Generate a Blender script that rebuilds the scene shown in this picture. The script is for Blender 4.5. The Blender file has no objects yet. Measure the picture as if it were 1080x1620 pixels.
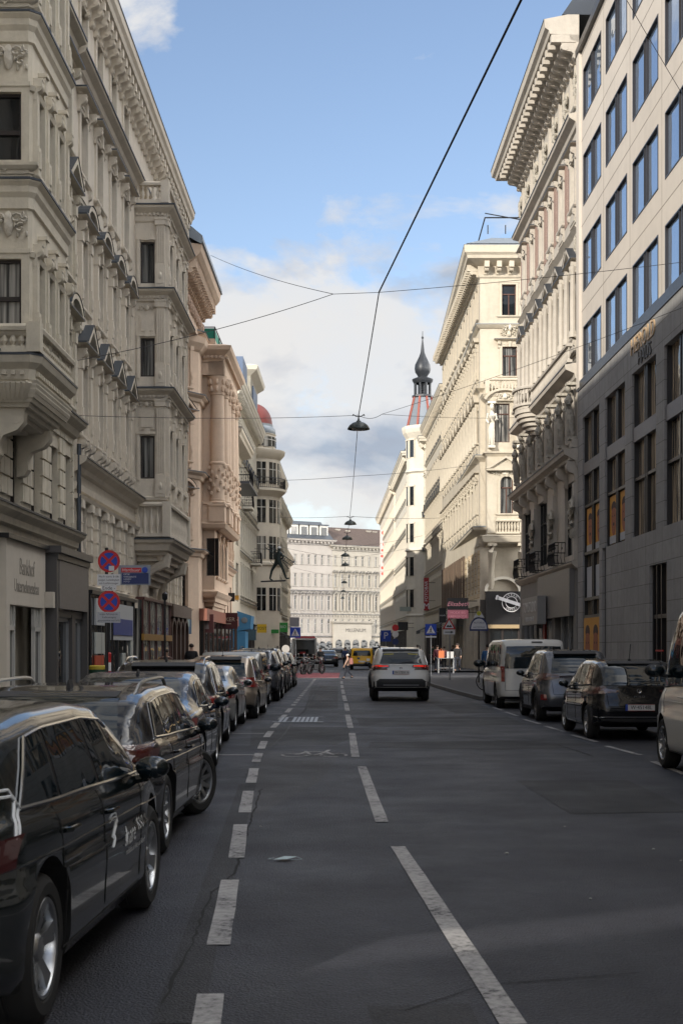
import bpy, bmesh, math, random
from mathutils import Vector, Matrix, noise
from mathutils.bvhtree import BVHTree
R=math.radians; PI=math.pi
random.seed(7)
scn=bpy.context.scene; C=scn.collection
# ---------------- camera, world, sun, exposure ----------------
EYE=1.68; FPX=2200.0
cam=bpy.data.objects.new('camera',bpy.data.cameras.new('camera')); C.objects.link(cam)
cam.location=(0,0,EYE); cam.rotation_euler=(R(90),0,0)
cam.data.sensor_fit='VERTICAL'; cam.data.sensor_height=36; cam.data.lens=FPX/1620*36
cam.data.shift_y=214/1620; cam.data.clip_start=.05; cam.data.clip_end=3000
cam.data.dof.use_dof=True; cam.data.dof.focus_distance=45; cam.data.dof.aperture_fstop=8.0
scn.camera=cam
SUN=Vector((1,1.5,-.65)).normalized()
EL=math.asin(-SUN.z); AZ=math.atan2(-SUN.x,-SUN.y)   # direction towards the sun, clockwise from +Y
W=bpy.data.worlds.new("World"); scn.world=W; W.use_nodes=True
def world():
    nt=W.node_tree; n=nt.nodes; l=nt.links; n.clear()
    out=n.new('ShaderNodeOutputWorld'); bg=n.new('ShaderNodeBackground')
    sky=n.new('ShaderNodeTexSky'); sky.sky_type='NISHITA'; sky.sun_disc=False
    sky.sun_elevation=EL; sky.sun_rotation=AZ; sky.altitude=200; sky.air_density=1.0; sky.dust_density=.6; sky.ozone_density=2.5
    tc=n.new('ShaderNodeTexCoord'); sep=n.new('ShaderNodeSeparateXYZ'); l.new(tc.outputs['Generated'],sep.inputs[0])
    mp=n.new('ShaderNodeMapping'); mp.inputs['Scale'].default_value=(1,1,1.9); mp.inputs['Location'].default_value=(.37,.21,.08)
    l.new(tc.outputs['Generated'],mp.inputs[0])
    def nz(scale,det,ro,dist=0):
        t=n.new('ShaderNodeTexNoise'); t.inputs['Scale'].default_value=scale; t.inputs['Detail'].default_value=det
        t.inputs['Roughness'].default_value=ro; t.inputs['Distortion'].default_value=dist; l.new(mp.outputs[0],t.inputs[0]); return t
    def M(op,a,b=None,cl=False):
        t=n.new('ShaderNodeMath'); t.operation=op; t.use_clamp=cl
        for i,x in enumerate((a,b)):
            if x is None: continue
            if isinstance(x,(int,float)): t.inputs[i].default_value=x
            else: l.new(x,t.inputs[i])
        return t.outputs[0]
    def ramp(x,pts):
        t=n.new('ShaderNodeValToRGB'); l.new(x,t.inputs[0]); e=t.color_ramp.elements
        while len(e)<len(pts): e.new(.5)
        for k,(p,v) in enumerate(pts): e[k].position=p; e[k].color=(v,v,v,1) if not isinstance(v,tuple) else (*v,1)
        return t.outputs[0]
    big=nz(6.0,10,.58,.35); fine=nz(19,6,.6)
    # bank of cumulus: high density low in the sky, thinning out above; its top climbs to the right
    zz=M('SUBTRACT',sep.outputs['Z'],M('MULTIPLY',sep.outputs['X'],.28))
    band=ramp(zz,[(0,.78),(.06,.66),(.17,.66),(.235,.64),(.285,.38),(.33,.14),(.40,.12),(.43,.42),(.50,.44),(.8,.60)])
    d=M('ADD',M('MULTIPLY',M('SUBTRACT',big.outputs[0],.5),1.5),band)
    d=M('ADD',d,M('MULTIPLY',M('SUBTRACT',fine.outputs[0],.5),.28))
    mask=ramp(d,[(.40,0),(.47,.40),(.56,.88),(.75,1)])
    shade=nz(9,5,.55,.2)
    cc=ramp(M('ADD',M('MULTIPLY',shade.outputs[0],.9),M('MULTIPLY',d,.18)),[(.42,(.50,.57,.69)),(.52,(.80,.82,.87)),(.61,(1.0,.99,.98))])
    # out-of-frame clouds to the right, brightened as added fill light
    yy=M('ADD',M('MULTIPLY',sep.outputs['Y'],.5),.5); xx=M('ADD',M('MULTIPLY',sep.outputs['X'],.5),.5)
    fb=n.new('ShaderNodeMapRange'); fb.inputs[3].default_value=4.5; fb.inputs[4].default_value=38.0
    l.new(M('MULTIPLY',ramp(yy,[(0,1.0),(.84,1),(.925,0)]),ramp(xx,[(.56,0),(.70,1)])),fb.inputs[0])
    cm=n.new('ShaderNodeVectorMath'); cm.operation='SCALE'; l.new(cc,cm.inputs[0]); l.new(fb.outputs[0],cm.inputs['Scale']); cw=n.new('ShaderNodeMix'); cw.data_type='RGBA'; cw.blend_type='MULTIPLY'; l.new(ramp(xx,[(.56,0),(.70,1)]),cw.inputs[0]); l.new(cm.outputs[0],cw.inputs[6]); cw.inputs[7].default_value=(1,.965,.90,1); cc=cw.outputs[2]
    mx=n.new('ShaderNodeMix'); mx.data_type='RGBA'; l.new(mask,mx.inputs[0])
    hs=n.new('ShaderNodeMix'); hs.data_type='RGBA'; hs.blend_type='MULTIPLY'; hs.inputs[0].default_value=1
    l.new(sky.outputs[0],hs.inputs[6]); hs.inputs[7].default_value=(1.28,1.10,1.02,1)
    l.new(hs.outputs[2],mx.inputs[6]); l.new(cc,mx.inputs[7])
    l.new(mx.outputs[2],bg.inputs[0]); bg.inputs[1].default_value=.105
    l.new(bg.outputs[0],out.inputs[0])
world()
sl=bpy.data.lights.new('sun','SUN'); sl.energy=3.0; sl.angle=R(.5); sl.color=(1,.93,.82)
so=bpy.data.objects.new('sun',sl); C.objects.link(so); so.rotation_euler=SUN.to_track_quat('-Z','Y').to_euler(); so.location=(-40,-60,40)
vs=scn.view_settings; vs.view_transform='Standard'; vs.look='None'; vs.gamma=1; vs.use_curve_mapping=False; vs.exposure=0.82
# ---------------- helpers ----------------
def gp(x,y):
    Y=FPX*EYE/(y-1024.0); return ((x-540)/FPX*Y,Y)
def pz(y,Y): return EYE+(1024.0-y)/FPX*Y
def px(x,Y): return (x-540.0)/FPX*Y
class MB:
    def __init__(s): s.v=[];s.f=[];s.m=[];s.sm=[];s.T=None
    def add(s,vs,fs,m=0,sm=False):
        b=len(s.v)
        if s.T is not None: vs=[s.T@Vector(p) for p in vs]
        s.v+= [tuple(p) for p in vs]
        for f in fs: s.f.append(tuple(b+i for i in f)); s.m.append(m); s.sm.append(sm)
    def box(s,x0,y0,z0,x1,y1,z1,m=0):
        if x1<x0:x0,x1=x1,x0
        if y1<y0:y0,y1=y1,y0
        if z1<z0:z0,z1=z1,z0
        s.add([(x0,y0,z0),(x1,y0,z0),(x1,y1,z0),(x0,y1,z0),(x0,y0,z1),(x1,y0,z1),(x1,y1,z1),(x0,y1,z1)],
              [(3,2,1,0),(4,5,6,7),(0,1,5,4),(1,2,6,5),(2,3,7,6),(3,0,4,7)],m)
    def quad(s,a,b,c,d,m=0): s.add([a,b,c,d],[(0,1,2,3)],m)
    def tube(s,pts,r,n=6,m=0,caps=True):
        pts=[Vector(p) for p in pts]; vs=[]; k=len(pts)
        up=Vector((0,0,1))
        for i,p in enumerate(pts):
            d=(pts[min(i+1,k-1)]-pts[max(i-1,0)])
            if d.length<1e-9: d=Vector((0,0,1))
            d.normalize(); a=d.cross(up)
            if a.length<.05: a=d.cross(Vector((1,0,0)))
            a.normalize(); b=d.cross(a); rr=r[i] if isinstance(r,(list,tuple)) else r
            for j in range(n):
                t=2*PI*j/n; vs.append(p+(a*math.cos(t)+b*math.sin(t))*rr)
        fs=[(i*n+j,i*n+(j+1)%n,(i+1)*n+(j+1)%n,(i+1)*n+j) for i in range(k-1) for j in range(n)]
        if caps: fs+=[tuple(range(n)),tuple(range((k-1)*n,k*n))[::-1]]
        s.add(vs,fs,m,n>4)
    def lathe(s,prof,c=(0,0,0),n=12,m=0,a0=0,a1=2*PI,axis='z',sm=True,mf=None):
        full=abs(a1-a0-2*PI)<1e-6; nn=n if full else n+1; vs=[]
        for r,z in prof:
            for j in range(nn):
                t=a0+(a1-a0)*j/n; p=(r*math.cos(t),r*math.sin(t),z)
                if axis=='x': p=(z,p[0],p[1])
                elif axis=='y': p=(p[1],z,p[0])
                vs.append((c[0]+p[0],c[1]+p[1],c[2]+p[2]))
        for i in range(len(prof)-1):
            fs=[(i*nn+j,i*nn+(j+1)%nn,(i+1)*nn+(j+1)%nn,(i+1)*nn+j) for j in range(n)]
            if i==0: base=len(s.v); s.add(vs,fs,m if mf is None else mf[i],sm)
            else:
                for f in fs: s.f.append(tuple(base+q for q in f)); s.m.append(m if mf is None else mf[i]); s.sm.append(sm)
    def ell(s,c,r,n=8,k=5,m=0):
        vs=[];fs=[]
        for i in range(k+1):
            a=-PI/2+PI*i/k
            for j in range(n):
                t=2*PI*j/n; vs.append((c[0]+r[0]*math.cos(a)*math.cos(t),c[1]+r[1]*math.cos(a)*math.sin(t),c[2]+r[2]*math.sin(a)))
        for i in range(k):
            for j in range(n): fs.append((i*n+j,i*n+(j+1)%n,(i+1)*n+(j+1)%n,(i+1)*n+j))
        s.add(vs,fs,m,True)
    def sweep(s,path,prof,m=0,closed=False,caps=True,top=None):
        # path: (x,y) points, outward = right hand side; prof: (out,z) listed bottom to top
        k=len(path); P=[Vector((p[0],p[1])) for p in path]; offs=[]
        for i in range(k):
            if closed: a,b=P[i-1],P[(i+1)%k]
            else: a=P[i-1] if i>0 else None; b=P[i+1] if i<k-1 else None
            n1=n2=None
            if a is not None: d=(P[i]-a).normalized(); n1=Vector((d.y,-d.x))
            if b is not None: d=(b-P[i]).normalized(); n2=Vector((d.y,-d.x))
            if n1 is None: o=n2
            elif n2 is None: o=n1
            else:
                o=(n1+n2); o=o/max(o.length_squared/2,.25) if o.length>1e-6 else n1
            offs.append(o)
        vs=[(P[i].x+offs[i].x*o,P[i].y+offs[i].y*o,z) for i in range(k) for o,z in prof]
        q=len(prof)
        for i in range(k if closed else k-1):
            j=(i+1)%k
            for t in range(q-1):
                mm=m if (top is None or t<q-2) else top
                b=len(s.v)
                s.add([vs[i*q+t],vs[j*q+t],vs[j*q+t+1],vs[i*q+t+1]],[(0,1,2,3)],mm)
        if top is not None:
            o,z=prof[-2]; s.sweep(path,[(o-.03,z-.045),(o+.014,z-.04),(o+.016,z+.004),(o-.06,z+.008)],top,closed,False)
        if caps and not closed:
            s.add(vs[:q],[tuple(range(q))[::-1]],m); s.add(vs[-q:],[tuple(range(q))],m)
    def prism(s,pts,y0,y1,m=0):  # polygon in x,z extruded along y
        k=len(pts); vs=[(p[0],y0,p[1]) for p in pts]+[(p[0],y1,p[1]) for p in pts]
        fs=[tuple(range(k)),tuple(range(k,2*k))[::-1]]+[(i,k+i,k+(i+1)%k,(i+1)%k) for i in range(k)]
        s.add(vs,fs,m)
    def slab(s,pts,z0,z1,m=0):   # polygon in x,y extruded along z
        k=len(pts); vs=[(p[0],p[1],z0) for p in pts]+[(p[0],p[1],z1) for p in pts]
        fs=[tuple(range(k))[::-1],tuple(range(k,2*k))]+[(i,(i+1)%k,k+(i+1)%k,k+i) for i in range(k)]
        s.add(vs,fs,m)
    def mesh(s,name,mats,fix=False):
        me=bpy.data.meshes.new(name); me.from_pydata(s.v,[],s.f)
        for mt in (mats if isinstance(mats,(list,tuple)) else [mats]): me.materials.append(mt)
        me.polygons.foreach_set('material_index',s.m); me.polygons.foreach_set('use_smooth',s.sm)
        if fix:
            bm=bmesh.new(); bm.from_mesh(me); bmesh.ops.remove_doubles(bm,verts=bm.verts,dist=1e-4)
            bmesh.ops.recalc_face_normals(bm,faces=bm.faces); bm.to_mesh(me); bm.free()
        me.update()
        if any(s.sm): me.set_sharp_from_angle(angle=R(38))
        return me
    def build(s,name,mats,parent=None,fix=False,loc=None):
        if not s.v: return None
        return link(name,s.mesh(name,mats,fix),parent,loc)
def link(name,me,parent=None,loc=None,rot=None,M=None):
    o=bpy.data.objects.new(name,me); C.objects.link(o)
    if parent: o.parent=parent
    if M is not None: o.matrix_local=M
    else:
        if loc: o.location=loc
        if rot: o.rotation_euler=rot
    return o
def tag(o,label=None,cat=None,group=None,kind=None):
    if label: o['label']=label
    if cat: o['category']=cat
    if group: o['group']=group
    if kind: o['kind']=kind
    return o
def empty(name,loc,label,cat,rz=0,group=None):
    o=bpy.data.objects.new(name,None); C.objects.link(o); o.location=loc; o.rotation_euler=(0,0,rz); o.empty_display_size=.3
    return tag(o,label,cat,group)
def kids(o): return [c for c in bpy.data.objects if c.parent==o]
def copy_tree(o,parent=None,_ch=None):
    if _ch is None:
        _ch={}
        for c in bpy.data.objects:
            if c.parent: _ch.setdefault(c.parent.name,[]).append(c)
    c=o.copy(); C.objects.link(c)
    if parent: c.parent=parent
    for ch in _ch.get(o.name,[]): copy_tree(ch,c,_ch)
    return c
def Tz(x,y,z,a=0): return Matrix.Translation((x,y,z))@Matrix.Rotation(a,4,'Z')
FRONT=Matrix(((1,0,0,0),(0,0,-1,0),(0,1,0,0),(0,0,0,1)))  # text plane x,y -> x,z, facing -y
def text_mesh(body,size,mat,ext=.004,align='CENTER',sx=1,shear=0):
    cu=bpy.data.curves.new('lettering','FONT'); cu.body=body; cu.size=size; cu.extrude=ext; cu.align_x=align; cu.align_y='CENTER'; cu.shear=shear; cu.resolution_u=3
    o=bpy.data.objects.new('lettering',cu); C.objects.link(o); dg=bpy.context.evaluated_depsgraph_get()
    me=bpy.data.meshes.new_from_object(o.evaluated_get(dg)); bpy.data.objects.remove(o)
    me.materials.clear(); me.materials.append(mat)
    if sx!=1: me.transform(Matrix.Diagonal((sx,1,1,1)))
    return me
def text(body,size,mat,parent,M,name='lettering',**k):
    return link(name,text_mesh(body,size,mat,**k),parent,M=M@FRONT)
# ---------------- materials ----------------
def newmat(name):
    m=bpy.data.materials.new(name); m.use_nodes=True; nt=m.node_tree; return m,nt,nt.nodes,nt.links,nt.nodes['Principled BSDF']
_mc={}
def flat(name,col,rough=.6,metal=0,emit=0,coat=0,spec=None):
    if name in _mc: return _mc[name]
    m,nt,n,l,p=newmat(name); p.inputs['Base Color'].default_value=(*col,1); p.inputs['Roughness'].default_value=rough; p.inputs['Metallic'].default_value=metal
    if coat: p.inputs['Coat Weight'].default_value=coat; p.inputs['Coat Roughness'].default_value=.03
    if emit: p.inputs['Emission Color'].default_value=(*col,1); p.inputs['Emission Strength'].default_value=emit
    # slight procedural wear in roughness
    t=n.new('ShaderNodeTexNoise'); t.inputs['Scale'].default_value=9; t.inputs['Detail'].default_value=5
    tc=n.new('ShaderNodeTexCoord'); l.new(tc.outputs['Object'],t.inputs[0])
    mr=n.new('ShaderNodeMapRange'); mr.inputs[3].default_value=max(rough-.06,.02); mr.inputs[4].default_value=min(rough+.08,1); l.new(t.outputs[0],mr.inputs[0]); l.new(mr.outputs[0],p.inputs['Roughness'])
    _mc[name]=m; return m
def stone(name,col,dirt=.35,bump=.25,scale=1.0,brick=None,dark=(.09,.08,.07),streak=.5,relief=0):
    m,nt,n,l,p=newmat(name)
    tc=n.new('ShaderNodeTexCoord'); g=n.new('ShaderNodeNewGeometry')
    def nz(sc,det,ro=.6,vec=None):
        t=n.new('ShaderNodeTexNoise'); t.inputs['Scale'].default_value=sc; t.inputs['Detail'].default_value=det; t.inputs['Roughness'].default_value=ro
        l.new(vec or tc.outputs['Object'],t.inputs[0]); return t.outputs[0]
    mp=n.new('ShaderNodeMapping'); mp.inputs['Scale'].default_value=(2.2,2.2,.22); l.new(tc.outputs['Object'],mp.inputs[0])
    a=nz(.35*scale,4); b=nz(2.5*scale,8,.7); st=nz(1.0,6,.65,mp.outputs[0])
    def M(op,x,y,cl=False):
        t=n.new('ShaderNodeMath'); t.operation=op; t.use_clamp=cl
        for i,q in enumerate((x,y)):
            if isinstance(q,(int,float)): t.inputs[i].default_value=q
            else: l.new(q,t.inputs[i])
        return t.outputs[0]
    def mr(x,a0,a1,b0,b1):
        t=n.new('ShaderNodeMapRange'); l.new(x,t.inputs[0])
        for i,q in enumerate((a0,a1,b0,b1)): t.inputs[i+1].default_value=q
        return t.outputs[0]
    f=M('ADD',mr(b,.35,.7,0,dirt*.6),mr(st,.5,.75,0,streak*dirt)); f=M('ADD',f,mr(a,.35,.65,-.08,.12),True)
    mix=n.new('ShaderNodeMix'); mix.data_type='RGBA'; l.new(f,mix.inputs[0])
    mix.inputs[6].default_value=(*col,1); mix.inputs[7].default_value=(col[0]*.35+dark[0]*.5,col[1]*.35+dark[1]*.5,col[2]*.35+dark[2]*.5,1)
    outc=mix.outputs[2]
    bm=n.new('ShaderNodeBump'); bm.inputs['Strength'].default_value=bump; bm.inputs['Distance'].default_value=.03
    h=M('ADD',b,nz(14*scale,6))
    if relief:
        v=n.new('ShaderNodeTexVoronoi'); v.inputs['Scale'].default_value=relief; l.new(tc.outputs['Object'],v.inputs[0]); h=M('ADD',h,M('MULTIPLY',v.outputs[0],1.5))
    if brick:
        bt=n.new('ShaderNodeTexBrick'); bt.inputs['Scale'].default_value=1; bt.inputs['Brick Width'].default_value=brick[0]; bt.inputs['Row Height'].default_value=brick[1]
        bt.inputs['Mortar Size'].default_value=brick[2]; bt.inputs['Mortar Smooth'].default_value=.3; bt.offset=brick[3] if len(brick)>3 else .5
        cx=n.new('ShaderNodeSeparateXYZ'); l.new(tc.outputs['Object'],cx.inputs[0]); cb=n.new('ShaderNodeCombineXYZ')
        l.new(M('ADD',cx.outputs[0],cx.outputs[1]),cb.inputs[0]); l.new(cx.outputs[2],cb.inputs[1]); l.new(cb.outputs[0],bt.inputs[0])
        bt.inputs['Color1'].default_value=(1,1,1,1); bt.inputs['Color2'].default_value=(.86,.86,.86,1); bt.inputs['Mortar'].default_value=(.42,.40,.37,1)
        m2=n.new('ShaderNodeMix'); m2.data_type='RGBA'; m2.blend_type='MULTIPLY'; m2.inputs[0].default_value=1; l.new(outc,m2.inputs[6]); l.new(bt.outputs[0],m2.inputs[7]); outc=m2.outputs[2]
        h=M('SUBTRACT',h,M('MULTIPLY',bt.outputs[1],2.0))
    l.new(h,bm.inputs['Height']); l.new(bm.outputs[0],p.inputs['Normal']); l.new(outc,p.inputs['Base Color']); p.inputs['Roughness'].default_value=.85
    return m
def winglass(name,base=(.012,.015,.018),curt_refl=(.45,.43,.39),amt=.6,rough=.03):
    # glazing: dark room behind, in some windows pale curtains hang close to the pane
    m,nt,n,l,p=newmat(name); oi=n.new('ShaderNodeObjectInfo'); tc=n.new('ShaderNodeTexCoord')
    mp=n.new('ShaderNodeMapping'); mp.inputs['Scale'].default_value=(9,9,.25); l.new(tc.outputs['Object'],mp.inputs[0])
    ad=n.new('ShaderNodeVectorMath'); ad.operation='ADD'; l.new(mp.outputs[0],ad.inputs[0]); sc=n.new('ShaderNodeVectorMath'); sc.operation='SCALE'; sc.inputs[0].default_value=(13,7,5); l.new(oi.outputs['Random'],sc.inputs['Scale']); l.new(sc.outputs[0],ad.inputs[1])
    t=n.new('ShaderNodeTexNoise'); t.inputs['Scale'].default_value=1; t.inputs['Detail'].default_value=3; l.new(ad.outputs[0],t.inputs[0])
    gt=n.new('ShaderNodeMath'); gt.operation='LESS_THAN'; l.new(oi.outputs['Random'],gt.inputs[0]); gt.inputs[1].default_value=amt
    mr=n.new('ShaderNodeMapRange'); mr.inputs[1].default_value=.4; mr.inputs[2].default_value=.65; l.new(t.outputs[0],mr.inputs[0])
    mu=n.new('ShaderNodeMath'); mu.operation='MULTIPLY'; l.new(gt.outputs[0],mu.inputs[0]); l.new(mr.outputs[0],mu.inputs[1])
    mix=n.new('ShaderNodeMix'); mix.data_type='RGBA'; l.new(mu.outputs[0],mix.inputs[0]); mix.inputs[6].default_value=(*base,1); mix.inputs[7].default_value=(*curt_refl,1); l.new(mix.outputs[2],p.inputs['Base Color'])
    t2=n.new('ShaderNodeTexNoise'); t2.inputs['Scale'].default_value=1.3; t2.inputs['Detail'].default_value=1; l.new(tc.outputs['Object'],t2.inputs[0])
    b=n.new('ShaderNodeBump'); b.inputs['Strength'].default_value=.06; b.inputs['Distance'].default_value=.2; l.new(t2.outputs[0],b.inputs['Height']); l.new(b.outputs[0],p.inputs['Normal'])
    p.inputs['Roughness'].default_value=rough; p.inputs['IOR'].default_value=1.6; return m
def paint(name,col,metal=.3,rough=.25):
    m,nt,n,l,p=newmat(name); p.inputs['Metallic'].default_value=metal; p.inputs['Roughness'].default_value=rough
    p.inputs['Coat Weight'].default_value=.85; p.inputs['Coat Roughness'].default_value=.02; p.inputs['Coat IOR'].default_value=1.42; p.inputs['Specular IOR Level'].default_value=.15
    tc=n.new('ShaderNodeTexCoord'); t=n.new('ShaderNodeTexNoise'); t.inputs['Scale'].default_value=3; t.inputs['Detail'].default_value=7; l.new(tc.outputs['Object'],t.inputs[0])
    sp=n.new('ShaderNodeSeparateXYZ'); l.new(tc.outputs['Object'],sp.inputs[0])
    # road dust on the lower body
    mr=n.new('ShaderNodeMapRange'); mr.inputs[1].default_value=.75; mr.inputs[2].default_value=.15; mr.inputs[3].default_value=0; mr.inputs[4].default_value=.12; l.new(sp.outputs[2],mr.inputs[0])
    mu=n.new('ShaderNodeMath'); mu.operation='MULTIPLY'; l.new(mr.outputs[0],mu.inputs[0]); l.new(t.outputs[0],mu.inputs[1])
    mix=n.new('ShaderNodeMix'); mix.data_type='RGBA'; l.new(mu.outputs[0],mix.inputs[0]); mix.inputs[6].default_value=(*col,1); mix.inputs[7].default_value=(.16,.15,.14,1); l.new(mix.outputs[2],p.inputs['Base Color'])
    r2=n.new('ShaderNodeMapRange'); r2.inputs[3].default_value=.01; r2.inputs[4].default_value=.06; l.new(t.outputs[0],r2.inputs[0]); l.new(r2.outputs[0],p.inputs['Coat Roughness'])
    return m
S_LEFT=stone('stone_greige',(.63,.565,.47),.4)
S_LEFT1=stone('stone_cream_grey',(.63,.57,.46),.5)
S_REL=stone('stone_carved',(.62,.57,.48),.6,relief=6,bump=.7)
S_PINK=stone('stucco_pink',(.64,.49,.37),.35)
S_PINKR=stone('stucco_pink_carved',(.60,.44,.34),.5,relief=7,bump=.7)
S_BEIGE=stone('stucco_beige',(.62,.55,.44),.25)
S_WHITE=stone('stucco_white',(.66,.62,.53),.3)
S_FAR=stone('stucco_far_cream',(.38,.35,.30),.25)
S_OFF=stone('stucco_offwhite',(.68,.62,.52),.25)
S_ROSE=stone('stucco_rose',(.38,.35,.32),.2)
S_CREAM=stone('stucco_cream',(.51,.46,.37),.45)
S_CREAMB=stone('stucco_cream_blocks',(.56,.45,.30),.3,brick=(.9,.42,.02))
S_YEL=stone('stucco_ochre',(.55,.42,.24),.4)
S_R2=stone('stone_warm_grey',(.50,.46,.40),.5)
S_R2R=stone('stone_warm_carved',(.44,.41,.35),.6,relief=8,bump=.8)
S_BRICKY=stone('brick_pale_red',(.40,.27,.22),.4,brick=(.26,.08,.008))
S_PANEL=stone('panel_beige',(.56,.51,.45),.22,bump=.1,scale=.6)
S_TRAV=stone('travertine',(.33,.325,.32),.55,brick=(1.1,.62,.012,0.0),bump=.35)
S_BAND=stone('stone_band_plain',(.52,.47,.40),.2,bump=.15)
METAL_D=flat('roof_sheet_dark',(.075,.085,.10),.45,.6)
METAL_G=flat('roof_sheet_grey',(.22,.25,.28),.5,.4)
TILE_R=stone('roof_tile_red',(.10,.07,.06),.5,brick=(.3,.2,.02))
FR_DARK=flat('frame_dark',(.025,.018,.016),.4)
FR_WHITE=flat('frame_white',(.55,.54,.50),.5)
FR_BROWN=flat('frame_brown',(.08,.035,.025),.45)
GL=winglass('window_glass'); GLC=winglass('window_glass_curtained',amt=.85,curt_refl=(.24,.24,.23)); GLB=winglass('window_glass_blue',base=(.05,.07,.10),amt=.15,rough=.02)
GLD=winglass('window_glass_dark',amt=.1)
def solar():
    m=winglass('window_glass_solar',base=(.30,.40,.55),amt=0,rough=.03); m.node_tree.nodes['Principled BSDF'].inputs['Metallic'].default_value=.75; return m
GLS=solar()
GLT=winglass('window_glass_tan_blinds',base=(.02,.02,.02),amt=.85,curt_refl=(.58,.46,.32))  # tan blotches in the glass colour imitate warm reflections
BLACK=flat('black_paint',(.012,.012,.014),.35); IRON=flat('wrought_iron',(.02,.02,.022),.5,.5); STEEL=flat('steel_grey',(.30,.31,.32),.45,.7)
WHITEP=flat('white_paint',(.75,.75,.73),.5); REDP=flat('red_paint',(.45,.02,.02),.4); BLUEP=flat('blue_paint',(.02,.08,.38),.4); YELP=flat('yellow_paint',(.75,.45,.02),.4)
WIREM=flat('wire_dark',(.02,.02,.022),.6)
FRP=flat('frame_pale',(.42,.41,.38),.45)
# ---------------- ground, road, pavements ----------------
def XL(Y): return -7.5+.007*Y
def XR(Y): return 10.5-.0123*Y
def asphalt(name,col,patch=True,rough=.8):
    m,nt,n,l,p=newmat(name); tc=n.new('ShaderNodeTexCoord')
    def nz(sc,det,ro=.6,scale=None):
        t=n.new('ShaderNodeTexNoise'); t.inputs['Scale'].default_value=sc; t.inputs['Detail'].default_value=det; t.inputs['Roughness'].default_value=ro
        if scale:
            mp=n.new('ShaderNodeMapping'); mp.inputs['Scale'].default_value=scale; l.new(tc.outputs['Object'],mp.inputs[0]); l.new(mp.outputs[0],t.inputs[0])
        else: l.new(tc.outputs['Object'],t.inputs[0])
        return t.outputs[0]
    def mr(x,a0,a1,b0,b1):
        t=n.new('ShaderNodeMapRange'); l.new(x,t.inputs[0])
        for i,q in enumerate((a0,a1,b0,b1)): t.inputs[i+1].default_value=q
        return t.outputs[0]
    def mul(x,y,op='MULTIPLY'):
        t=n.new('ShaderNodeMath'); t.operation=op; l.new(x,t.inputs[0])
        if isinstance(y,(int,float)): t.inputs[1].default_value=y
        else: l.new(y,t.inputs[1])
        return t.outputs[0]
    f=mul(mr(nz(.45,5,.6),.3,.7,.72,1.3),mr(nz(1.0,5,.6,(1.6,.12,1)),.3,.7,.82,1.2))   # worn areas, tyre tracks
    f=mul(f,mr(nz(55,4,.8),.38,.64,.45,1.65)); f=mul(f,mr(nz(9,6,.75),.3,.7,.78,1.25)); f=mul(f,mr(nz(.16,3,.5),.35,.65,.8,1.2))
    mix=n.new('ShaderNodeMix'); mix.data_type='RGBA'; mix.blend_type='MULTIPLY'; mix.inputs[0].default_value=1; mix.inputs[6].default_value=(*col,1)
    cb=n.new('ShaderNodeCombineColor'); [l.new(f,cb.inputs[i]) for i in range(3)]; l.new(cb.outputs[0],mix.inputs[7]); l.new(mix.outputs[2],p.inputs['Base Color'])
    vo=n.new('ShaderNodeTexVoronoi'); vo.inputs['Scale'].default_value=75; l.new(tc.outputs['Object'],vo.inputs[0])
    b=n.new('ShaderNodeBump'); b.inputs['Strength'].default_value=.9; b.inputs['Distance'].default_value=.010; l.new(mul(vo.outputs[0],nz(40,4),'ADD'),b.inputs['Height']); l.new(b.outputs[0],p.inputs['Normal'])
    l.new(mr(nz(.8,4),.3,.7,rough-.14,rough+.06),p.inputs['Roughness']); return m
A_MAIN=asphalt('asphalt',(.0215,.0222,.030),rough=.62); A_DARK=asphalt('asphalt_fresh',(.023,.023,.026),rough=.7); A_LIGHT=asphalt('asphalt_worn',(.044,.043,.047),rough=.68)
A_RED=asphalt('asphalt_red_coating',(.22,.05,.06)); A_PARK=asphalt('asphalt_parking',(.03,.03,.032))
def marking():
    m,nt,n,l,p=newmat('road_marking_worn'); tc=n.new('ShaderNodeTexCoord'); t=n.new('ShaderNodeTexNoise'); t.inputs['Scale'].default_value=16; t.inputs['Detail'].default_value=9; t.inputs['Roughness'].default_value=.75; l.new(tc.outputs['Object'],t.inputs[0])
    t2=n.new('ShaderNodeTexNoise'); t2.inputs['Scale'].default_value=1.4; t2.inputs['Detail'].default_value=4; l.new(tc.outputs['Object'],t2.inputs[0])
    a=n.new('ShaderNodeMath'); a.operation='MULTIPLY_ADD'; l.new(t2.outputs[0],a.inputs[0]); a.inputs[1].default_value=.55; l.new(t.outputs[0],a.inputs[2])
    r=n.new('ShaderNodeValToRGB'); l.new(a.outputs[0],r.inputs[0]); e=r.color_ramp.elements; e[0].position=.64; e[0].color=(.045,.045,.05,1); e[1].position=.92; e[1].color=(.40,.39,.385,1); q=e.new(.72); q.color=(.24,.235,.235,1)
    l.new(r.outputs[0],p.inputs['Base Color']); p.inputs['Roughness'].default_value=.75; return m
M_MARK=marking()
M_KERB=stone('granite_kerb',(.18,.18,.18),.4,brick=(1.0,.5,.012)); M_PAVE=stone('pavement_asphalt',(.10,.10,.105),.4,scale=2)
def sheet(name,pts,z,m,kind='structure'):
    b=MB(); b.add([(p[0],p[1],z) for p in pts],[tuple(range(len(pts)))]); o=b.build(name,m); tag(o,kind=kind); return o
b=MB(); b.add([(-700,-80,-.008),(700,-80,-.008),(700,1500,-.008),(-700,1500,-.008)],[(0,1,2,3)]); tag(b.build('ground',A_PARK),kind='structure')
sheet('road',[(-5.5,-40),(8.5,-40),(8.5,300),(-5.5,300)],0,A_MAIN)
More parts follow.
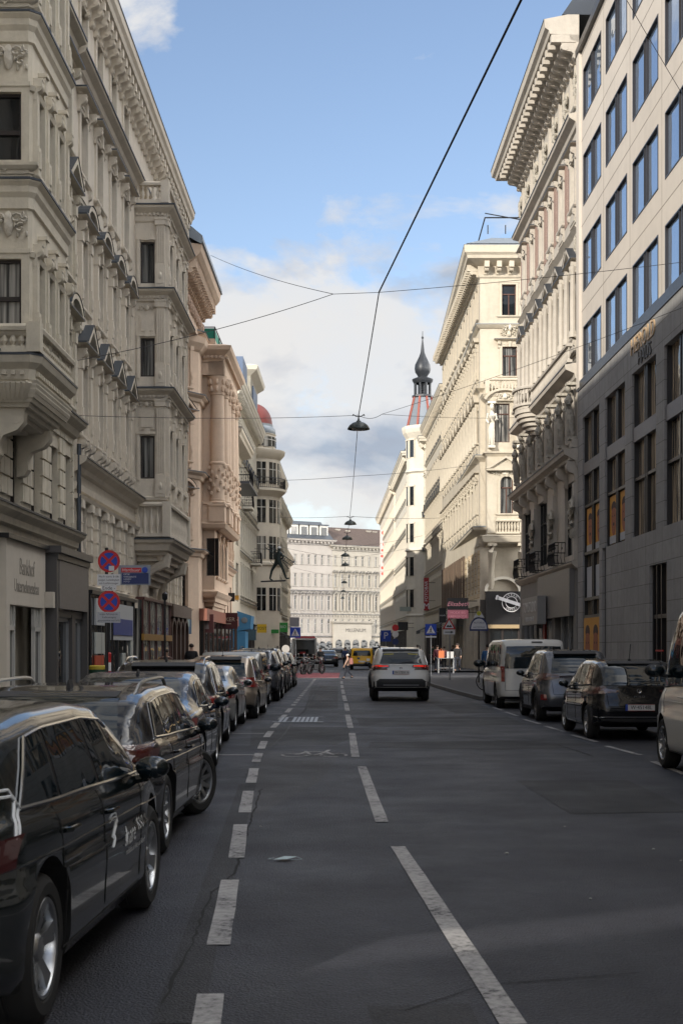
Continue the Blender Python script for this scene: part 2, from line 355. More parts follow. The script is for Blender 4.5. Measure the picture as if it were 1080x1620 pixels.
KL=[(-3.35,-40),(-3.35,12),(-3.55,16),(-3.85,21),(-4.15,27),(-4.1,76),(-3.9,95),(-3.9,330)]
# patches of older and newer asphalt
_pz=[.0008]
def patch(name,pts,m,z=.004):
    _pz[0]+=.0003; return sheet(name,pts,_pz[0],m)
patch('road_patch',[(-1.9,29.5),(.15,29.2),(.2,25.8),(-.1,24),(-1.55,23.6)],A_DARK)
patch('road_patch',[(.35,33),(4.0,33.6),(4.0,30.2),(2.2,29.7),(.4,29.9)],A_DARK)
patch('road_patch',[(.1,47),(1.9,48),(2.4,38),(1.5,35.2),(.2,35)],A_LIGHT)
patch('road_patch',[(-1.2,22.6),(.0,22.2),(-.25,17.5),(-.9,13.5),(-1.15,14)],A_LIGHT)
patch('road_patch',[(-1.3,60),(-.15,60),(-.1,38),(-1.0,37.5)],A_DARK)
patch('road_patch',[(.5,24.6),(4.3,25.2),(4.3,23.4),(2.6,22.7),(.45,23.3)],A_DARK)
patch('road_patch',[(.15,6.0),(.62,6.0),(.6,6.55),(.12,6.5)],A_DARK)
patch('road_patch',[(2.2,17.5),(3.6,17.6),(3.6,14.2),(2.3,14.0)],A_DARK,.0055)
patch('road_patch',[(-1.25,17),(-1.05,17.2),(-.75,9),(-.62,6.2),(-.85,6.2)],A_DARK)
patch('road_patch',[(2.6,43),(4.0,43),(4.1,36),(2.9,35)],A_DARK)
tag(sheet('red_crossing_surface',[(-2.9,91),(-.1,91),(-.15,76.5),(-3.0,76.5)],.0058,A_RED),kind='structure')
# crossing edge lines
b=MB()
for x0,x1,y0,y1 in ((-2.9,1.9,75.6,76.2),(2.1,3.7,77,77.6),(-3.9,-2.4,70,70.4),(-2.8,-.6,98,99)):
    b.add([(x0,y0,.0066),(x1,y0,.0066),(x1,y1,.0066),(x0,y1,.0066)],[(0,1,2,3)])
tag(b.build('crossing_line',M_MARK),kind='structure')
# centre and cycle-lane dashes from measured ends: each dash its own quad of one marking sheet
def dash(b,p,q,w,z=.0068):
    P=Vector(gp(*p)); Q=Vector(gp(*q)); d=(Q-P).normalized(); nrm=Vector((d.y,-d.x))*w/2
    k=max(2,int((Q-P).length/.5)); L=[];Rr=[]
    for i in range(k+1):
        c=P.lerp(Q,i/k); j=.003
        L.append((c.x-nrm.x+random.uniform(-j,j),c.y-nrm.y,z)); Rr.append((c.x+nrm.x+random.uniform(-j,j),c.y+nrm.y,z))
    b.add(L+Rr,[(i,k+1+i,k+2+i,i+1) for i in range(k)])
b=MB()
for p,q in (((812,1622),(629,1340)),((604,1301),(572,1213)),((562,1198),(556.5,1160)),((554.6,1152),(549.5,1131)),((549.5,1125),(547,1113)),((546,1109),(543.6,1100.5)),((543.2,1098),(541.8,1091)),((541.5,1089),(540.5,1084)),((540.3,1082),(540,1077.5))):
    dash(b,p,q,.125)
for i in range(18):
    Y=98+i*9; dash(b,(540-.006*Y*0+px(0,Y),1024+3696/Y),(540,1024+3696/(Y+3.5)),.13)
tag(b.build('centre_line_marking',M_MARK),kind='structure')
b=MB()
for p,q in (((326,1624),(334,1574)),((345.5,1496),(364.5,1393)),((374.5,1358),(380.5,1305)),((387.5,1286),(393,1252)),((397,1239),(402,1216)),((405,1206),(409.5,1192)),((413,1185),(418,1173)),((421.5,1166.5),(428.5,1157)),((432,1151.5),(439.5,1143.5)),((443,1139),(451,1131)),((453.5,1127.5),(460,1120.5))):
    dash(b,p,q,.13)
Y=40
while Y<74: 
    x=-1.39; dash(b,(540+x/Y*FPX,1024+3696/Y),(540+x/(Y+.9)*FPX,1024+3696/(Y+.9)),.13); Y+=1.9
tag(b.build('cycle_lane_marking',M_MARK),kind='structure')
b=MB()
for p,q in (((1084,1226),(1032,1205)),((1012,1195),(958,1180.5)),((943,1174),(903,1162.8)),((891.5,1157.7),(862,1149)),((853,1145.5),(827,1138)),((819,1133.5),(799,1126.5)),((794,1124),(778,1119))):
    dash(b,p,q,.10)
for Y in (15.2,12.3,9.4,6.5,3.6): b.add([(4.5,Y,.0068),(4.6,Y,.0068),(4.6,Y+1.6,.0068),(4.5,Y+1.6,.0068)],[(0,1,2,3)])
for Y,x0,x1 in ((35.2,-2.35,-1.5),(27.0,-2.3,-1.5),(21.6,-2.2,-1.35)):   # bay ends by the parked cars
    b.add([(x0,Y,.0068),(x1,Y,.0068),(x1,Y+.1,.0068),(x0,Y+.1,.0068)],[(0,1,2,3)])
tag(b.build('parking_bay_marking',M_MARK),kind='structure')
# worn bicycle symbol and lettering-like worn bar in the cycle lane
b=MB()
def ring(cx,cy,r,w,ry=1.0,z=.0072):
    n=20; vs=[]; 
    for i in range(n):
        t=2*PI*i/n; vs+=[(cx+(r-w)*math.cos(t),cy+(r-w)*ry*math.sin(t),z),(cx+(r+w)*math.cos(t),cy+(r+w)*ry*math.sin(t),z)]
    b.add(vs,[(2*i,2*i+1,(2*i+3)%(2*n),(2*i+2)%(2*n)) for i in range(n) if random.random()<.85])
def seg(p,q,w=.03,z=.0076):
    P,Q=Vector(p),Vector(q); d=(Q-P).normalized(); m=Vector((d.y,-d.x))*w; b.add([(*(P-m),z),(*(P+m),z),(*(Q+m),z),(*(Q-m),z)],[(0,1,2,3)])
ring(-.72,21.6,.2,.022,1.6); ring(-.12,21.6,.2,.022,1.6)
for p,q in (((-.72,21.6),(-.55,22.3)),((-.55,22.3),(-.25,22.3)),((-.25,22.3),(-.12,21.6)),((-.72,21.6),(-.45,21.5)),((-.45,21.5),(-.25,22.2)),((-.45,21.5),(-.58,22.4)),((-.25,22.3),(-.2,22.7))): seg(p,q)
tag(b.build('bicycle_symbol_marking',M_MARK),kind='structure')
b=MB(); x0=-1.42
for i in range(9):
    if i!=2: b.add([(x0+i*.1,31.2,.013),(x0+i*.1+.07,31.2,.013),(x0+i*.1+.07,33.2,.013),(x0+i*.1,33.2,.013)],[(0,1,2,3)])
b.box(x0-.12,31.05,.004,x0+1.02,31.2,.012); b.box(x0-.12,33.2,.004,x0+1.02,33.3,.012)
tag(b.build('drain_grate',STEEL),'pale slotted drain grate across the cycle lane','drain')
# cracks and sealing seams in the asphalt
M_CRACK=flat('crack_filler',(.012,.012,.012),.9); M_SEAM=asphalt('seam_pale',(.075,.075,.078))
def wig(b,pts,w,z=.0056,amp=.03,seed=1):
    amp*=.45
    rnd=random.Random(seed); P=[]
    for i in range(len(pts)-1):
        A,B=Vector(pts[i]),Vector(pts[i+1]); k=max(2,int((B-A).length/.12))
        for j in range(k): P.append(A.lerp(B,j/k)+Vector((rnd.uniform(-amp,amp),0)))
    P.append(Vector(pts[-1])); vs=[]
    for i,p in enumerate(P):
        d=(P[min(i+1,len(P)-1)]-P[max(i-1,0)]).normalized(); m=Vector((d.y,-d.x))*w*rnd.uniform(.4,1.3)
        vs+=[(p.x-m.x,p.y-m.y,z),(p.x+m.x,p.y+m.y,z)]
    b.add(vs,[(2*i,2*i+1,2*i+3,2*i+2) for i in range(len(P)-1)])
b=MB()
wig(b,[gp(413,1248),gp(395,1305),gp(372,1380),gp(335,1412),gp(300,1500),gp(255,1590)],.009,seed=2)
wig(b,[gp(335,1412),gp(275,1415)],.006,seed=4)
wig(b,[gp(640,1600),gp(760,1560),gp(1010,1540)],.005,seed=5,amp=.02); wig(b,[gp(880,1178),gp(935,1196)],.012,seed=6)
wig(b,[gp(690,1160),gp(860,1180)],.012,seed=8); wig(b,[(-.95,38),(-1.05,33.6)],.012,seed=9)
wig(b,[(-5,7.2),(-1.6,7.0)],.006,seed=11); wig(b,[(.15,47),(2.0,46.6),(4,47)],.02,seed=12)
tag(b.build('road_crack',M_CRACK),kind='structure')
b=MB()
wig(b,[(-1.1,31),(-1.1,27),(-1.2,22.5),(-1.25,18)],.02,seed=21,z=.0053); wig(b,[(-1.0,60),(-1.0,46),(-.95,38.2)],.02,seed=22,z=.0053)
wig(b,[(-2.5,31),(.15,30.6)],.02,seed=23,z=.0053); wig(b,[(-3,25.4),(.3,25.0),(4,25.6)],.015,seed=24,z=.0053); wig(b,[(-1.1,42.5),(-.2,42.6)],.03,seed=25,z=.0053)
tag(b.build('road_seam',M_SEAM),kind='structure')
# manhole cover
b=MB(); b.lathe([(0,.006),(.29,.006),(.30,.010),(.33,.010),(.335,.004)],(1.35,58,0),24); tag(b.build('manhole_cover',IRON),'round iron manhole cover in the right lane','manhole')
# pavements with granite kerbs
def pavement(name,kerb,far,side):
    b=MB(); k=len(kerb)
    for i in range(k-1):
        a,c=kerb[i],kerb[i+1]; fa,fc=far[i],far[i+1]; s=side
        b.quad((a[0]+s*.15,a[1],.12),(c[0]+s*.15,c[1],.12),(fc,c[1],.12),(fa,a[1],.12),1)
        b.quad((a[0],a[1],.125),(c[0],c[1],.125),(c[0]+s*.152,c[1],.125),(a[0]+s*.152,a[1],.125),0)
        b.quad((a[0],a[1],-.01),(c[0],c[1],-.01),(c[0],c[1],.125),(a[0],a[1],.125),0)
    for i in range(len(b.f)): b.f[i]=b.f[i] if side>0 else b.f[i]
    return tag(b.build(name,[M_KERB,M_PAVE],fix=False),kind='structure')
kl=[p for p in KL if p[1]<=61]+[(-4.1,60)]; kl=sorted(set(kl),key=lambda p:p[1])
pavement('pavement_left',kl,[-9.5]*len(kl),-1)
kl2=[(-4.1,73.5),(-4.1,76),(-3.9,95),(-3.9,170),(-3.9,262)]; pavement('pavement_left_far',kl2,[-9.5]*len(kl2),-1)
kr=[(6.75,-40),(6.75,42.2),(5.9,43),(4.35,44),(4.1,50),(3.85,59),(3.95,77)]; pavement('pavement_right',kr,[13]*len(kr),1)
kr2=[(3.95,93),(4.0,120),(3.7,190),(3.5,262)]; pavement('pavement_right_far',kr2,[13]*len(kr2),1)
# low kerb strip across the side street on the right (sunlit)
# ---------------- facade toolkit ----------------
def console(b,u,z,w,d,h,m=0,y=0):
    # scrolled stone bracket, z is its underside
    pr=[(0,0),(-d*.22,h*.03),(-d*.34,h*.14),(-d*.30,h*.30),(-d*.42,h*.42),(-d*.80,h*.50),(-d*.98,h*.62),(-d,h*.80),(-d*.93,h*.90),(-d,h*.92),(-d,h),(0,h)]
    k=len(pr); vs=[(u-w/2,y+a,z+c) for a,c in pr]+[(u+w/2,y+a,z+c) for a,c in pr]
    b.add(vs,[tuple(range(k)),tuple(range(k,2*k))[::-1]]+[(i,(i+1)%k,k+(i+1)%k,k+i) for i in range(k)],m)
    b.lathe([(0,-w/2-.015),(d*.20,-w/2-.015),(d*.20,w/2+.015),(0,w/2+.015)],(u,y-d*.76,z+h*.70),8,m,axis='x'); b.lathe([(0,-w/2-.012),(d*.15,-w/2-.012),(d*.15,w/2+.012),(0,w/2+.012)],(u,y-d*.2,z+h*.16),7,m,axis='x')
def orn(root,T,w,h,seed,mat,dep=.07,name='carved_panel'):
    key=('orn',round(w,2),round(h,2),seed%4,mat.name,dep)
    if key not in _mc: b=MB(); scrolls(b,w,h,seed%4,dep=dep); _mc[key]=b.mesh(name,mat)
    return link(name,_mc[key],root,M=T)
def win_mesh(w,h,kind='cross',fr=None,gl=None,d=.2,arch=False):
    key=('win',round(w,2),round(h,2),kind,fr.name,gl.name,round(d,2),arch)
    if key in _mc: return _mc[key]
    b=MB(); t=.06
    b.quad((-w/2,d,0),(w/2,d,0),(w/2,d,h),(-w/2,d,h),1)
    y0,y1=d-.06,d-.003
    b.box(-w/2,y0,0,-w/2+t,y1,h); b.box(w/2-t,y0,0,w/2,y1,h); b.box(-w/2+t,y0,0,w/2-t,y1,t); b.box(-w/2+t,y0,h-t,w/2-t,y1,h)
    if kind=='cross':
        b.box(-w/2+t,y0-.012,h*.68,w/2-t,y1,h*.68+.075); b.box(-.035,y0-.008,t,.035,y1,h*.68); 
    elif kind=='sash': b.box(-w/2+t,y0-.012,h*.42,w/2-t,y1,h*.42+.09)
    elif kind=='mull': b.box(-.04,y0-.01,t,.04,y1,h-t)
    elif kind=='tmull': b.box(-w/2+t,y0-.012,h*.72,w/2-t,y1,h*.72+.06)
    elif kind=='grid':
        nx=max(2,int(w/.9)); nzz=max(2,int(h/.9))
        for i in range(1,nx): x=-w/2+w*i/nx; b.box(x-.03,y0-.01,t,x+.03,y1,h-t)
        for i in range(1,nzz): z=h*i/nzz; b.box(-w/2+t,y0-.004,z-.03,w/2-t,y1,z+.03)
    _mc[key]=b.mesh('window',[fr,gl]); return _mc[key]
def mould(b,w,h,t=.16,p=.06,m=0,bottom=True):
    b.box(-w/2-t,-p,0,-w/2,.0,h,m); b.box(w/2,-p,0,w/2+t,.0,h,m); b.box(-w/2-t,-p,h,w/2+t,.0,h+t,m)
    b.box(-w/2-t-.03,-p-.03,h+t*.7,w/2+t+.03,-.002,h+t+.04,m)
def hood(b,w,z,p=.3,m=0,top=1,t=.16,e=.24):
    p=min(p,.3)
    a=w/2+e
    b.sweep([(-a,0),(-a,-.001),(a,-.001),(a,0)],[(0,z),(p*.35,z+.04),(p*.45,z+t*.5),(p,z+t*.65),(p,z+t),(0,z+t+.05)],m,top=top)
def scrolls(b,w,h,seed,m=0,y=-.02,dep=.07):
    r=random.Random(seed); 
    b.ell((0,y,h*.5),(w*.13,dep,h*.36),8,5,m)
    for s in (-1,1):
        for k in range(3):
            cx=s*w*(.2+.11*k); cz=h*(.5+.22*(-1)**k*(.6)); rr=h*.17*(1-.12*k); pts=[]
            for i in range(9):
                a=i*.75+k; q=rr*(1-i/10.5); pts.append((cx+s*q*math.cos(a),y-dep*.35,cz+q*math.sin(a)))
            b.tube(pts,[.035*h+.004]*9,4,m,False)
        for k in range(5): b.ell((s*w*(.16+.075*k+r.uniform(-.01,.01)),y,h*r.uniform(.2,.8)),(w*.035,dep*.8,h*.09),5,4,m)
def sur_mesh(w,h,style,ms,seed=0):
    key=('sur',round(w,2),round(h,2),style,ms[0].name,seed)
    if key in _mc: return _mc[key]
    b=MB(); a=w/2+.26
    if style!='cols': mould(b,w,h)
    # sill
    b.sweep([(-w/2-.22,0),(-w/2-.22,-.001),(w/2+.22,-.001),(w/2+.22,0)],[(0,-.16),(.08,-.12),(.13,-.06),(.13,0),(0,.02)],0)
    if style in ('hood','tri','seg','cols','hood2'):
        zc=h+.34
        for s in (-1,1):  # consoles
            x=s*(w/2+.22)
            console(b,x,zc-.46,.17,.26,.46)
        b.box(-w/2-.1,-.05,h+.2,w/2+.1,0,zc,0)
        if style!='hood2': b.prism([(-.07,h-.02),(.07,h-.02),(.11,h+.34),(-.11,h+.34)],-.16,0)
    if style=='hood': hood(b,w,zc,.36)
    if style=='hood2':
        hood(b,w,zc,.28)
    if style in ('tri','cols'):
        hood(b,w,zc,.42,t=.14); z=zc+.15; ap=z+.62
        b.prism([(-a,z),(a,z),(0,ap-.12)],-.12,0,0)
        for s in (-1,1):   # raking mouldings with sheet metal on top
            b.prism([(s*(a+.1),z),(s*(a-.12),z),(0,ap-.16),(0,ap)],-.32,0,0) if s<0 else b.prism([(s*(a-.12),z),(s*(a+.1),z),(0,ap),(0,ap-.16)],-.32,0,0)
            b.quad((s*(a+.13),-.34,z+.01),(0,-.34,ap+.035),(0,0,ap+.035),(s*(a+.13),0,z+.01),1)
        b.ell((0,-.13,z+.2),(.2,.08,.14),8,4)
    if style=='seg':
        hood(b,w,zc,.42,t=.14); z=zc+.15; n=10; out=[];inn=[]
        for i in range(n+1):
            t=PI*(.14+.72*i/n); rx=(a+.1)/math.cos(PI*.14); rz=.72; o0=math.sin(PI*.14)*rz
            out.append((-rx*math.cos(t),z+rz*math.sin(t)-o0)); inn.append((-(rx-.16)*math.cos(t),z+(rz-.16)*math.sin(t)-o0+.03))
        for i in range(n):
            b.prism([inn[i],inn[i+1],out[i+1],out[i]],-.32,0,0)
            b.quad((out[i][0],-.34,out[i][1]+.025),(out[i+1][0],-.34,out[i+1][1]+.025),(out[i+1][0],0,out[i+1][1]+.025),(out[i][0],0,out[i][1]+.025),1)
        b.prism([(p[0],p[1]) for p in inn],-.12,0,0); b.ell((0,-.13,z+.2),(.22,.1,.15),8,4)
    if style in ('cols','seg','tri'):
        for s in (-1,1):
            x=s*(w/2+.2)
            if style=='cols':
                b.lathe([(.16,-.1),(.16,.12),(.12,.2),(.125,h*.5),(.105,h-.1),(.15,h),(.17,h+.14)],(x,-.16,0),8)
                for q in range(5): b.ell((x+.11*math.cos(q*1.25),-.16-.11*abs(math.sin(q*1.25)),h+.05),(.05,.05,.08),5,3)
            else: b.box(x-.11,-.13,0,x+.11,0,h+.02,0); b.box(x-.13,-.16,h-.22,x+.13,0,h+.04,0); b.box(x-.075,-.16,h*.08,x+.075,-.13,h*.36,0); b.ell((x,-.16,h*.22),(.05,.03,.12),6,4)
    if style in ('seg','tri','hood','cols'):  # apron under the sill
        b.box(-w/2-.15,-.04,-.75,w/2+.15,0,-.17,0); b.box(-w/2,-.07,-.64,w/2,-.03,-.28,0)
        for s in (-1,1): console(b,s*(w/2+.08),-.62,.15,.16,.46)
    if style=='cornmini': hood(b,w,h+.22,.22)
    _mc[key]=b.mesh('window_surround',ms); return _mc[key]
def arch_sur(w,h,ms,key=True,t=.14):
    k=('arch',round(w,2),round(h,2),ms[0].name)
    if k in _mc: return _mc[k]
    b=MB(); r=w/2; zc=h-r; n=10; A=[(-r*math.cos(PI*i/n),zc+r*math.sin(PI*i/n)) for i in range(n+1)]; O=[(-(r+t)*math.cos(PI*i/n),zc+(r+t)*math.sin(PI*i/n)) for i in range(n+1)]
    for i in range(n):
        # spandrel infill of the square opening, then the arch ring
        c=(-r if i<n/2 else r, h)
        b.prism([A[i],A[i+1],c],-.004,.19,0)
        b.prism([A[i],A[i+1],O[i+1],O[i]],-.07,.0,0)
    b.prism([A[n//2],(r,h),(-r,h)],-.003,.188,0)
    b.box(-r-t,-.07,0,-r,0,zc,0); b.box(r,-.07,0,r+t,0,zc,0); b.box(-.1,-.16,h-.05,.1,0,h+.32,0); b.box(-.12,-.2,h+.26,.12,0,h+.34,0)
    b.sweep([(-w/2-.2,0),(-w/2-.2,-.001),(w/2+.2,-.001),(w/2+.2,0)],[(0,-.16),(.08,-.12),(.13,-.06),(.13,0),(0,.02)],0)
    _mc[k]=b.mesh('window_surround',ms); return _mc[k]
def facade(root,u0,u1,z0,z1,rows,mat,T=None,name='wall',dep=.24,back=True):
    """rows: dicts z,h,w,us,kind,sur,fr,gl ; builds a wall sheet with real openings and hangs a window in each"""
    T=T or Matrix.Identity(4); b=MB(); b.T=T; ops=[]
    for r in rows:
        for u in r['us']: ops.append((u-r['w']/2,u+r['w']/2,r['z'],r['z']+r['h']))
    zs=sorted(set([z0,z1]+[round(q,4) for o in ops for q in o[2:] if z0<q<z1]))
    for i in range(len(zs)-1):
        a,c=zs[i],zs[i+1]; zm=(a+c)/2; cut=sorted([(o[0],o[1]) for o in ops if o[2]<zm<o[3]]); x=u0
        for s,e in cut:
            if s>x: b.quad((x,0,a),(s,0,a),(s,0,c),(x,0,c))
            x=max(x,e)
        if x<u1: b.quad((x,0,a),(u1,0,a),(u1,0,c),(x,0,c))
    for s,e,a,c in ops:
        b.quad((s,0,a),(s,dep,a),(s,dep,c),(s,0,c)); b.quad((e,dep,a),(e,0,a),(e,0,c),(e,dep,c))
        b.quad((s,0,a),(e,0,a),(e,dep,a),(s,dep,a)); b.quad((s,dep,c),(e,dep,c),(e,0,c),(s,0,c))
    w=b.build(name,mat,root)
    for r in rows:
        me=win_mesh(r['w'],r['h'],r.get('kind','cross'),r.get('fr',FR_DARK),r.get('gl',GL),r.get('d',.2))
        for u in r['us']:
            o=link('window',me,root,M=T@Matrix.Translation((u,0,r['z'])))
            s=r.get('sur')
            if s=='arch': link('window_surround',arch_sur(r['w'],r['h'],r['ms']),o)
            elif s: link('window_surround',sur_mesh(r['w'],r['h'],s,r['ms']),o)
    return w
def body(root,pts,z0,z1,mat,name='wall_body'):
    b=MB(); b.slab(pts,z0,z1); return b.build(name,mat,root,fix=True)
def brackets(b,u0,u1,step,w,d,h,z,m=0,y=0,scroll=True):
    n=max(1,int(round((u1-u0)/step)))
    for i in range(n+1):
        u=u0+(u1-u0)*i/n; b.box(u-w/2,y-d,z,u+w/2,y,z+h,m)
        if scroll: console(b,u,z-h*.9,w*.8,d*.8,h*.92,m,y)
def dentils(b,path,z,step=.22,w=.11,h=.11,d=.08,m=0):
    for i in range(len(path)-1):
        P,Q=Vector(path[i]),Vector(path[i+1]); L=(Q-P).length
        if L<.3: continue
        dr=(Q-P)/L; nrm=Vector((dr.y,-dr.x)); n=int(L/step)
        for k in range(n):
            c=P+dr*(k+.5)*L/n; a=c-dr*w/2; e=c+dr*w/2; o=nrm*d
            b.add([(a.x,a.y,z),(e.x,e.y,z),(e.x+o.x,e.y+o.y,z),(a.x+o.x,a.y+o.y,z),(a.x,a.y,z+h),(e.x,e.y,z+h),(e.x+o.x,e.y+o.y,z+h),(a.x+o.x,a.y+o.y,z+h)],[(0,1,2,3),(7,6,5,4),(0,4,5,1),(1,5,6,2),(2,6,7,3),(3,7,4,0)],m)
BAL=[(.055,0),(.055,.05),(.03,.09),(.075,.22),(.06,.34),(.028,.46),(.05,.54),(.055,.6)]
def balustrade(b,path,z,h=.9,step=.22,m=0,posts=True):
    b.sweep(path,[(-.12,z),(.1,z),(.1,z+.12),(-.12,z+.12),(-.12,z)],m); b.sweep(path,[(-.13,z+h-.14),(.12,z+h-.14),(.14,z+h-.06),(.1,z+h),(-.13,z+h),(-.13,z+h-.14)],m)
    k=(h-.26)/.6
    for i in range(len(path)-1):
        P,Q=Vector(path[i]),Vector(path[i+1]); L=(Q-P).length; n=max(1,int(L/step)); dr=(Q-P)/L
        for j in range(n):
            c=P+dr*(j+.5)*L/n
            b.lathe([(r,zz*k) for r,zz in BAL],(c.x,c.y,z+.12),6,m)
    if posts:
        for p in path: b.box(p[0]-.14,p[1]-.14,z,p[0]+.14,p[1]+.14,z+h+.03,m)
def iron_balcony(root,u,z,w,dep=.6,T=None):
    b=MB(); b.T=T
    for a,c in (((u-w/2,0),(u-w/2,-dep)),((u-w/2,-dep),(u+w/2,-dep)),((u+w/2,-dep),(u+w/2,0))):
        P,Q=Vector(a),Vector(c); n=max(2,int((Q-P).length/.12))
        for zz in (z+.05,z+.5,z+.95): b.tube([(P.x,P.y,zz),(Q.x,Q.y,zz)],.02,4)
        for i in range(n+1):
            p=P.lerp(Q,i/n); b.tube([(p.x,p.y,z),(p.x-.02,p.y-.05,z+.3),(p.x,p.y,z+.95)],.013,4)
            if i%2==0: b.ell((p.x,p.y,z+.7),(.05,.03,.06),6,4)
    b.build('balcony_railing',IRON,root)
def rustic(b,u0,u1,z0,z1,h=.4,d=.05,gap=.04,m=0,blk=.7,holes=()):
    z=z0; r=0
    while z<z1-.1:
        zt=min(z+h-gap,z1); x=u0-(blk/2 if r%2 else 0)
        while x<u1:
            a,c=max(x,u0),min(x+blk-gap,u1); x+=blk
            segs=[(a,c)]
            for (s,e,zb,zz) in holes:
                if zz>z and zb<zt:
                    ns=[]
                    for (p,q) in segs:
                        if e<=p or s>=q: ns.append((p,q))
                        else:
                            if s>p: ns.append((p,s))
                            if e<q: ns.append((e,q))
                    segs=ns
            for p,q in segs:
                if q-p>.06: b.box(p,-d,z,q,0,zt,m)
        z+=h; r+=1
def side_root(name,Ynear_or_far,side,label,cat='building'):
    Y=Ynear_or_far
    if side=='L': return empty(name,(XL(Y),Y,0),label,cat,R(90)-.007)
    return empty(name,(XR(Y),Y,0),label,cat,-R(90)+.0123)
def rng(a,b_,n): return [a+(b_-a)*i/(n-1) for i in range(n)] if n>1 else [a]
# ================= LEFT SIDE BUILDINGS =================
MS1=[S_LEFT1,METAL_D]; MS2=[S_LEFT,METAL_D]
def roofbox(root,L,z,dep,h=3.2,m=METAL_D,inset=1.4,y0=-.9,u0=0):
    b=MB(); b.add([(u0,y0+.3,z),(u0+L,y0+.3,z),(u0+L,dep,z),(u0,dep,z),(u0,y0+.3+inset,z+h),(u0+L,y0+.3+inset,z+h),(u0+L,dep-inset,z+h),(u0,dep-inset,z+h)],[(0,1,5,4),(1,2,6,5),(2,3,7,6),(3,0,4,7),(4,5,6,7),(3,2,1,0)])
    return b.build('roof',m,root,fix=True)
# ---- B1 : nearest building with the polygonal bay ----
b1=side_root('apartment_building',-1.5,'L','cream grey stone building at the near left with carved bay window over the shopfronts'); b1['group']='ornate old buildings'
L1=39.2; U=lambda Y:Y+1.5
usall=[U(y) for y in (15.5,18,20.5,23,25.5,34.6,36.6)]
rows=[dict(z=4.75,h=2.0,w=.95,us=[U(y) for y in (15.1,17.1,19.1,21.1,23.1,25.1,27.1,29.1,31.1,33.1,35.1)]+[U(36.75)],kind='cross',fr=FR_DARK,gl=GLC)]
for z,st in ((8.1,'seg'),(11.5,'tri'),(14.9,'hood'),(18.0,'plain')):
    rows.append(dict(z=z,h=min(1.95,19.6-z),w=1.0,us=usall,kind='cross',sur=st,ms=MS1,fr=FR_DARK,gl=GLC))
facade(b1,0,L1,4.1,20.6,rows,S_LEFT1)
body(b1,[(0,.3),(L1,.3),(L1,14),(0,14)],0,20.6,S_LEFT1)
b=MB(); hl=[(u-.48,u+.48,4.75,6.75) for u in rows[0]['us']]
rustic(b,U(12),L1-.3,5.0,7.2,.42,.06,.05,blk=.52,holes=hl)
b.build('rusticated_band',S_LEFT1,b1)
b=MB()
b.sweep([(0,0),(L1,0)],[(0,4.32),(.12,4.36),(.14,4.5),(.3,4.62),(.34,4.74),(.0,4.78)],top=1)
b.sweep([(0,0),(L1,0)],[(0,7.3),(.1,7.35),(.16,7.5),(.34,7.62),(.38,7.74),(0,7.8)],top=1)
b.sweep([(0,0),(L1,0)],[(0,17.75),(.1,17.8),(.14,17.95),(.34,18.02),(.36,18.12),(0,18.18)],top=1)
b.sweep([(0,0),(L1,0)],[(0,19.75),(.08,19.8),(.1,20.1),(.5,20.3),(.55,20.5),(.6,20.75),(.62,20.85),(0,20.95)],top=1)
brackets(b,.2,L1-.2,.62,.2,.42,.3,20.0)
b.build('cornice',MS1,b1,fix=False)
roofbox(b1,L1,20.85,14,3.35,METAL_D,1.9,-.6)
# bay
P=.98; bp=[(U(28.4),0),(U(28.4),-P+.07),(U(28.47),-P),(U(31.85),-P),(U(31.92),-P+.07),(U(31.92),0)]
def segT(p,q):
    d=Vector((q[0]-p[0],q[1]-p[1])); return Matrix.Translation((p[0],p[1],0))@Matrix.Rotation(math.atan2(d.y,d.x),4,'Z'),d.length
bb=MB()
for i in range(5):
    T,Ls=segT(bp[i],bp[i+1])
    rws=[]
    if i in (0,4):
        for z in (8.15,11.55,14.95,18.3): rws.append(dict(z=z,h=1.45,w=.66,us=[Ls/2],kind='sash',fr=FR_DARK,gl=GL if z<14 else GL,d=.12,sur='plain',ms=MS1))
    if i==2:
        for z in (8.0,11.4,14.85,18.2): rws.append(dict(z=z,h=1.9,w=.56,us=[.62,1.62,2.62],kind='sash',fr=FR_DARK,gl=GL,sur='arch',ms=MS1,d=.14))
    facade(b1,0,Ls,7.5,20.4,rws,S_LEFT1,T=T,name='bay_wall',dep=.2)
    if i in (0,2):
        rb=MB(); rb.T=T
        for z in (9.95,13.35,16.75):
            if i==0:
                orn(b1,T@Matrix.Translation((Ls/2+.06,-.02,z)),.80,.74,int(z),S_REL)
            else:
                for k,u in enumerate((.14,1.12,2.12,3.2)):
                    rb=MB(); rb.T=T@Matrix.Translation((u,0,z-1.95)); rb.box(-.09,-.1,0,.09,0,1.9); console(rb,0,1.45,.2,.2,.5); rb.box(-.12,-.13,.0,.12,0,.55); rb.box(-.07,-.15,.1,.07,0,.45); rb.build('pilaster',S_LEFT1,b1)
        if i==0:
            for z in (11.2,14.6): rb=MB(); rb.T=T@Matrix.Translation((Ls/2,-.01,z+.28)); rb.box(-.42,-.03,-.14,.42,0,.14); rb.prism([(-.1,0),(0,-.1),(.1,0),(0,.1)],-.07,0); rb.build('sill_panel',S_LEFT1,b1)
bd=MB()
for z in (7.45,):
    bd.sweep(bp,[(0,z-.35),(.06,z-.3),(.08,z-.1),(.2,z+.02),(.24,z+.14),(.24,z+.2),(0,z+.24)],top=1)
    dentils(bd,bp,z-.22,.16,.09,.09,.13)
bd.build('bay_cornice',MS1,b1); bd=MB()
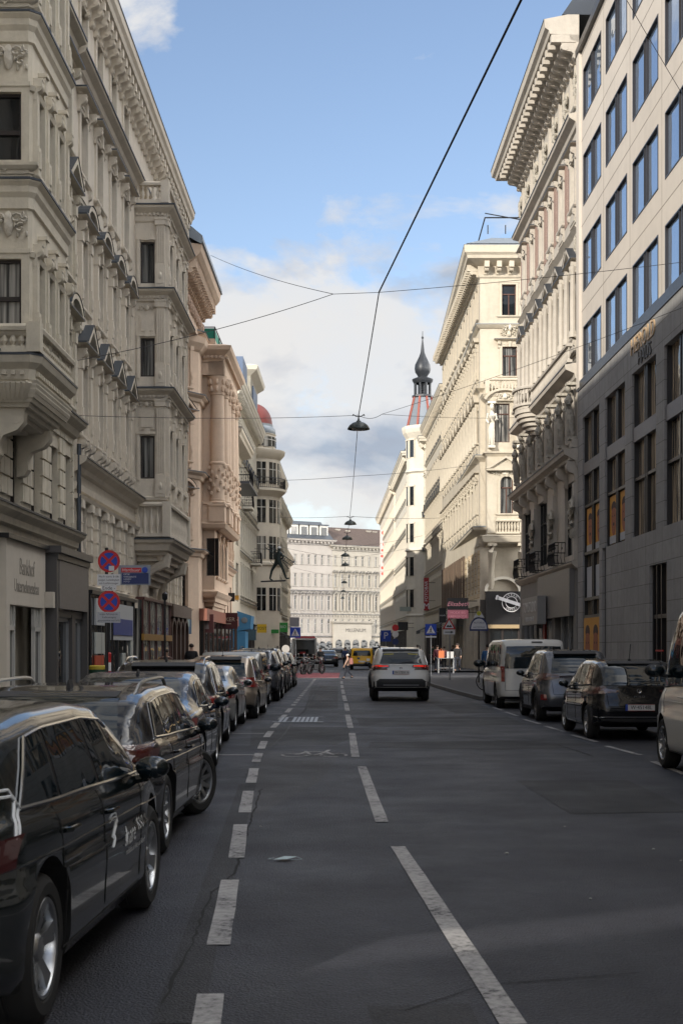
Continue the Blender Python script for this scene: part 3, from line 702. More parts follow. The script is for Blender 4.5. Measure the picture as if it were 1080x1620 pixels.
for z in (11.05,14.45,17.9):
    bd.sweep(bp,[(0,z-.45),(.05,z-.42),(.05,z-.2),(.11,z-.1),(.12,z+.02),(.19,z+.1),(.2,z+.17),(0,z+.22)],top=1)
    bd.sweep(bp,[(0,z+.3),(.04,z+.3),(.04,z+.42),(0,z+.45)]); 
for z in (10.05,13.45,16.85): bd.sweep(bp,[(0,z-.42),(.05,z-.4),(.08,z-.3),(0,z-.26)])
bd.build('bay_cornice',MS1,b1)
bp2=[(bp[0][0]-.06,0),(bp[0][0]-.06,-P-.08),(bp[5][0]+.06,-P-.08),(bp[5][0]+.06,0)]
bd=MB(); balustrade(bd,[(a,min(c,0)) for a,c in bp2],7.68,.58,.17)
bd.box(U(28.45),-P-.06,7.6,U(31.9),0,7.68)
bd.build('balustrade',S_LEFT1,b1)
bd=MB()  # corbelled underside with a shell
for k in range(9):
    t=k/8; z1=7.15-.085*k; w=.1+2.2*(1-math.sqrt(max(0,1-t*t*.96)))
    q=[(U(28.35)+w*.55,0),(U(28.35)+w*.55,-(P+.1)*math.sqrt(max(0,1-t*t*.92))),(U(31.92)-w*.55,-(P+.1)*math.sqrt(max(0,1-t*t*.92))),(U(31.92)-w*.55,0)]
    bd.sweep(q,[(0,z1-.09),(.03,z1-.02),(.03,z1)]); bd.slab(q,z1-.09,z1)
for u in (U(28.9),U(31.4)):
    console(bd,u,5.5,.3,.75,1.35)
for k in range(9):
    a=-.9+k*.225; bd.tube([(U(28.36),-.5+a*.48,7.1),(U(28.5),-.5+a*.36,6.85),(U(28.85),-.48+a*.2,6.6)],[.07,.08,.03],6)
bd.build('bay_corbel',S_LEFT1,b1)
# dark grey reveal columns of the ground floor + fascia
# shopfront 1: pale stone portal
TB=Matrix.Translation((0,0,0))
def shop_text(body_,size,mat,root,u,y,z,a=0,**k): return text(body_,size,mat,root,Tz(u,y,z,a),**k)
s1=MB(); y=-.22
A,Bn=U(29.4),U(33.15)
s1.box(A,y,2.6,Bn,.0,4.0); s1.box(A,y,.1,A+.3,0,2.6); s1.box(Bn-.22,y,.1,Bn,0,2.6); s1.box(A-.1,y-.08,4.0,Bn+.05,.05,4.1,1)
s1.box(A+.95,y,2.6,Bn-.95,y+.01,2.62)
s1.build('shopfront_panel',[S_BAND,BLACK],b1)
s=MB()
for a,c in ((A+.34,A+.95),(Bn-.95,Bn-.26)):
    s.box(a,y+.04,.12,a+.07,y+.12,2.58); s.box(c-.07,y+.04,.12,c,y+.12,2.58); s.box(a,y+.04,2.05,c,y+.12,2.15); s.box(a,y+.04,.12,c,y+.12,.24); s.box((a+c)/2-.02,y+.05,2.15,(a+c)/2+.02,y+.11,2.58); s.quad((a,y+.1,.12),(c,y+.1,.12),(c,y+.1,2.58),(a,y+.1,2.58),1)
s.box(A+.95,.35,.12,A+1.05,.5,2.6); s.box(Bn-1.05,.35,.12,Bn-.95,.5,2.6); s.box(A+1.05,.35,2.0,Bn-1.05,.5,2.1); s.quad((A+.95,.45,.1),(Bn-.95,.45,.1),(Bn-.95,.45,2.6),(A+.95,.45,2.6),1)
s.tube([(A+1.15,.3,1.1),(Bn-1.15,.3,.75)],.03,6,0)
s.build('shop_window',[FRP,GLD],b1)
ENG=flat('engraved_lettering',(.22,.20,.17),.7)
shop_text('Bankhof',.52,ENG,b1,(A+Bn)/2,y-.004,3.45,sx=.85); shop_text('Unternehmensbau',.40,ENG,b1,(A+Bn)/2,y-.004,3.02,sx=.8)
# shopfront 2: dark case frame with a big blank grey sign board
M_SH=flat('shop_grey_lacquer',(.075,.07,.068),.4); M_SH2=flat('sign_board_taupe',(.15,.135,.125),.5)
A2,B2_=U(33.35),U(37.4); s=MB(); y=-.45
s.box(A2,y,.12,A2+.22,0,4.0); s.box(B2_-.18,y,.12,B2_,0,4.0); s.box(A2-.05,y-.12,3.95,B2_+.05,.02,4.12); s.box(A2,y-.04,3.8,B2_,0,3.96); s.box(A2+.2,y+.12,2.42,B2_-.15,0,2.6); s.box(A2+.22,-.2,.12,B2_-.18,.0,.3)
s.box(A2+2.35,y+.1,.12,A2+2.75,0,2.5)
s.build('shopfront_frame',M_SH,b1)
s=MB(); s.box(A2+.24,y-.02,2.62,B2_-.2,y+.1,3.78); s.build('sign_board',M_SH2,b1)
s=MB(); s.quad((A2+.22,-.2,.3),(B2_-.18,-.2,.3),(B2_-.18,-.2,2.42),(A2+.22,-.2,2.42),1)
for u in (A2+.25,A2+2.3,A2+2.8,B2_-.24): s.box(u-.03,-.27,.3,u+.03,-.2,2.42,0)
s.box(A2+.25,-.27,2.32,B2_-.2,-.2,2.42,0); s.build('shop_window',[STEEL,GLD],b1)
s=MB(); s.box(U(33.05),-.42,2.62,U(33.3),-.22,3.0); s.build('alarm_box',S_BAND,b1)
s=MB(); s.tube([(L1+.05,-.12,.1),(L1+.05,-.12,7.2)],.06,8); s.build('drain_pipe',METAL_D,b1)
# ---- B2 ----
Y2=37.7; L2=23.3; b2=side_root('apartment_building',Y2,'L','long grey stone building with black-capped window pediments and a pilastered bay on the left'); b2['group']='ornate old buildings'
V=lambda Y:Y-Y2
uw=[V(38.9)+2.42*i for i in range(4)]; uw2=[V(55.4),V(57.7),V(60.0)]
rows=[dict(z=3.6,h=2.15,w=.95,us=uw+[V(49.9),V(52.3)]+uw2,kind='tmull',fr=FR_DARK,gl=GLD)]
for z,h,st,k in ((7.55,2.0,'tri','tmull'),(11.1,1.95,'seg','tmull'),(14.75,1.75,'hood','tmull'),(18.15,1.4,'plain','tmull')):
    rows.append(dict(z=z,h=h,w=.95,us=uw+uw2,kind=k,sur=st,ms=MS2,fr=flat('frame_greige',(.28,.25,.21),.5),gl=winglass('window_glass_shaded',base=(.03,.03,.03),amt=.8,curt_refl=(.24,.22,.20)) if 'window_glass_shaded' not in bpy.data.materials else bpy.data.materials['window_glass_shaded']))  # dark panes, most with muted grey-brown curtains
facade(b2,0,L2,0,20.2,rows,S_LEFT)
# footprint cut along the sun's direction: added gap that lets sun onto the crossing
body(b2,[(0,.3),(L2-.45,.3),(L2-.45-9.2*1.45,9.5),(0,9.5)],0,20.2,S_LEFT)
sb=MB(); sb.quad((L2,0,0),(L2-.45,.3,0),(L2-.45,.3,20.4),(L2,0,20.4)); sb.build('side_wall',S_LEFT,b2)
b=MB()
b.sweep([(0,0),(L2,0)],[(0,5.95),(.06,6.0),(.08,6.15),(.0,6.2)])
b.sweep([(0,0),(L2,0)],[(0,6.45),(.1,6.5),(.14,6.62),(.32,6.74),(.36,6.86),(0,6.92)],top=1)
b.sweep([(0,0),(L2,0)],[(0,10.35),(.04,10.38),(.06,10.5),(0,10.52)])
b.sweep([(0,0),(L2,0)],[(0,17.55),(.08,17.6),(.12,17.75),(.3,17.84),(.34,17.94),(0,18.0)],top=1)
b.sweep([(-.1,0),(L2+.1,0)],[(0,19.6),(.06,19.65),(.08,19.75),(.1,20.1),(.5,20.25),(.54,20.4),(.62,20.5),(.65,20.75),(0,20.85)],top=1)
n=36
for i in range(n):
    u=.3+(L2-.6)*i/(n-1); b.box(u-.11,-.45,19.95,u+.11,0,20.24); console(b,u,19.45,.19,.40,.6); b.box(u+.2,-.05,19.68,u+.44,0,19.92)
b.build('cornice',MS2,b2)
b=MB()   # consoles between sills of the first main floor and pilasters between mezzanine windows
for u in uw+uw2:
    for k in (-.62,0,.62): console(b,u+k,6.95,.2,.24,.46)
    for s in (-.9,.9):
        b.box(u+s-.3 if s>0 else u+s,-.12,3.5,u+s if s>0 else u+s+.3,0,5.6); b.box(u+s-.36 if s>0 else u+s-.04,-.18,5.5,u+s+.04 if s>0 else u+s+.36,0,5.72)
        for z in (3.9,4.3,4.7,5.1): b.box(u+s-.32 if s>0 else u+s-.02,-.14,z,u+s+.02 if s>0 else u+s+.32,0,z+.03)
b.sweep([(0,0),(L2,0)],[(0,5.72),(.14,5.74),(.18,5.84),(0,5.88)]); b.sweep([(0,0),(L2,0)],[(0,3.2),(.14,3.24),(.2,3.4),(0,3.46)])
b.build('pilaster_order',S_LEFT,b2)
# bay
Pb=1.04; c0,c1=V(48.4),V(54.1); bp=[(c0,0),(c0,-Pb),(c1,-Pb),(c1,0)]
for i in range(3):
    T,Ls=segT(bp[i],bp[i+1]); rws=[]
    if i==0:
        for z,h in ((7.55,1.5),(11.1,1.35),(14.35,1.45)): rws.append(dict(z=z,h=h,w=.5,us=[.42],kind='none',fr=FR_DARK,gl=GLC,d=.14))
    if i==1:
        for z,h in ((7.5,1.9),(11.0,1.8),(14.3,1.7)): rws.append(dict(z=z,h=h,w=.8,us=[1.15,2.85,4.55],kind='cross',sur='arch',ms=MS2,fr=FR_DARK,gl=GL))
    facade(b2,0,Ls,5.2,17.2,rws,S_LEFT,T=T,name='bay_wall',dep=.18)
d=MB()
for i in (0,1):
    T,Ls=segT(bp[i],bp[i+1]); d.T=T
    us=[Ls-.16] if i==0 else [.17,1.98,3.72,Ls-.17]
    for u in us:
        for zb,zt in ((6.9,10.3),(10.75,13.75),(14.2,16.6)):
            d.box(u-.15,-.09,zb,u+.15,0,zt)
            for q in range(4): d.box(u-.12+.075*q,-.115,zb+.85,u-.09+.075*q,-.09,zt-.35)
            d.box(u-.19,-.14,zt-.25,u+.19,0,zt); d.box(u-.21,-.16,zt-.07,u+.21,0,zt)
            d.box(u-.18,-.13,zb,u+.18,0,zb+.75); d.box(u-.12,-.15,zb+.12,u+.12,-.12,zb+.63); d.ell((u,-.15,zb+.38),(.07,.04,.14),7,4)
    if i==0:
        for zb in (9.25,12.6): d.box(.14,-.04,zb,.66,0,zb+.65); d.box(.2,-.07,zb+.08,.6,0,zb+.57); orn(b2,T@Matrix.Translation((.4,-.02,zb+.75)),.6,.26,3,S_LEFT,dep=.05)
        for zb,zt in ((7.5,9.1),(11.05,12.5),(14.3,15.85)): d.box(.06,-.05,zb,.15,0,zt); d.box(.69,-.05,zb,.75,0,zt); d.box(.06,-.07,zt,.75,0,zt+.09); d.box(.34,-.1,zt-.02,.5,0,zt+.2)
d.build('pilaster',S_LEFT,b2)
b=MB()
for z in (10.35,13.8):
    b=MB(); b.sweep(bp,[(0,z-.12),(.08,z-.08),(.12,z+.1),(.32,z+.22),(.36,z+.32),(0,z+.42)],top=1); dentils(b,bp,z+.0,.13,.07,.08,.16); b.build('bay_cornice',MS2,b2)
b=MB()
b.sweep(bp,[(0,16.45),(.06,16.5),(.1,16.75),(.3,16.9),(.36,17.02),(0,17.1)],top=1); dentils(b,bp,16.68,.13,.07,.08,.16); b.box(c0,-Pb,17.05,c1,0,17.1); b.build('bay_cornice',MS2,b2); b=MB()
b.sweep(bp,[(0,5.0),(.12,5.05),(.18,5.25),(.3,5.32),(.34,5.45),(0,5.5)],top=1)
b.build('bay_cornice',MS2,b2); b=MB(); b.sweep(bp,[(0,6.78),(.08,6.8),(.1,6.9),(0,6.94)])
b.build('bay_cornice',MS2,b2)
b=MB(); balustrade(b,bp,17.12,.75,.17); b.build('balustrade',S_LEFT,b2); b=MB(); balustrade(b,[(c0-.04,0),(c0-.04,-Pb-.06),(c1+.04,-Pb-.06),(c1+.04,0)],5.52,1.2,.19); b.build('balustrade',S_LEFT,b2)
b=MB()
for k in range(6):
    t=k/5; q=[(c0+.1+t*1.2,0),(c0+.1+t*1.2,-Pb*(1-t*.75)),(c1-.1-t*1.2,-Pb*(1-t*.75)),(c1-.1-t*1.2,0)]; b.slab(q,4.9-.2*k,5.1-.2*k)
for u in (c0+.45,c1-.45):
    b.tube([(u,-1.0,4.95),(u,-.95,4.6),(u,-.6,4.45),(u,-.3,4.2),(u,-.2,3.6),(u,-.16,3.2)],[.22,.22,.16,.15,.17,.1],8); b.ell((u,-.9,4.85),(.26,.24,.26),8,5); b.ell((u,-.25,3.35),(.2,.18,.3),7,5)
b.build('bay_corbel',S_LEFT,b2)
b=MB(); b.add([(0,-.62,20.75),(L2+.02,-.62,20.75),(L2-.45-9.2*1.45,9.5,20.75),(0,9.5,20.75),(0,1.5,24.1),(L2-2,1.5,24.1),(L2-13,8.5,24.1),(0,8.5,24.1)],[(0,1,5,4),(1,2,6,5),(2,3,7,6),(3,0,4,7),(4,5,6,7),(3,2,1,0)]); b.build('roof',METAL_D,b2,fix=True)
# shops of B2: glass front with white blinds, then ox-blood framed shop with brass band
def glass_shop(root,u0,u1,zt,y,posts,mframe,name='shop_window',glm=GLD):
    s=MB(); s.quad((u0,y,.3),(u1,y,.3),(u1,y,zt),(u0,y,zt),1); s.box(u0,y-.06,.12,u1,0,.3,0); s.box(u0,y-.1,zt,u1,0.02,zt+.1,0)
    s.quad((u0,y,.3),(u0,0,.3),(u0,0,zt),(u0,y,zt),1); s.quad((u1,y,.3),(u1,0,.3),(u1,0,zt),(u1,y,zt),1)
    for p in posts: s.box(p-.035,y-.05,.3,p+.035,y-.002,zt,0)
    return s.build(name,[mframe,glm],root)
glass_shop(b2,.25,V(46.0),3.15,-.35,[.3,1.9,3.3,4.8,6.4,8.0],BLACK)
s=MB(); s.box(1.0,-.42,2.3,2.9,-.36,3.05); s.box(3.6,-.41,1.9,7.6,-.36,3.0); s.build('window_blind',flat('blind_white',(.42,.43,.44),.6),b2)
s=MB(); s.box(1.0,-.40,.9,2.3,-.36,1.45); s.box(1.0,-.41,.85,2.3,-.37,.95); s.build('window_display',flat('display_red_orange',(.42,.07,.03),.5),b2)  # red boxes stand in for a red bus reflected in the glass
s=MB(); s.box(1.0,-.40,1.5,2.6,-.36,2.1); s.box(5.6,-.4,.4,6.2,-.36,1.5); s.box(7.2,-.4,.9,7.7,-.36,1.9); s.build('window_display',flat('display_pale',(.42,.43,.40),.5),b2)  # pale boxes: posters and the white of the reflected bus
s=MB(); s.box(3.8,-.43,2.05,7.4,-.412,2.55); s.build('blue_banner',flat('banner_blue',(.04,.06,.22),.5),b2)
s=MB(); s.box(V(46.1),-.2,.1,V(46.9),0,3.2); s.box(V(46.0),-.3,3.0,V(47.0),0,3.3); s.box(V(46.0),-.25,.1,V(47.0),0,.5); s.build('door_pier',S_LEFT,b2)
OXB=flat('oxblood_lacquer',(.075,.018,.015),.35); BRASS=flat('brass_band',(.45,.26,.07),.35,.7)
glass_shop(b2,V(47.2),V(54.5),3.3,-.4,[V(47.25),V(48.9),V(50.6),V(52.4),V(54.4)],OXB)
s=MB(); s.box(V(47.1),-.5,1.92,V(54.5),-.41,2.14); s.build('brass_band',BRASS,b2)
glass_shop(b2,V(55),V(61),2.9,-.25,[V(55.1),V(56.5),V(58),V(59.5),V(60.9)],flat('wood_dark',(.06,.03,.02),.5))
s=MB(); s.box(V(54.9),-.5,2.9,L2,0,3.4); s.build('shop_fascia',flat('fascia_brown',(.09,.055,.04),.5),b2)
s=MB()
for k in range(4):
    u=V(55.6)+1.4*k; 
    for i in range(8):
        a=PI*i/8; c=PI*(i+1)/8; s.prism([(u-.55*math.cos(a),2.2+.55*math.sin(a)),(u-.55*math.cos(c),2.2+.55*math.sin(c)),(u-.7*math.cos(c),2.2+.7*math.sin(c)),(u-.7*math.cos(a),2.2+.7*math.sin(a))],-.45,-.3)
    s.box(u-.7,-.45,.1,u-.55,-.3,2.2); s.box(u+.55,-.45,.1,u+.7,-.3,2.2)
s.build('wooden_arcade',flat('wood_dark',(.06,.03,.02)),b2)
# ---- pink building ----
Y3=68.5; L3=19.5; b3=side_root('apartment_building',Y3,'L','pink stucco building with giant column bay and orange carved eaves on the left'); b3['group']='ornate old buildings'
MS3=[S_PINK,METAL_D]
us=[11.7,14.1,16.1,18.1]
rows=[dict(z=z,h=2.0,w=.95,us=us,kind='cross',sur=st,ms=MS3,fr=FR_DARK,gl=GL) for z,st in ((7.0,'seg'),(10.8,'tri'),(14.4,'cols'))]+[dict(z=3.2,h=2.2,w=1,us=us,kind='cross',fr=FR_DARK,gl=GLD)]
facade(b3,0,L3,0,17.0,rows,S_PINK)
# side wall along the added slanted gap; facing the camera, ornate windows
ang=math.atan2(9.5,-9.5*1.45)
Ts,Ls=segT((-9.5*1.45,9.5),(0,0))
facade(b3,0,Ls,0,19.2,[dict(z=z,h=2.0,w=.9,us=[Ls-1.3-2.1*i for i in range(7)],kind='cross',sur=st,ms=MS3,fr=FR_DARK,gl=GL) for z,st in ((3.6,'plain'),(7.0,'seg'),(10.8,'tri'),(14.4,'tri'))],S_PINK,T=Ts,name='side_wall')
body(b3,[(.35,.3),(L3,.3),(L3,10),(-9.3*1.45+.4,9.6)],0,16.95,S_PINK)
body(b3,[(.3,.25),(1.5,.25),(1.5,9.6),(-9.3*1.45+.4,9.6)],16.95,19.3,S_PINK)
body(b3,[(0,0),(1.5,0),(1.5,.25),(0.3,.25)],16.9,19.3,S_PINK)
cp=[(-9.5*1.45,9.5),(0,0),(L3,0)]
b=MB()
for z in (6.2,10.0,13.8,16.9): b.sweep(cp,[(0,z-.1),(.1,z-.05),(.14,z+.1),(.3,z+.2),(.34,z+.3),(0,z+.36)],top=1)
cq=[(-7.4,.0),(1.5,0)]; b.sweep(cq,[(-.9,16.9),(0,16.9),(0,18.0),(.15,18.1),(.2,18.5),(.75,18.9),(.9,19.1),(.95,19.4),(-.9,19.6)]); brackets(b,-7.2,1.3,.5,.18,.7,.45,18.4)
b.sweep(cp,[(0,16.2),(.1,16.3),(.3,16.6),(.35,16.9),(0,17.0)])
b.build('cornice',MS3,b3)
for i,u in enumerate([.3,1.0]): orn(b3,Matrix.Translation((u,-.02,17.2)),.8,.7,i,S_PINKR,name='carved_frieze')
for i in range(10): orn(b3,Matrix.Translation((.8-.85*i,-.02,17.15)),.7,.8,i,S_PINKR,dep=.16,name='carved_frieze')
for i in range(10): orn(b3,Ts@Matrix.Translation((Ls-.6-1.2*i,-.02,17.2)),.8,.7,i,S_PINKR,name='carved_frieze')
b=MB(); b.sweep([(-7.5,0),(1.6,0)],[(.9,19.4),(1.02,19.45),(.98,19.75),(.2,20.4),(-.9,20.4)]); b.slab([(-13.7,9.6),(-7.4,.9),(1.6,.9),(1.6,9.5)],19.4,20.4); b.slab([(1.6,9.5),(1.6,.3),(L3,.3),(L3,9.5)],16.96,17.1); b.build('roof',METAL_G,b3)
# giant order bay
Pc=.6; c0,c1=1.85,9.7; bp=[(c0,0),(c0,-Pc),(c1,-Pc),(c1,0)]
for i in range(3):
    T,Lq=segT(bp[i],bp[i+1]); rws=[]
    if i==0: rws=[dict(z=5.3,h=1.9,w=.62,us=[.5],kind='none',fr=FR_DARK,gl=GLD)]
    if i==1: rws=[dict(z=z,h=1.9,w=1,us=[1.5,3.6,5.7],kind='cross',fr=FR_DARK,gl=GL,sur='arch',ms=MS3) for z in (5.3,9.3,12.6)]
    facade(b3,0,Lq,4.2,17.3,rws,S_PINK,T=T,name='bay_wall')
b=MB()
for (u,y) in ((c0+.0,-.75),(c0+1.0,-Pc-.3),(c0+3,-Pc-.25),(c1-2.4,-Pc-.25),(c1-.3,-Pc-.25)):
    b.box(u-.45,y-.4,8.0,u+.45,y+.4,8.9); b.box(u-.5,y-.45,8.8,u+.5,y+.45,8.9); b.lathe([(.44,8.9),(.46,8.98),(.38,9.06),(.40,9.12),(.36,9.2),(.38,10.9),(.42,10.92),(.42,11.0),(.36,11.05),(.355,12.5),(.32,14.4),(.36,14.42),(.36,14.5)],(u,y,0),20)
    b.lathe([(.34,14.5),(.40,14.8),(.38,14.9),(.46,15.2),(.5,15.35)],(u,y,0),12)
    for z,rr in ((14.7,.40),(15.05,.46)):
        for q in range(8): b.ell((u+rr*math.cos(q*PI/4),y+rr*math.sin(q*PI/4),z),(.1,.1,.16),6,4)
    for q in range(30): 
        a=q*2.4; b.ell((u+.42*math.cos(a),y+.42*math.sin(a),9.4+q*.05),(.09,.09,.11),5,4)
b.box(c0-.3,-Pc-.5,15.4,c0+.5,-.3,16.1); b.box(c0-.3,-Pc-.5,15.4,c1+.3,0,16.05)
bpx=[(c0-.3,0),(c0-.3,-Pc-.45),(c1+.3,-Pc-.45),(c1+.3,0)]
b.sweep(bpx,[(0,16.1),(.08,16.2),(.1,16.35),(.4,16.6),(.45,16.8),(0,16.95)]); dentils(b,bpx,16.22,.18,.1,.12,.25); b.slab(bpx,16.0,16.9)
b.sweep(bpx,[(-.2,7.6),(.1,7.7),(.2,7.9),(0,8.0),(0,8.9),(.08,8.9),(.08,9.0),(-.4,9.02)]); b.slab(bpx,7.7,8.0)
b.sweep(bp,[(0,4.2),(.1,4.3),(.2,4.5),(0,4.6)]); 
for k in range(5): q=[(c0+.3+k*.5,0),(c0+.3+k*.5,-Pc*(1-k*.18)),(c1-.3-k*.5,-Pc*(1-k*.18)),(c1-.3-k*.5,0)]; b.slab(q,4.0-.22*k,4.22-.22*k)
b.build('giant_column_bay',S_PINK,b3)
b=MB(); b.slab([(c0,.5),(c0,-Pc-.3),(c1,-Pc-.3),(c1,.5)],16.9,17.0); 
for (u,y) in ((c0+.1,-Pc),(c0+2.5,-Pc),(c0+5,-Pc),(c1-.1,-Pc)): b.tube([(u,y,17.0),(u,y,17.9)],.025,5)
b.tube([(c0+.1,0,17.9),(c0+.1,-Pc,17.9),(c1-.1,-Pc,17.9)],.03,5); b.build('terrace_railing',IRON,b3)
b=MB(); b.box(c0+.15,-Pc+.03,17.05,c1-.15,-Pc+.05,17.85); b.box(c0+.13,-Pc,17.05,c0+.15,0,17.85); b.build('terrace_screen',flat('awning_green',(.01,.20,.14),.6),b3)
glass_shop(b3,.3,L3-.3,3.0,-.2,rng(.4,L3-.4,9),flat('wood_brown',(.10,.05,.03),.5))
s=MB(); s.box(.1,-.4,3.0,L3-.1,0,3.6); s.build('shop_fascia',flat('fascia_rust',(.22,.08,.05),.6),b3)
# ---- generic farther facades ----
def generic(name,label,side,Y0,Y1,ztop,floors,mat,pitch=2.3,w=1.0,fr=FR_DARK,gl=GL,zshop=4.0,roofm=METAL_D,rh=2.5,over=.7,dep=12,bstep=.7,fasc=None,pil=True,sur=None,roofin=1.2,dcol=None,bracket=True,off=0,group=None,cour=True,fsur=True):
    if side=='L': root=side_root(name,Y0,'L',label)
    else: root=side_root(name,Y1,'R',label)
    if off: root.location.x+=off*(1 if side=='L' else -1)
    if group: root['group']=group
    L=Y1-Y0; ms=[mat,roofm]; n=max(1,int((L-.8)/pitch)); us=[L/2+(i-(n-1)/2)*L/n for i in range(n)]
    rows=[dict(z=z,h=h,w=w,us=us,kind=k,sur=s if fsur else None,ms=ms,fr=fr,gl=gl) for z,h,k,s in floors]
    facade(root,0,L,zshop-.2,ztop,rows,mat)
    body(root,[(0,.3),(L,.3),(L,dep),(0,dep)],0,ztop,mat)
    b=MB(); b.box(0,0,0,.5,.3,zshop-.2); b.quad((0,0,zshop-.2),(0,.3,zshop-.2),(0,.3,ztop),(0,0,ztop)); b.build('side_wall',mat,root); b=MB(); b.box(L-.5,0,0,L,.3,zshop-.2); b.quad((L,0,zshop),(L,.3,zshop),(L,.3,ztop),(L,0,ztop)); b.build('side_wall',mat,root)
    b=MB(); pth=[(0,.2),(0,0),(L,0),(L,.2)]
    b.sweep(pth,[(0,ztop-1.0),(.1,ztop-.95),(.12,ztop-.5),(over*.85,ztop-.25),(over*.9,ztop-.05),(over,ztop+.05),(over+.03,ztop+.3),(0,ztop+.4)],top=1)
    if bracket: brackets(b,.2,L-.2,bstep,.2,over*.8,.32,ztop-.62)
    if cour:
        for z,h,k,s in floors: b.sweep(pth,[(0,z-.62),(.07,z-.58),(.14,z-.45),(.17,z-.38),(0,z-.34)],top=1)
    b.build('cornice',ms,root)
    roofbox(root,L,ztop+.3,dep,rh,roofm,roofin,-over)
    s=MB(); s.quad((.5,.35,.1),(L-.5,.35,.1),(L-.5,.35,zshop-.6),(.5,.35,zshop-.6),1); k=max(2,int(L/2.6))
    for u in rng(.5,L-.5,k): s.box(u-.12,-.05,.1,u+.12,.34,zshop-.6,0)
    s.build('shop_window',[dcol or flat('shop_dark',(.04,.035,.035),.4),GLD],root)
    s=MB(); s.box(.05,-.12,zshop-.75,L-.05,.3,zshop-.15); s.build('shop_fascia',fasc or mat,root)
    return root,L,us
fl=lambda *a:list(a)
g,L,us=generic('apartment_building','plain beige building with dark grouped windows between the pink and the white building','L',88,97,15.2,[(4.8,2.6,'grid',None),(8.6,2.4,'grid',None),(12.2,2.2,'grid',None)],S_BEIGE,pitch=2.9,w=2.1,bracket=False,over=.9,cour=False,off=-.25)
b=MB(); b.box(.2,-.9,15.3,L,.3,15.55); b.box(.4,-1.3,12.1,L-1,-.02,12.25); b.build('balcony_slab',METAL_D,g)
iron_balcony(g,3,12.25,3.4,1.2)
g4,L4,us4=generic('apartment_building','off white ornate building with bracketed eaves and blue roof boxes on the left','L',97,122.5,20.2,[(5.6,2.3,'cross','plain'),(9.2,2.2,'cross','hood'),(12.9,2.1,'cross','tri'),(16.6,1.7,'cross','plain')],S_WHITE,pitch=2.2,w=.95,over=.8,zshop=4.4,rh=1.5,off=-.8)
for u,z in ((9,12.3),(18.5,8.6)): 
    iron_balcony(g4,u,z,2.2,.8); b=MB(); b.box(u-1.15,-.85,z-.16,u+1.15,0,z); b.build('balcony_slab',S_WHITE,g4)
b=MB()
b.box(2,-.6,20.5,6,2.5,22.4); b.box(11,-.7,20.5,15.5,2.5,22.0); b.build('roof_box',flat('roof_blue_grey',(.10,.14,.22),.5,.3),g4)
b=MB(); b.sweep([(9.6,0),(9.6,-.6),(17.4,-.6),(17.4,0)],[(0,20.5),(0,22.5),(.5,22.9),(.6,23.2),(0,23.4)]); b.slab([(9.6,1),(9.6,-.6),(17.4,-.6),(17.4,1)],20.4,23.2); b.build('attic_gable',S_WHITE,g4)
# round corner tower with a red dome
g5,L5,us5=generic('corner_building','cream corner building with round tower and red dome far down the left side','L',122.5,150,19,[(5.8,2.2,'cross','plain'),(9.3,2.1,'cross','hood'),(12.8,2.0,'cross','plain'),(16.2,1.6,'cross','plain')],S_OFF,pitch=2.5,zshop=4.6)
b=MB(); cx,cy=1.0,1.1; r=2.25
b.lathe([(r,0),(r,8.8),(r+.15,8.9),(r+.15,9.1),(r,9.2),(r,14.9),(r+.1,15.0),(r+.55,15.4),(r+.55,15.6),(r,15.62),(r,18.2),(r+.1,18.3),(r+.45,18.7),(r+.5,19.0),(r-.35,19.2),(r-.4,20.4),(r-.3,20.5),(r-.5,20.6)],(cx,cy,0),32); b.build('tower_drum',S_OFF,g5)
b=MB(); b.lathe([(r-.4,20.5),(r-.35,20.65),(r-.4,21.0),(r-.6,21.2),(r-.6,21.4)],(cx,cy,0),32); b.build('dome_base',METAL_G,g5)
b=MB(); b.lathe([(r-.62,21.4)]+[((r-.65)*math.cos(a),21.4+1.9*math.sin(a)) for a in [i*PI/2/10 for i in range(11)]],(cx,cy,0),32); b.build('dome',flat('dome_red',(.15,.025,.02),.6),g5)
for zz,h,nn in ((4.9,2,6),(9.4,2.0,6),(12.6,2.0,6),(16.0,1.9,6),(19.35,.9,8)):
    for k in range(nn):
        a=R(-180+k*360/ (nn*1.0)*.5-10); rr=r-.12 if zz<19 else r-.5
        T=Matrix.Translation((cx+rr*math.cos(a),cy+rr*math.sin(a),zz))@Matrix.Rotation(a+PI/2,4,'Z')
        m=MB(); m.box(-.4,-.14,0,.4,.2,h,1); m.box(-.03,-.16,0,.03,-.1,h,0); m.box(-.4,-.17,h*.65,.4,-.1,h*.65+.06,0)
        link('window',_mc.setdefault(('tw',h),m.mesh('window',[FR_WHITE,GLD])),g5,M=T)
b=MB(); n=30
for z in (15.65,16.1,16.5): b.tube([(cx+(r+.5)*math.cos(2*PI*i/n),cy+(r+.5)*math.sin(2*PI*i/n),z) for i in range(n+1)],.03,4)
for i in range(90): a=2*PI*i/90; b.tube([(cx+(r+.5)*math.cos(a),cy+(r+.5)*math.sin(a),15.6),(cx+(r+.5)*math.cos(a),cy+(r+.5)*math.sin(a),16.5)],.018,4)
b.build('balcony_railing',IRON,g5)
generic('apartment_building','narrow honey beige building just left of the far white terrace','L',150,176,17.5,[(5.6,2.1,'cross','plain'),(9,2.1,'cross','hood'),(12.4,2.0,'cross','plain')],S_CREAM,pitch=2.6,zshop=4.4,off=-.6)
generic('apartment_building','distant plain building at the far end of the left row','L',176,240,16.5,[(5.6,2.1,'cross','plain'),(9,2.1,'cross','plain'),(12.4,2.0,'cross','plain')],S_BEIGE,pitch=2.8,zshop=4.4,off=-3.0)
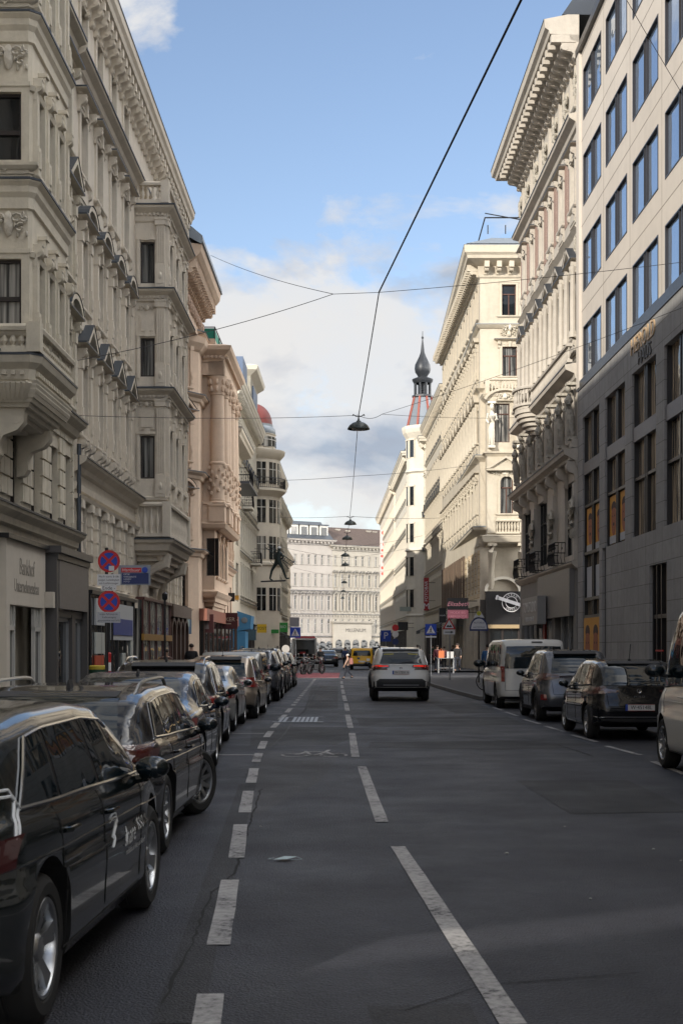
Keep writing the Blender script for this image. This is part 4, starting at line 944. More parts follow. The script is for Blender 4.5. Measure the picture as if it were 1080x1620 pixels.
# ================= RIGHT SIDE BUILDINGS =================
# ---- modern office house : local u runs towards the camera from its far corner (Y=57.4) ----
YM=57.4; LM=46.0; bm_=side_root('office_building',YM,'R','modern beige office building with blue reflecting windows above dark stone lower floors')
M_BRZ=flat('window_bronze',(.03,.028,.03),.35,.3)
def uM(x,X=9.8): # pixel column -> local u on the facade
    k=(x-540)/FPX; Y=10.5/(k+.0123); return YM-Y
base=.95; pitch=4.52; usM=[base+1.83+pitch*i for i in range(10)]
def office_win(w,h):
    b=MB(); d=.08; t=.045
    b.quad((-w/2,d,0),(w/2,d,0),(w/2,d,h),(-w/2,d,h),1)
    b.box(-w/2,d-.1,0,-w/2+t,d-.002,h); b.box(w/2-t,d-.1,0,w/2,d-.002,h); b.box(-w/2,d-.1,0,w/2,d-.002,t); b.box(-w/2,d-.1,h-t,w/2,d-.002,h)
    # double mullion with a dark gap
    b.box(-.16,d-.09,0,-.11,d-.002,h); b.box(.13,d-.09,0,.18,d-.002,h); b.box(-.11,d-.02,0,.13,d-.003,h,2)
    return b.mesh('window',[M_BRZ,GLS,BLACK])
OW=office_win(3.6,2.05)
rows=[]
bw=MB(); ops=[]
zsM=[12.62,16.1,19.58,23.06]
def office_wall():
    b=MB(); zz=[12.2]; 
    for z in zsM: zz+=[z,z+2.05]
    zz.append(26.0)
    for i in range(len(zz)-1):
        a,c=zz[i],zz[i+1]
        if i%2==0: b.quad((0,0,a),(LM,0,a),(LM,0,c),(0,0,c))
        else:
            x=0
            for u in usM: b.quad((x,0,a),(u-1.8,0,a),(u-1.8,0,c),(x,0,c)); x=u+1.8
            b.quad((x,0,a),(LM,0,a),(LM,0,c),(x,0,c))
    for z in zsM:
        for u in usM:
            s,e,a,c=u-1.8,u+1.8,z,z+2.05; dp=.14
            b.quad((s,0,a),(s,dp,a),(s,dp,c),(s,0,c)); b.quad((e,dp,a),(e,0,a),(e,0,c),(e,dp,c)); b.quad((s,0,a),(e,0,a),(e,dp,a),(s,dp,a)); b.quad((s,dp,c),(e,dp,c),(e,0,c),(s,0,c))
    b.build('wall',S_PANEL,bm_)
    j=MB()
    for u in [q+pitch/2 for q in usM]+[base-.45]: j.box(u-.012,-.004,12.3,u+.012,0.001,26)
    for z in zsM: j.box(0,-.004,z+2.75,LM,.001,z+2.775)
    j.build('panel_joint',flat('joint_dark',(.20,.17,.14),.8),bm_)
    for z in zsM:
        for u in usM: link('window',OW,bm_,loc=(u,0,z))
office_wall()
body(bm_,[(0,.2),(LM,.2),(LM,16),(0,16)],0,26,S_PANEL)
b=MB(); b.quad((0,0,0),(0,.2,0),(0,.2,26),(0,0,26)); b.box(-.02,-.12,12.3,.55,0,26.05); b.build('corner_pier',S_PANEL,bm_)
b=MB(); b.box(-.1,-.16,26.0,LM,.3,26.3); b.box(0,-.1,12.2,LM,.02,12.55); b.build('parapet',M_BRZ,bm_)
b=MB(); b.box(1.5,1.5,26.3,LM,12,29.2); b.build('penthouse',S_PANEL,bm_)
b=MB(); 
for u in rng(3,LM-4,10): b.box(u,1.42,27,u+3,1.5,28.8)
b.build('penthouse_window',GLB,bm_)
# lower stone floors: piers with tall dark glazing
b=MB(); b.box(0,-.06,10.95,LM,.2,12.2)
strips=[(base+1.83+pitch*i-1.72,base+1.83+pitch*i+1.72) for i in range(10)]
x=0
for s,e in strips: b.box(x,-.06,5.4,s,.2,10.95); x=e
b.box(x,-.06,5.4,LM,.2,10.95)
first=strips[0]; second=strips[1]
b.box(0,-.06,0,first[0],.2,5.4); b.box(first[1],-.06,0,first[1]+.55,.2,5.4)
b.box(first[1]+1.25,-.06,0,LM*0+uM(1029),.2,5.4); dS,dE=uM(1029),uM(1029)+2.3
b.box(dS,-.06,4.3,dE,.2,5.4); b.box(dE,-.06,0,LM,.2,5.4)
b.build('travertine_wall',S_TRAV,bm_)
b=MB(); 
for s,e in strips:
    zb=5.5 if s!=first[0] else 1.0
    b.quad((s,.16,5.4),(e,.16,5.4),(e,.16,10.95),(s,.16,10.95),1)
    for u in (s,e-.09,(s+e)/2-.16,(s+e)/2+.1): b.box(u,.02,5.4,u+.09,.158,10.95)
    b.box(s,-.02,8.62,e,.15,9.1,2); b.box(s,.03,7.3,e,.155,7.4)
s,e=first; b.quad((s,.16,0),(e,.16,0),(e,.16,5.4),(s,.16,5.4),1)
for u in (s,e-.09,(s+e)/2-.16,(s+e)/2+.1): b.box(u,.02,.1,u+.09,.158,5.4)
for z in (3.55,2.85,5.38): b.box(s,.0,z,e,.156,z+.12)
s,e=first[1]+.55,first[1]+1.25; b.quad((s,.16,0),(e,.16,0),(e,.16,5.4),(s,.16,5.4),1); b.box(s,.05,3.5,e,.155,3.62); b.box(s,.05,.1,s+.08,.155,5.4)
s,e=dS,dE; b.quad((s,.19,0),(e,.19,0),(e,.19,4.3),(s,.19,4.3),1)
for u in (s,e-.1,(s+e)/2-.05,s+.5): b.box(u,.05,0,u+.1,.188,4.3)
b.box(s,.06,2.6,e,.185,2.72)
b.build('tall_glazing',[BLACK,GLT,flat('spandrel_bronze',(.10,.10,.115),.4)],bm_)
b=MB(); 
for z in (1.15,1.55): b.box(dS+.6,.0,z,dS+1.5,.04,z+.05)
b.build('door_push_bar',REDP,bm_)
b=MB(); s,e=first; b.box(s+.1,.1,3.68,(s+e)/2-.2,.15,4.9-.0); b.box((s+e)/2+.22,.1,3.68,e-.1,.15,4.9)
s2,e2=first[1]+.63,first[1]+1.25; b.box(s2,.1,3.65,e2,.15,4.9); b.box(s2,.1,.5,e2,.15,3.4)
b.build('window_notice',flat('notice_pale',(.40,.42,.46),.6),bm_)
# orange posters with a plain face portrait shape
M_ORG=flat('poster_orange',(.55,.26,.03),.6); M_FACE=flat('poster_face',(.30,.10,.05),.7); M_HAIR=flat('poster_hair',(.05,.02,.015),.7)
def poster(u0,u1,z0,z1,lab):
    o=MB(); o.box(u0,-.02 if z0<4 else .1,z0,u1,.0 if z0<4 else .13,z1); y=-.024 if z0<4 else .096; q=o.build('poster',M_ORG,bm_)
    c=(u0+u1)/2; w=(u1-u0); h=z1-z0; f=MB(); f.ell((c,y,z0+h*.5),(w*.3,.004,h*.34),16,10); f.build('portrait',M_FACE,q)
    f=MB(); f.ell((c,y-.003,z0+h*.40),(w*.10,.004,h*.04),12,6); f.ell((c-w*.12,y-.003,z0+h*.57),(w*.05,.004,h*.02),8,4); f.ell((c+w*.12,y-.003,z0+h*.57),(w*.05,.004,h*.02),8,4); f.ell((c,y+.001,z0+h*.76),(w*.30,.004,h*.12),14,6); f.build('hair_and_features',M_HAIR,q)
    f=MB(); f.box(u0,y-.006,z0,u1,y+.02,z0+h*.16); 
    if z0>4: f.build('caption_strip',flat('notice_pale',(.4,.42,.46)),q)
for s,e in strips[:2]:
    m=(s+e)/2; poster(s+.12,m-.2,5.5,7.25,''); poster(m+.22,e-.12,5.5,7.25,'')
s,e=first; poster(s+.1,(s+e)/2-.02,.55,2.85,''); poster((s+e)/2,e-.1,.55,2.85,'')
GOLD=flat('letters_brass',(.62,.44,.26),.5,.2); LDK=flat('letters_bronze',(.05,.045,.04),.5)
uu=(uM(1000)+uM(1040))/2
text('HEROLD',.78,GOLD,bm_,Tz(uu,-.07,11.82),name='house_lettering',sx=1.15,ext=.03); text('HAUS',.62,LDK,bm_,Tz(uu+.3,-.07,11.25),name='house_lettering',sx=1.2,ext=.03)
# ---- R2 : ornate building with deep bracketed eaves (Y 57.4..74.3) ----
YE=74.3; LR=16.9; r2=side_root('apartment_building',YE,'R','tall grey ornate building with deep bracketed eaves, stone figures and brick bands'); r2['group']='ornate old buildings'
MR=[S_R2,METAL_D]; n=6; us=[1.3+2.85*i for i in range(6)]
rows=[dict(z=5.6,h=3.1,w=2.9,us=[2.0,7.2,14.9],kind='grid',fr=BLACK,gl=GLD,sur=None),
      dict(z=10.4,h=2.2,w=1.15,us=us,kind='cross',fr=FR_DARK,gl=GL,sur='arch',ms=MR),
      dict(z=14.7,h=2.7,w=1.1,us=us,kind='cross',fr=FR_WHITE,gl=GL,sur='cols',ms=MR),
      dict(z=20.2,h=2.0,w=1.0,us=us,kind='cross',fr=FR_WHITE,gl=GL,sur='hood',ms=MR),
      dict(z=24.3,h=1.7,w=.9,us=us,kind='cross',fr=FR_WHITE,gl=GL,sur='plain',ms=MR)]
facade(r2,0,LR,4.0,26.6,rows,S_R2)
body(r2,[(0,.3),(LR-.02,.3),(LR-.02,13),(0,13)],0,26.6,S_R2)
b=MB(); b.quad((0,0,0),(0,.3,0),(0,.3,26.6),(0,0,26.6)); b.build('side_wall',S_R2,r2)
b=MB()
for i in range(n):
    for s in (-1,1):
        u=us[i]+s*1.08; 
        if 0<u<LR: b.box(u-.28,-.015,19.9,u+.28,.0,23.2)
b.build('brick_panel',S_BRICKY,r2)
b=MB(); pe=[(-.0,.2),(0,0),(LR,0)]
b.sweep(pe,[(0,23.2),(.1,23.25),(.15,23.4),(.4,23.55),(.45,23.7),(0,23.8)],top=1)
b.sweep(pe,[(0,18.9),(.1,19.0),(.2,19.1),(0,19.15)])
b.sweep(pe,[(0,12.7),(.15,12.8),(.2,13.0),(.55,13.15),(.6,13.35),(0,13.45)],top=1)
b.sweep(pe,[(0,9.1),(.1,9.15),(.15,9.4),(.6,9.65),(.65,9.85),(0,9.95)],top=1); dentils(b,[(0,0),(LR,0)],9.42,.32,.16,.2,.42)
b.sweep(pe,[(0,4.9),(.15,5.0),(.3,5.15),(.3,5.25),(0,5.3)],top=1)
b.sweep([(-.05,3),(-.05,0),(LR,0)],[(0,26.0),(.1,26.1),(.15,26.7),(.35,26.75),(.4,26.95),(1.2,27.0),(1.25,27.15),(1.4,27.25),(1.45,27.6),(0,27.9)],top=1)
m=24
for i in range(m):
    u=.15+(LR-.3)*i/(m-1); b.box(u-.15,-1.15,26.66,u+.15,0,26.97); console(b,u,26.0,.24,.75,.68)
for i in range(5): b.box(-1.15,.3+i*.65,26.62,0,.6+i*.65,26.97)
b.build('cornice',MR,r2)
def stone_fig(root,T,mat,pede=.35,head=True):
    key=('fig',mat.name)
    if key not in _mc:
        b=MB(); b.tube([(0,-.22,0),(.02,-.25,.4),(-.02,-.28,.8),(.03,-.33,1.15),(0,-.34,1.5),(0,-.32,1.8)],[.15,.18,.2,.14,.2,.07],10); b.ell((0,-.36,1.98),(.12,.13,.17),10,7)
        for s in (-1,1): b.tube([(s*.2,-.33,1.62),(s*.31,-.36,1.3),(s*.2,-.46,1.1+.2*(s>0))],[.08,.065,.05],7)
        for k in range(5): b.tube([(-.14+.07*k,-.36,.05),(-.1+.06*k,-.40,.7),(-.06+.03*k,-.36,1.1)],[.03,.03,.01],5)
        b.box(-.24,-.45,2.13,.24,0,2.25); b.box(-.2,-.38,-.12,.2,0,0); _mc[key]=b.mesh('stone_figure',mat)
    return link('stone_figure',_mc[key],root,M=T)
for i,u in enumerate([us[0]-1.2]+[x+1.42 for x in us]):
    u=max(.3,min(LR-.3,u)); orn(r2,Matrix.Translation((u,-.02,24.2)),.8,1.6,i,S_R2R,dep=.16)
    stone_fig(r2,Matrix.Translation((u,-.04,10.4)),S_R2R)
    b=MB(); b.box(u-.26,-.3,9.95,u+.26,0,10.28); b.build('pedestal',S_R2,r2); b=MB(); console(b,u,8.5,.34,.5,.9); b.build('console',S_R2,r2)
    if not(5.6<u<8.8) and not (13.3<u<16.5) and u>3.2: b=MB(); b.box(u-.22,-.2,5.3,u+.22,0,8.5); b.build('pier',S_R2,r2); orn(r2,Matrix.Translation((u,-.22,5.9)),.6,2.4,i+3,S_R2R,dep=.14)
    orn(r2,Matrix.Translation((u,-.02,18.0)),.7,1.0,i+9,S_R2R,dep=.14)
b=MB(); cu=us[1]+1.4; pts=[(cu-1.5,0)]+[(cu-1.35*math.cos(a),-1.0*math.sin(a)**.8-.1) for a in [PI*i/8 for i in range(9)]]+[(cu+1.5,0)]
balustrade(b,pts,13.45,.95,.2,posts=False); b.slab(pts,13.3,13.45)
for k in range(7):
    f=1-(k/7)**1.3; q=[(cu+(p[0]-cu)*f,p[1]*f) for p in pts]; b.slab(q,13.12-.2*k,13.32-.2*k)
balustrade(b,[(0,-.4),(LR,-.4)],13.45,.8,.24,posts=False)
b.build('balcony',S_R2,r2)
for u in (us[0],us[2],us[4]): iron_balcony(r2,u,5.3 if u!=us[0] else 5.3,1.8,.45)
b=MB(); b.box(.2,-.08,3.2,LR-.2,.3,4.9); b.box(0,-.1,0,.8,.3,3.3); b.box(5.2,-.1,0,6.0,.3,3.3); b.box(10.6,-.1,0,11.4,.3,3.3); b.box(LR-.8,-.1,0,LR,.3,3.3); b.build('ground_floor_wall',stone('render_dark_grey',(.20,.195,.185),.3),r2)
b=MB(); b.box(7.6,-.3,3.0,LR-.6,-.08,5.0); b.build('metal_shop_cover',flat('shop_cover_grey',(.16,.155,.15),.4,.2),r2)
b=MB(); b.quad((.8,.2,0),(LR-.8,.2,0),(LR-.8,.2,3.2),(.8,.2,3.2),1)
for u in rng(.9,LR-.9,9): b.box(u-.04,.05,0,u+.04,.19,3.2)
b.build('shop_window',[STEEL,GLD],r2)
b=MB(); b.box(6.3,-.02,.6,7.2,.1,2.6); b.box(9.2,-.02,.4,10.0,.1,2.9); b.build('window_display',flat('display_white',(.40,.42,.43),.6),r2)
b=MB(); b.box(7.35,-.0,1.2,7.9,.1,2.9); b.build('window_display',flat('display_red',(.35,.05,.04),.6),r2)
roofbox(r2,LR,27.8,13,2.2,METAL_D,1.5,-1.0)
# ---- R3 cream corner building: front to the side street faces the camera ----
YC=94.0; r3=empty('corner_building',(XR(YC),YC,0),'cream corner building with oriel, stone figures and bracketed roofline, sunlit beyond the side street','building'); r3['group']='ornate old buildings'
MC=[S_CREAM,METAL_D]
# front face: local x to the right, outward -y
rows=[dict(z=24.1,h=2.1,w=.95,us=[1.95,4.8,7.2],kind='cross',fr=FR_BROWN,gl=GL,sur='plain',ms=MC),
      dict(z=20.0,h=2.0,w=1.0,us=[2.0,4.8,7.2],kind='cross',fr=FR_BROWN,gl=GLC,sur='hood',ms=MC),
      dict(z=15.3,h=2.6,w=.8,us=[4.5,7.2],kind='cross',fr=FR_BROWN,gl=GLD,sur='plain',ms=MC),
      dict(z=10.6,h=2.4,w=.9,us=[4.5,7.2],kind='cross',fr=FR_BROWN,gl=GLD,sur='plain',ms=MC),
      dict(z=6.2,h=1.5,w=.9,us=[4.7,7.2],kind='cross',fr=FR_BROWN,gl=GLD)]
facade(r3,0,10,4.9,27.8,rows,S_CREAM)
# street side (along the main street)
LS=30.0; Ts=Matrix.Rotation(-PI/2+.0123,4,'Z')@Matrix.Translation((-LS,0,0))
usS=[1.3+2.3*i for i in range(12)]+[28.4]
rows=[dict(z=24.1,h=2.1,w=.95,us=usS,kind='cross',fr=FR_WHITE,gl=GL,sur='plain',ms=MC),
      dict(z=20.0,h=2.0,w=.95,us=usS,kind='cross',fr=FR_WHITE,gl=GL,sur='seg',ms=[S_CREAM,S_CREAM]),
      dict(z=15.6,h=2.3,w=.95,us=usS,kind='cross',fr=FR_WHITE,gl=GL,sur='cols',ms=[S_CREAM,S_CREAM]),
      dict(z=10.8,h=2.3,w=.95,us=usS,kind='cross',fr=FR_WHITE,gl=GL,sur='hood',ms=[S_CREAM,S_CREAM]),
      dict(z=5.6,h=2.6,w=1.2,us=usS,kind='grid',fr=FR_BROWN,gl=GLD)]
facade(r3,0,LS,4.9,27.8,rows,S_CREAM,T=Ts,name='street_wall')
body(r3,[(.3,.3),(10,.3),(10,LS),(.3+.37,LS)],0,27.8,S_CREAM)
b=MB(); cpp=[(.0123*LS,LS),(0,0),(10,0)]
def swp(prof,m=0,top=None): b.sweep(cpp,prof,m,top=top)
swp([(0,26.6),(.1,26.7),(.15,27.4),(.9,27.75),(.95,27.95),(1.1,28.1),(1.15,28.6),(0,28.8)],top=1)
swp([(0,23.2),(.1,23.25),(.25,23.4),(.3,23.5),(0,23.55)],top=1); swp([(0,18.9),(.1,19.0),(.3,19.15),(0,19.2)]); swp([(0,14.2),(.1,14.3),(.35,14.5),(.4,14.65),(0,14.7)],top=1); swp([(0,9.3),(.15,9.4),(.5,9.6),(.55,9.8),(0,9.9)],top=1); swp([(0,8.5),(.1,8.55),(.12,8.7),(0,8.75)])
brackets(b,.4,9.5,.85,.32,.8,.4,27.2); b.T=Ts; brackets(b,.2,LS-.3,.62,.24,.85,.42,27.15)
b.build('cornice',[S_CREAM,METAL_G],r3)
S_CRR=stone('stone_cream_carved',(.55,.50,.40),.5,relief=8,bump=.7)
for i,u in enumerate([x+1.15 for x in usS[:-1]]):
    orn(r3,Ts@Matrix.Translation((u,-.02,26.7)),.6,.55,i,S_CRR); orn(r3,Ts@Matrix.Translation((u,-.05,17.2)),.5,1.0,i,S_CRR,dep=.15); orn(r3,Ts@Matrix.Translation((u,-.05,12.4)),.5,.9,i,S_CRR,dep=.12)
for i,u in enumerate((1.95,4.8,7.2)): orn(r3,Matrix.Translation((u,-.02,22.55)),1.2,.65,i,S_CRR,dep=.14)
b=MB(); rustic(b,2.9,10,4.95,8.4,.42,.07,.06,blk=.8,holes=[(4.2,5.2,6.1,7.8),(6.7,7.7,6.1,7.8)]); b.T=Ts; rustic(b,16,LS-.2,4.95,8.4,.42,.07,.06,blk=.6,holes=[(u-.65,u+.65,5.5,8.3) for u in usS]); b.build('rusticated_blocks',S_CREAMB,r3)
# oriel on the corner front
op=[(.35,0),(.35,-1.25),(3.05,-1.25),(3.05,0)]
for i in range(3):
    T,Lq=segT(op[i],op[i+1]); rws=[]
    if i==1: rws=[dict(z=15.35,h=2.6,w=1.0,us=[1.0],kind='tmull',fr=FR_BROWN,gl=GLD),dict(z=10.6,h=2.5,w=.85,us=[1.3],kind='cross',fr=FR_BROWN,gl=GLC,sur='arch',ms=MC)]
    if i==2 : rws=[dict(z=15.4,h=2.4,w=.5,us=[.7],kind='none',fr=FR_BROWN,gl=GLD),dict(z=10.6,h=2.3,w=.5,us=[.7],kind='none',fr=FR_BROWN,gl=GLD)]
    facade(r3,0,Lq,9.0,18.4,rws,S_CREAM,T=T,name='oriel_wall')
b=MB()
b.sweep(op,[(0,18.1),(.1,18.2),(.3,18.4),(.35,18.55),(0,18.65)],top=1); b.slab(op,18.3,18.55); balustrade(b,op,18.62,1.0,.22); b.sweep(op,[(0,14.4),(.1,14.5),(.25,14.65),(0,14.75)],top=1)
b.sweep(op,[(0,8.6),(.25,8.7),(.35,8.95),(.4,9.1),(0,9.2)],top=1); b.slab(op,8.8,9.1)
b.build('oriel_moulding',S_CREAM,r3); b=MB()
b.T=Matrix.Translation((0,-1.25,0)); 
b.box(.35,-.1,9.3,.9,0,10.4); b.box(2.5,-.1,9.3,3.05,0,10.4); b.T=None; balustrade(b,[(.9,-1.35),(2.5,-1.35)],9.25,.95,.2,posts=False)
b.build('oriel_parapet',S_CREAM,r3)
for z,seg_ in ((13.55,False),(18.1,True)):
    b=MB()
    if not seg_:
        b.prism([(.35,z),(2.75,z),(1.55,z+.75)],-1.55,-1.25); b.box(.25,-1.7,z-.12,2.85,-1.25,z); 
        for q in ((( .2,z),(1.55,z+.85),(1.55,z+.7),(.45,z))),(((1.55,z+.85),(2.9,z),(2.65,z),(1.55,z+.7))): b.prism(list(q),-1.75,-1.25)
    else:
        pp=[(-1.35*math.cos(PI*(.1+.8*i/10)),.95*math.sin(PI*(.1+.8*i/10))-.3) for i in range(11)]
        b.prism([(1.5+x,z+q) for x,q in pp],-1.5,-1.25)
        for i in range(10): b.prism([(1.5+pp[i][0],z+pp[i][1]),(1.5+pp[i+1][0],z+pp[i+1][1]),(1.5+pp[i+1][0]*1.1,z+pp[i+1][1]+.13),(1.5+pp[i][0]*1.1,z+pp[i][1]+.13)],-1.75,-1.25)
    b.build('oriel_hood',S_CREAM,r3)
# twisting consoles below the oriel
for u in (.7,2.7): b=MB(); b.tube([(u,-1.2,8.5),(u,-1.25,8.1),(u,-.8,7.5),(u,-.45,6.8),(u,-.4,6.0),(u,-.3,5.6)],[.25,.3,.22,.2,.24,.12],8); b.box(u-.3,-1.4,8.45,u+.3,0,8.65); b.build('console',S_CREAM,r3)
for u in (.62,2.45): stone_fig(r3,Matrix.Translation((u,-1.25,15.1))@Matrix.Diagonal((1.15,1.15,1.3,1)),S_WHITE)
for k,(T,w,h,dp) in enumerate((((1.55,-1.3,13.6),1.3,.45,.1),((1.5,-1.55,18.1),1.3,.55,.12),((1.55,-1.3,13.1),1.9,.4,.1),((2.0,-.1,22.9),1.0,.8,.2))): orn(r3,Matrix.Translation(T),w,h,k,S_WHITE,dep=dp)
b=MB(); b.lathe([(1.3,0),(1.1,.0)],(1.7,-.5,0),3)
b=MB(); n=10
for i in range(n):
    a,c=PI*i/n,PI*(i+1)/n; b.prism([(1.5-1.25*math.cos(a),5.45+1.0*math.sin(a)),(1.5-1.25*math.cos(c),5.45+1.0*math.sin(c)),(1.5-1.05*math.cos(c),5.45+.82*math.sin(c)),(1.5-1.05*math.cos(a),5.45+.82*math.sin(a))],-.5,0)
b.build('portal_arch',S_WHITE,r3)
# ground floor
b=MB(); b.box(0,0,0,10,.3,4.9); b.build('ground_floor_wall',flat('render_dark',(.06,.055,.05),.6),r3)
SHB=flat('shop_pilaster_brown',(.11,.075,.05),.5)
b=MB(); b.T=Ts
for u in rng(1,19.5,14): b.box(u-.18,-.14,4.9,u+.18,0,8.5)
b.box(.2,-.02,4.9,20,.0,5.4); b.box(.2,-.06,8.3,20,0,8.5); b.build('brown_pilasters',SHB,r3)
b=MB(); b.T=Ts; b.quad((.3,.2,.2),(LS-.3,.2,.2),(LS-.3,.2,4.6),(.3,.2,4.6),1)
for u in rng(.3,LS-.3,12): b.box(u-.2,-.05,0,u+.2,.3,4.9,0)
b.box(0,-.1,4.5,LS,.3,4.95); b.build('shop_window',[S_CREAM,GLD],r3)
b=MB(); b.add([(-1,-1,28.7),(10,-1,28.7),(10,LS,28.7),(-.6,LS,28.7),(.9,1.2,29.7),(10,1.2,29.7),(10,LS-1,29.7),(.9,LS-1,29.7)],[(0,1,5,4),(1,2,6,5),(2,3,7,6),(3,0,4,7),(4,5,6,7)]); b.build('roof',METAL_G,r3)
b=MB()
for k in range(5): b.tube([(.6+k*1.2,.6,29.8),(.6+k*1.2,.6,30.4)],.04,5)
b.tube([(.4,.6,30.9),(6.5,.6,30.9)],.05,5); b.tube([(.4,.6,31.2),(6.5,.6,30.1)],.04,5); b.tube([(.4,.6,30.9),(.6,12,30.9)],.05,5)
b.build('roof_railing',IRON,r3)
# black cafe sign board over the corner shop
b=MB(); b.box(.35,-.45,3.2,4.6,-.02,5.45); b.build('shop_sign_board',BLACK,r3)
b=MB(); b.box(.35,-.5,2.95,4.6,-.02,3.2,0); b.build('sign_ledge',flat('ledge_ochre',(.30,.22,.12),.6),r3)
b=MB(); b.quad((.6,-.05,.2),(4.4,-.05,.2),(4.4,-.05,2.95),(.6,-.05,2.95),1)
for u in (.6,1.5,2.6,3.6,4.4): b.box(u-.06,-.15,0,u+.06,0,2.95)
b.build('shop_window',[FR_DARK,GLD],r3)
# ---- R4 darker-eaved building ----
g,L,us=generic('apartment_building','cream building with brownish lower eaves right behind the corner building','R',124,148,24.8,[(5.6,2.6,'cross','plain'),(9.6,2.3,'cross','hood'),(13.4,2.2,'cross','tri'),(17.6,2.0,'cross','plain'),(21.4,1.8,'cross','plain')],S_CREAM,pitch=2.0,over=.6,zshop=4.8,rh=.8,off=-.3,group='ornate old buildings')
# ---- R5 tower building ----
g,L,us=generic('tower_building','white corner building with slender onion spire on a red and grey roof','R',148,168,23.8,[(5.6,2.3,'cross','plain'),(9.3,2.2,'cross','seg'),(13,2.1,'cross','tri'),(16.8,1.9,'cross','plain'),(20.4,1.8,'cross','plain')],S_WHITE,pitch=2.3,over=.8,zshop=4.6,rh=2,off=-.25)
tx,ty=L-3.0,-.1; b=MB()
b.lathe([(1.75,0),(1.75,5),(1.9,5.1),(1.75,5.3),(1.75,12),(1.95,12.1),(1.75,12.4),(1.75,20.4),(1.95,20.6),(1.75,20.9),(1.7,24.0),(1.8,24.2),(2.15,24.8),(2.25,25.2),(2.25,25.5),(1.9,25.6)],(tx,ty,0),12,sm=False); b.build('tower_shaft',S_WHITE,g)
for z,h in ((6,1.9),(9.4,2),(13,2),(17,2),(22.2,1.8)):
    for k in range(5):
        a=R(-165+k*30); T=Matrix.Translation((tx+1.69*math.cos(a),ty+1.69*math.sin(a),z))@Matrix.Rotation(a+PI/2,4,'Z'); m=MB(); m.box(-.28,-.06,0,.28,.2,h,1); m.box(-.36,-.1,-.1,-.28,.1,h+.1,0); m.box(.28,-.1,-.1,.36,.1,h+.1,0); m.box(-.4,-.14,h,.4,.1,h+.15,0)
        link('window',_mc.setdefault(('tow',h),m.mesh('window',[S_WHITE,GLD])),g,M=T)
b=MB(); DZ=-1.6; z0,z1,ra,rb=25.5,28.8,1.75,.95
for k in range(8):
    a,c=R(22.5+45*k),R(67.5+45*k); w=.12
    P=lambda r,t,z:(tx+r*math.cos(t),ty+r*math.sin(t),z)
    b.quad(P(ra,a,z0),P(ra,c,z0),P(rb,c,z1),P(rb,a,z1),1)
    b.tube([P(ra+.03,a,z0),P(rb+.02,a,z1)],.13,6,0)
b.build('spire_roof',[flat('spire_red',(.24,.05,.03),.5),METAL_G],g)
b=MB(); b.T=Matrix.Translation((0,0,DZ)); b.lathe([(1.0,30.35),(1.15,30.4),(1.15,30.6),(.95,30.65)],(tx,ty,0),8,sm=False)
for k in range(8): a=R(22.5+45*k); b.tube([(tx+.85*math.cos(a),ty+.85*math.sin(a),30.6),(tx+.85*math.cos(a),ty+.85*math.sin(a),32.0)],.13,6)
b.lathe([(.45,30.6),(.45,32)],(tx,ty,0),8); b.lathe([(.95,31.9),(1.1,32.15),(1.15,32.35),(.8,32.5),(.5,32.6),(.55,32.75),(.8,33.1),(.88,33.5),(.82,33.95),(.6,34.4),(.38,34.85),(.22,35.3),(.16,35.9),(.08,36.5),(.05,36.9),(.03,37.6)],(tx,ty,0),16); b.ell((tx,ty,36.9),(.14,.14,.14),8,5)
b.build('onion_spire',flat('spire_dark',(.03,.034,.04),.45,.3),g)
b=MB(); b.lathe([(.7,24.5),(.9,24.6),(.6,25.6),(.3,26.3),(.35,26.6),(.05,27.4)],(3,.6,-3.0),8); b.build('roof_finial',flat('finial_copper',(.22,.10,.06),.6),g)
generic('apartment_building','white building with stepped gables beyond the spire building','R',168,200,25.0,[(5.6,2.3,'cross','plain'),(9.3,2.2,'cross','hood'),(13,2.1,'cross','hood'),(16.6,1.8,'cross','plain'),(20.3,1.7,'cross','plain')],S_WHITE,pitch=2.5,over=1.0,zshop=4.6,rh=2,off=.3)
generic('apartment_building','last building of the right row, beside the red and white banner','R',200,250,24.6,[(5.6,2.3,'cross','plain'),(9.3,2.2,'cross','plain'),(13,2.1,'cross','plain'),(16.6,1.8,'cross','plain'),(20.3,1.7,'cross','plain')],S_OFF,pitch=2.6,over=.8,zshop=4.6,rh=1.5,off=.5)
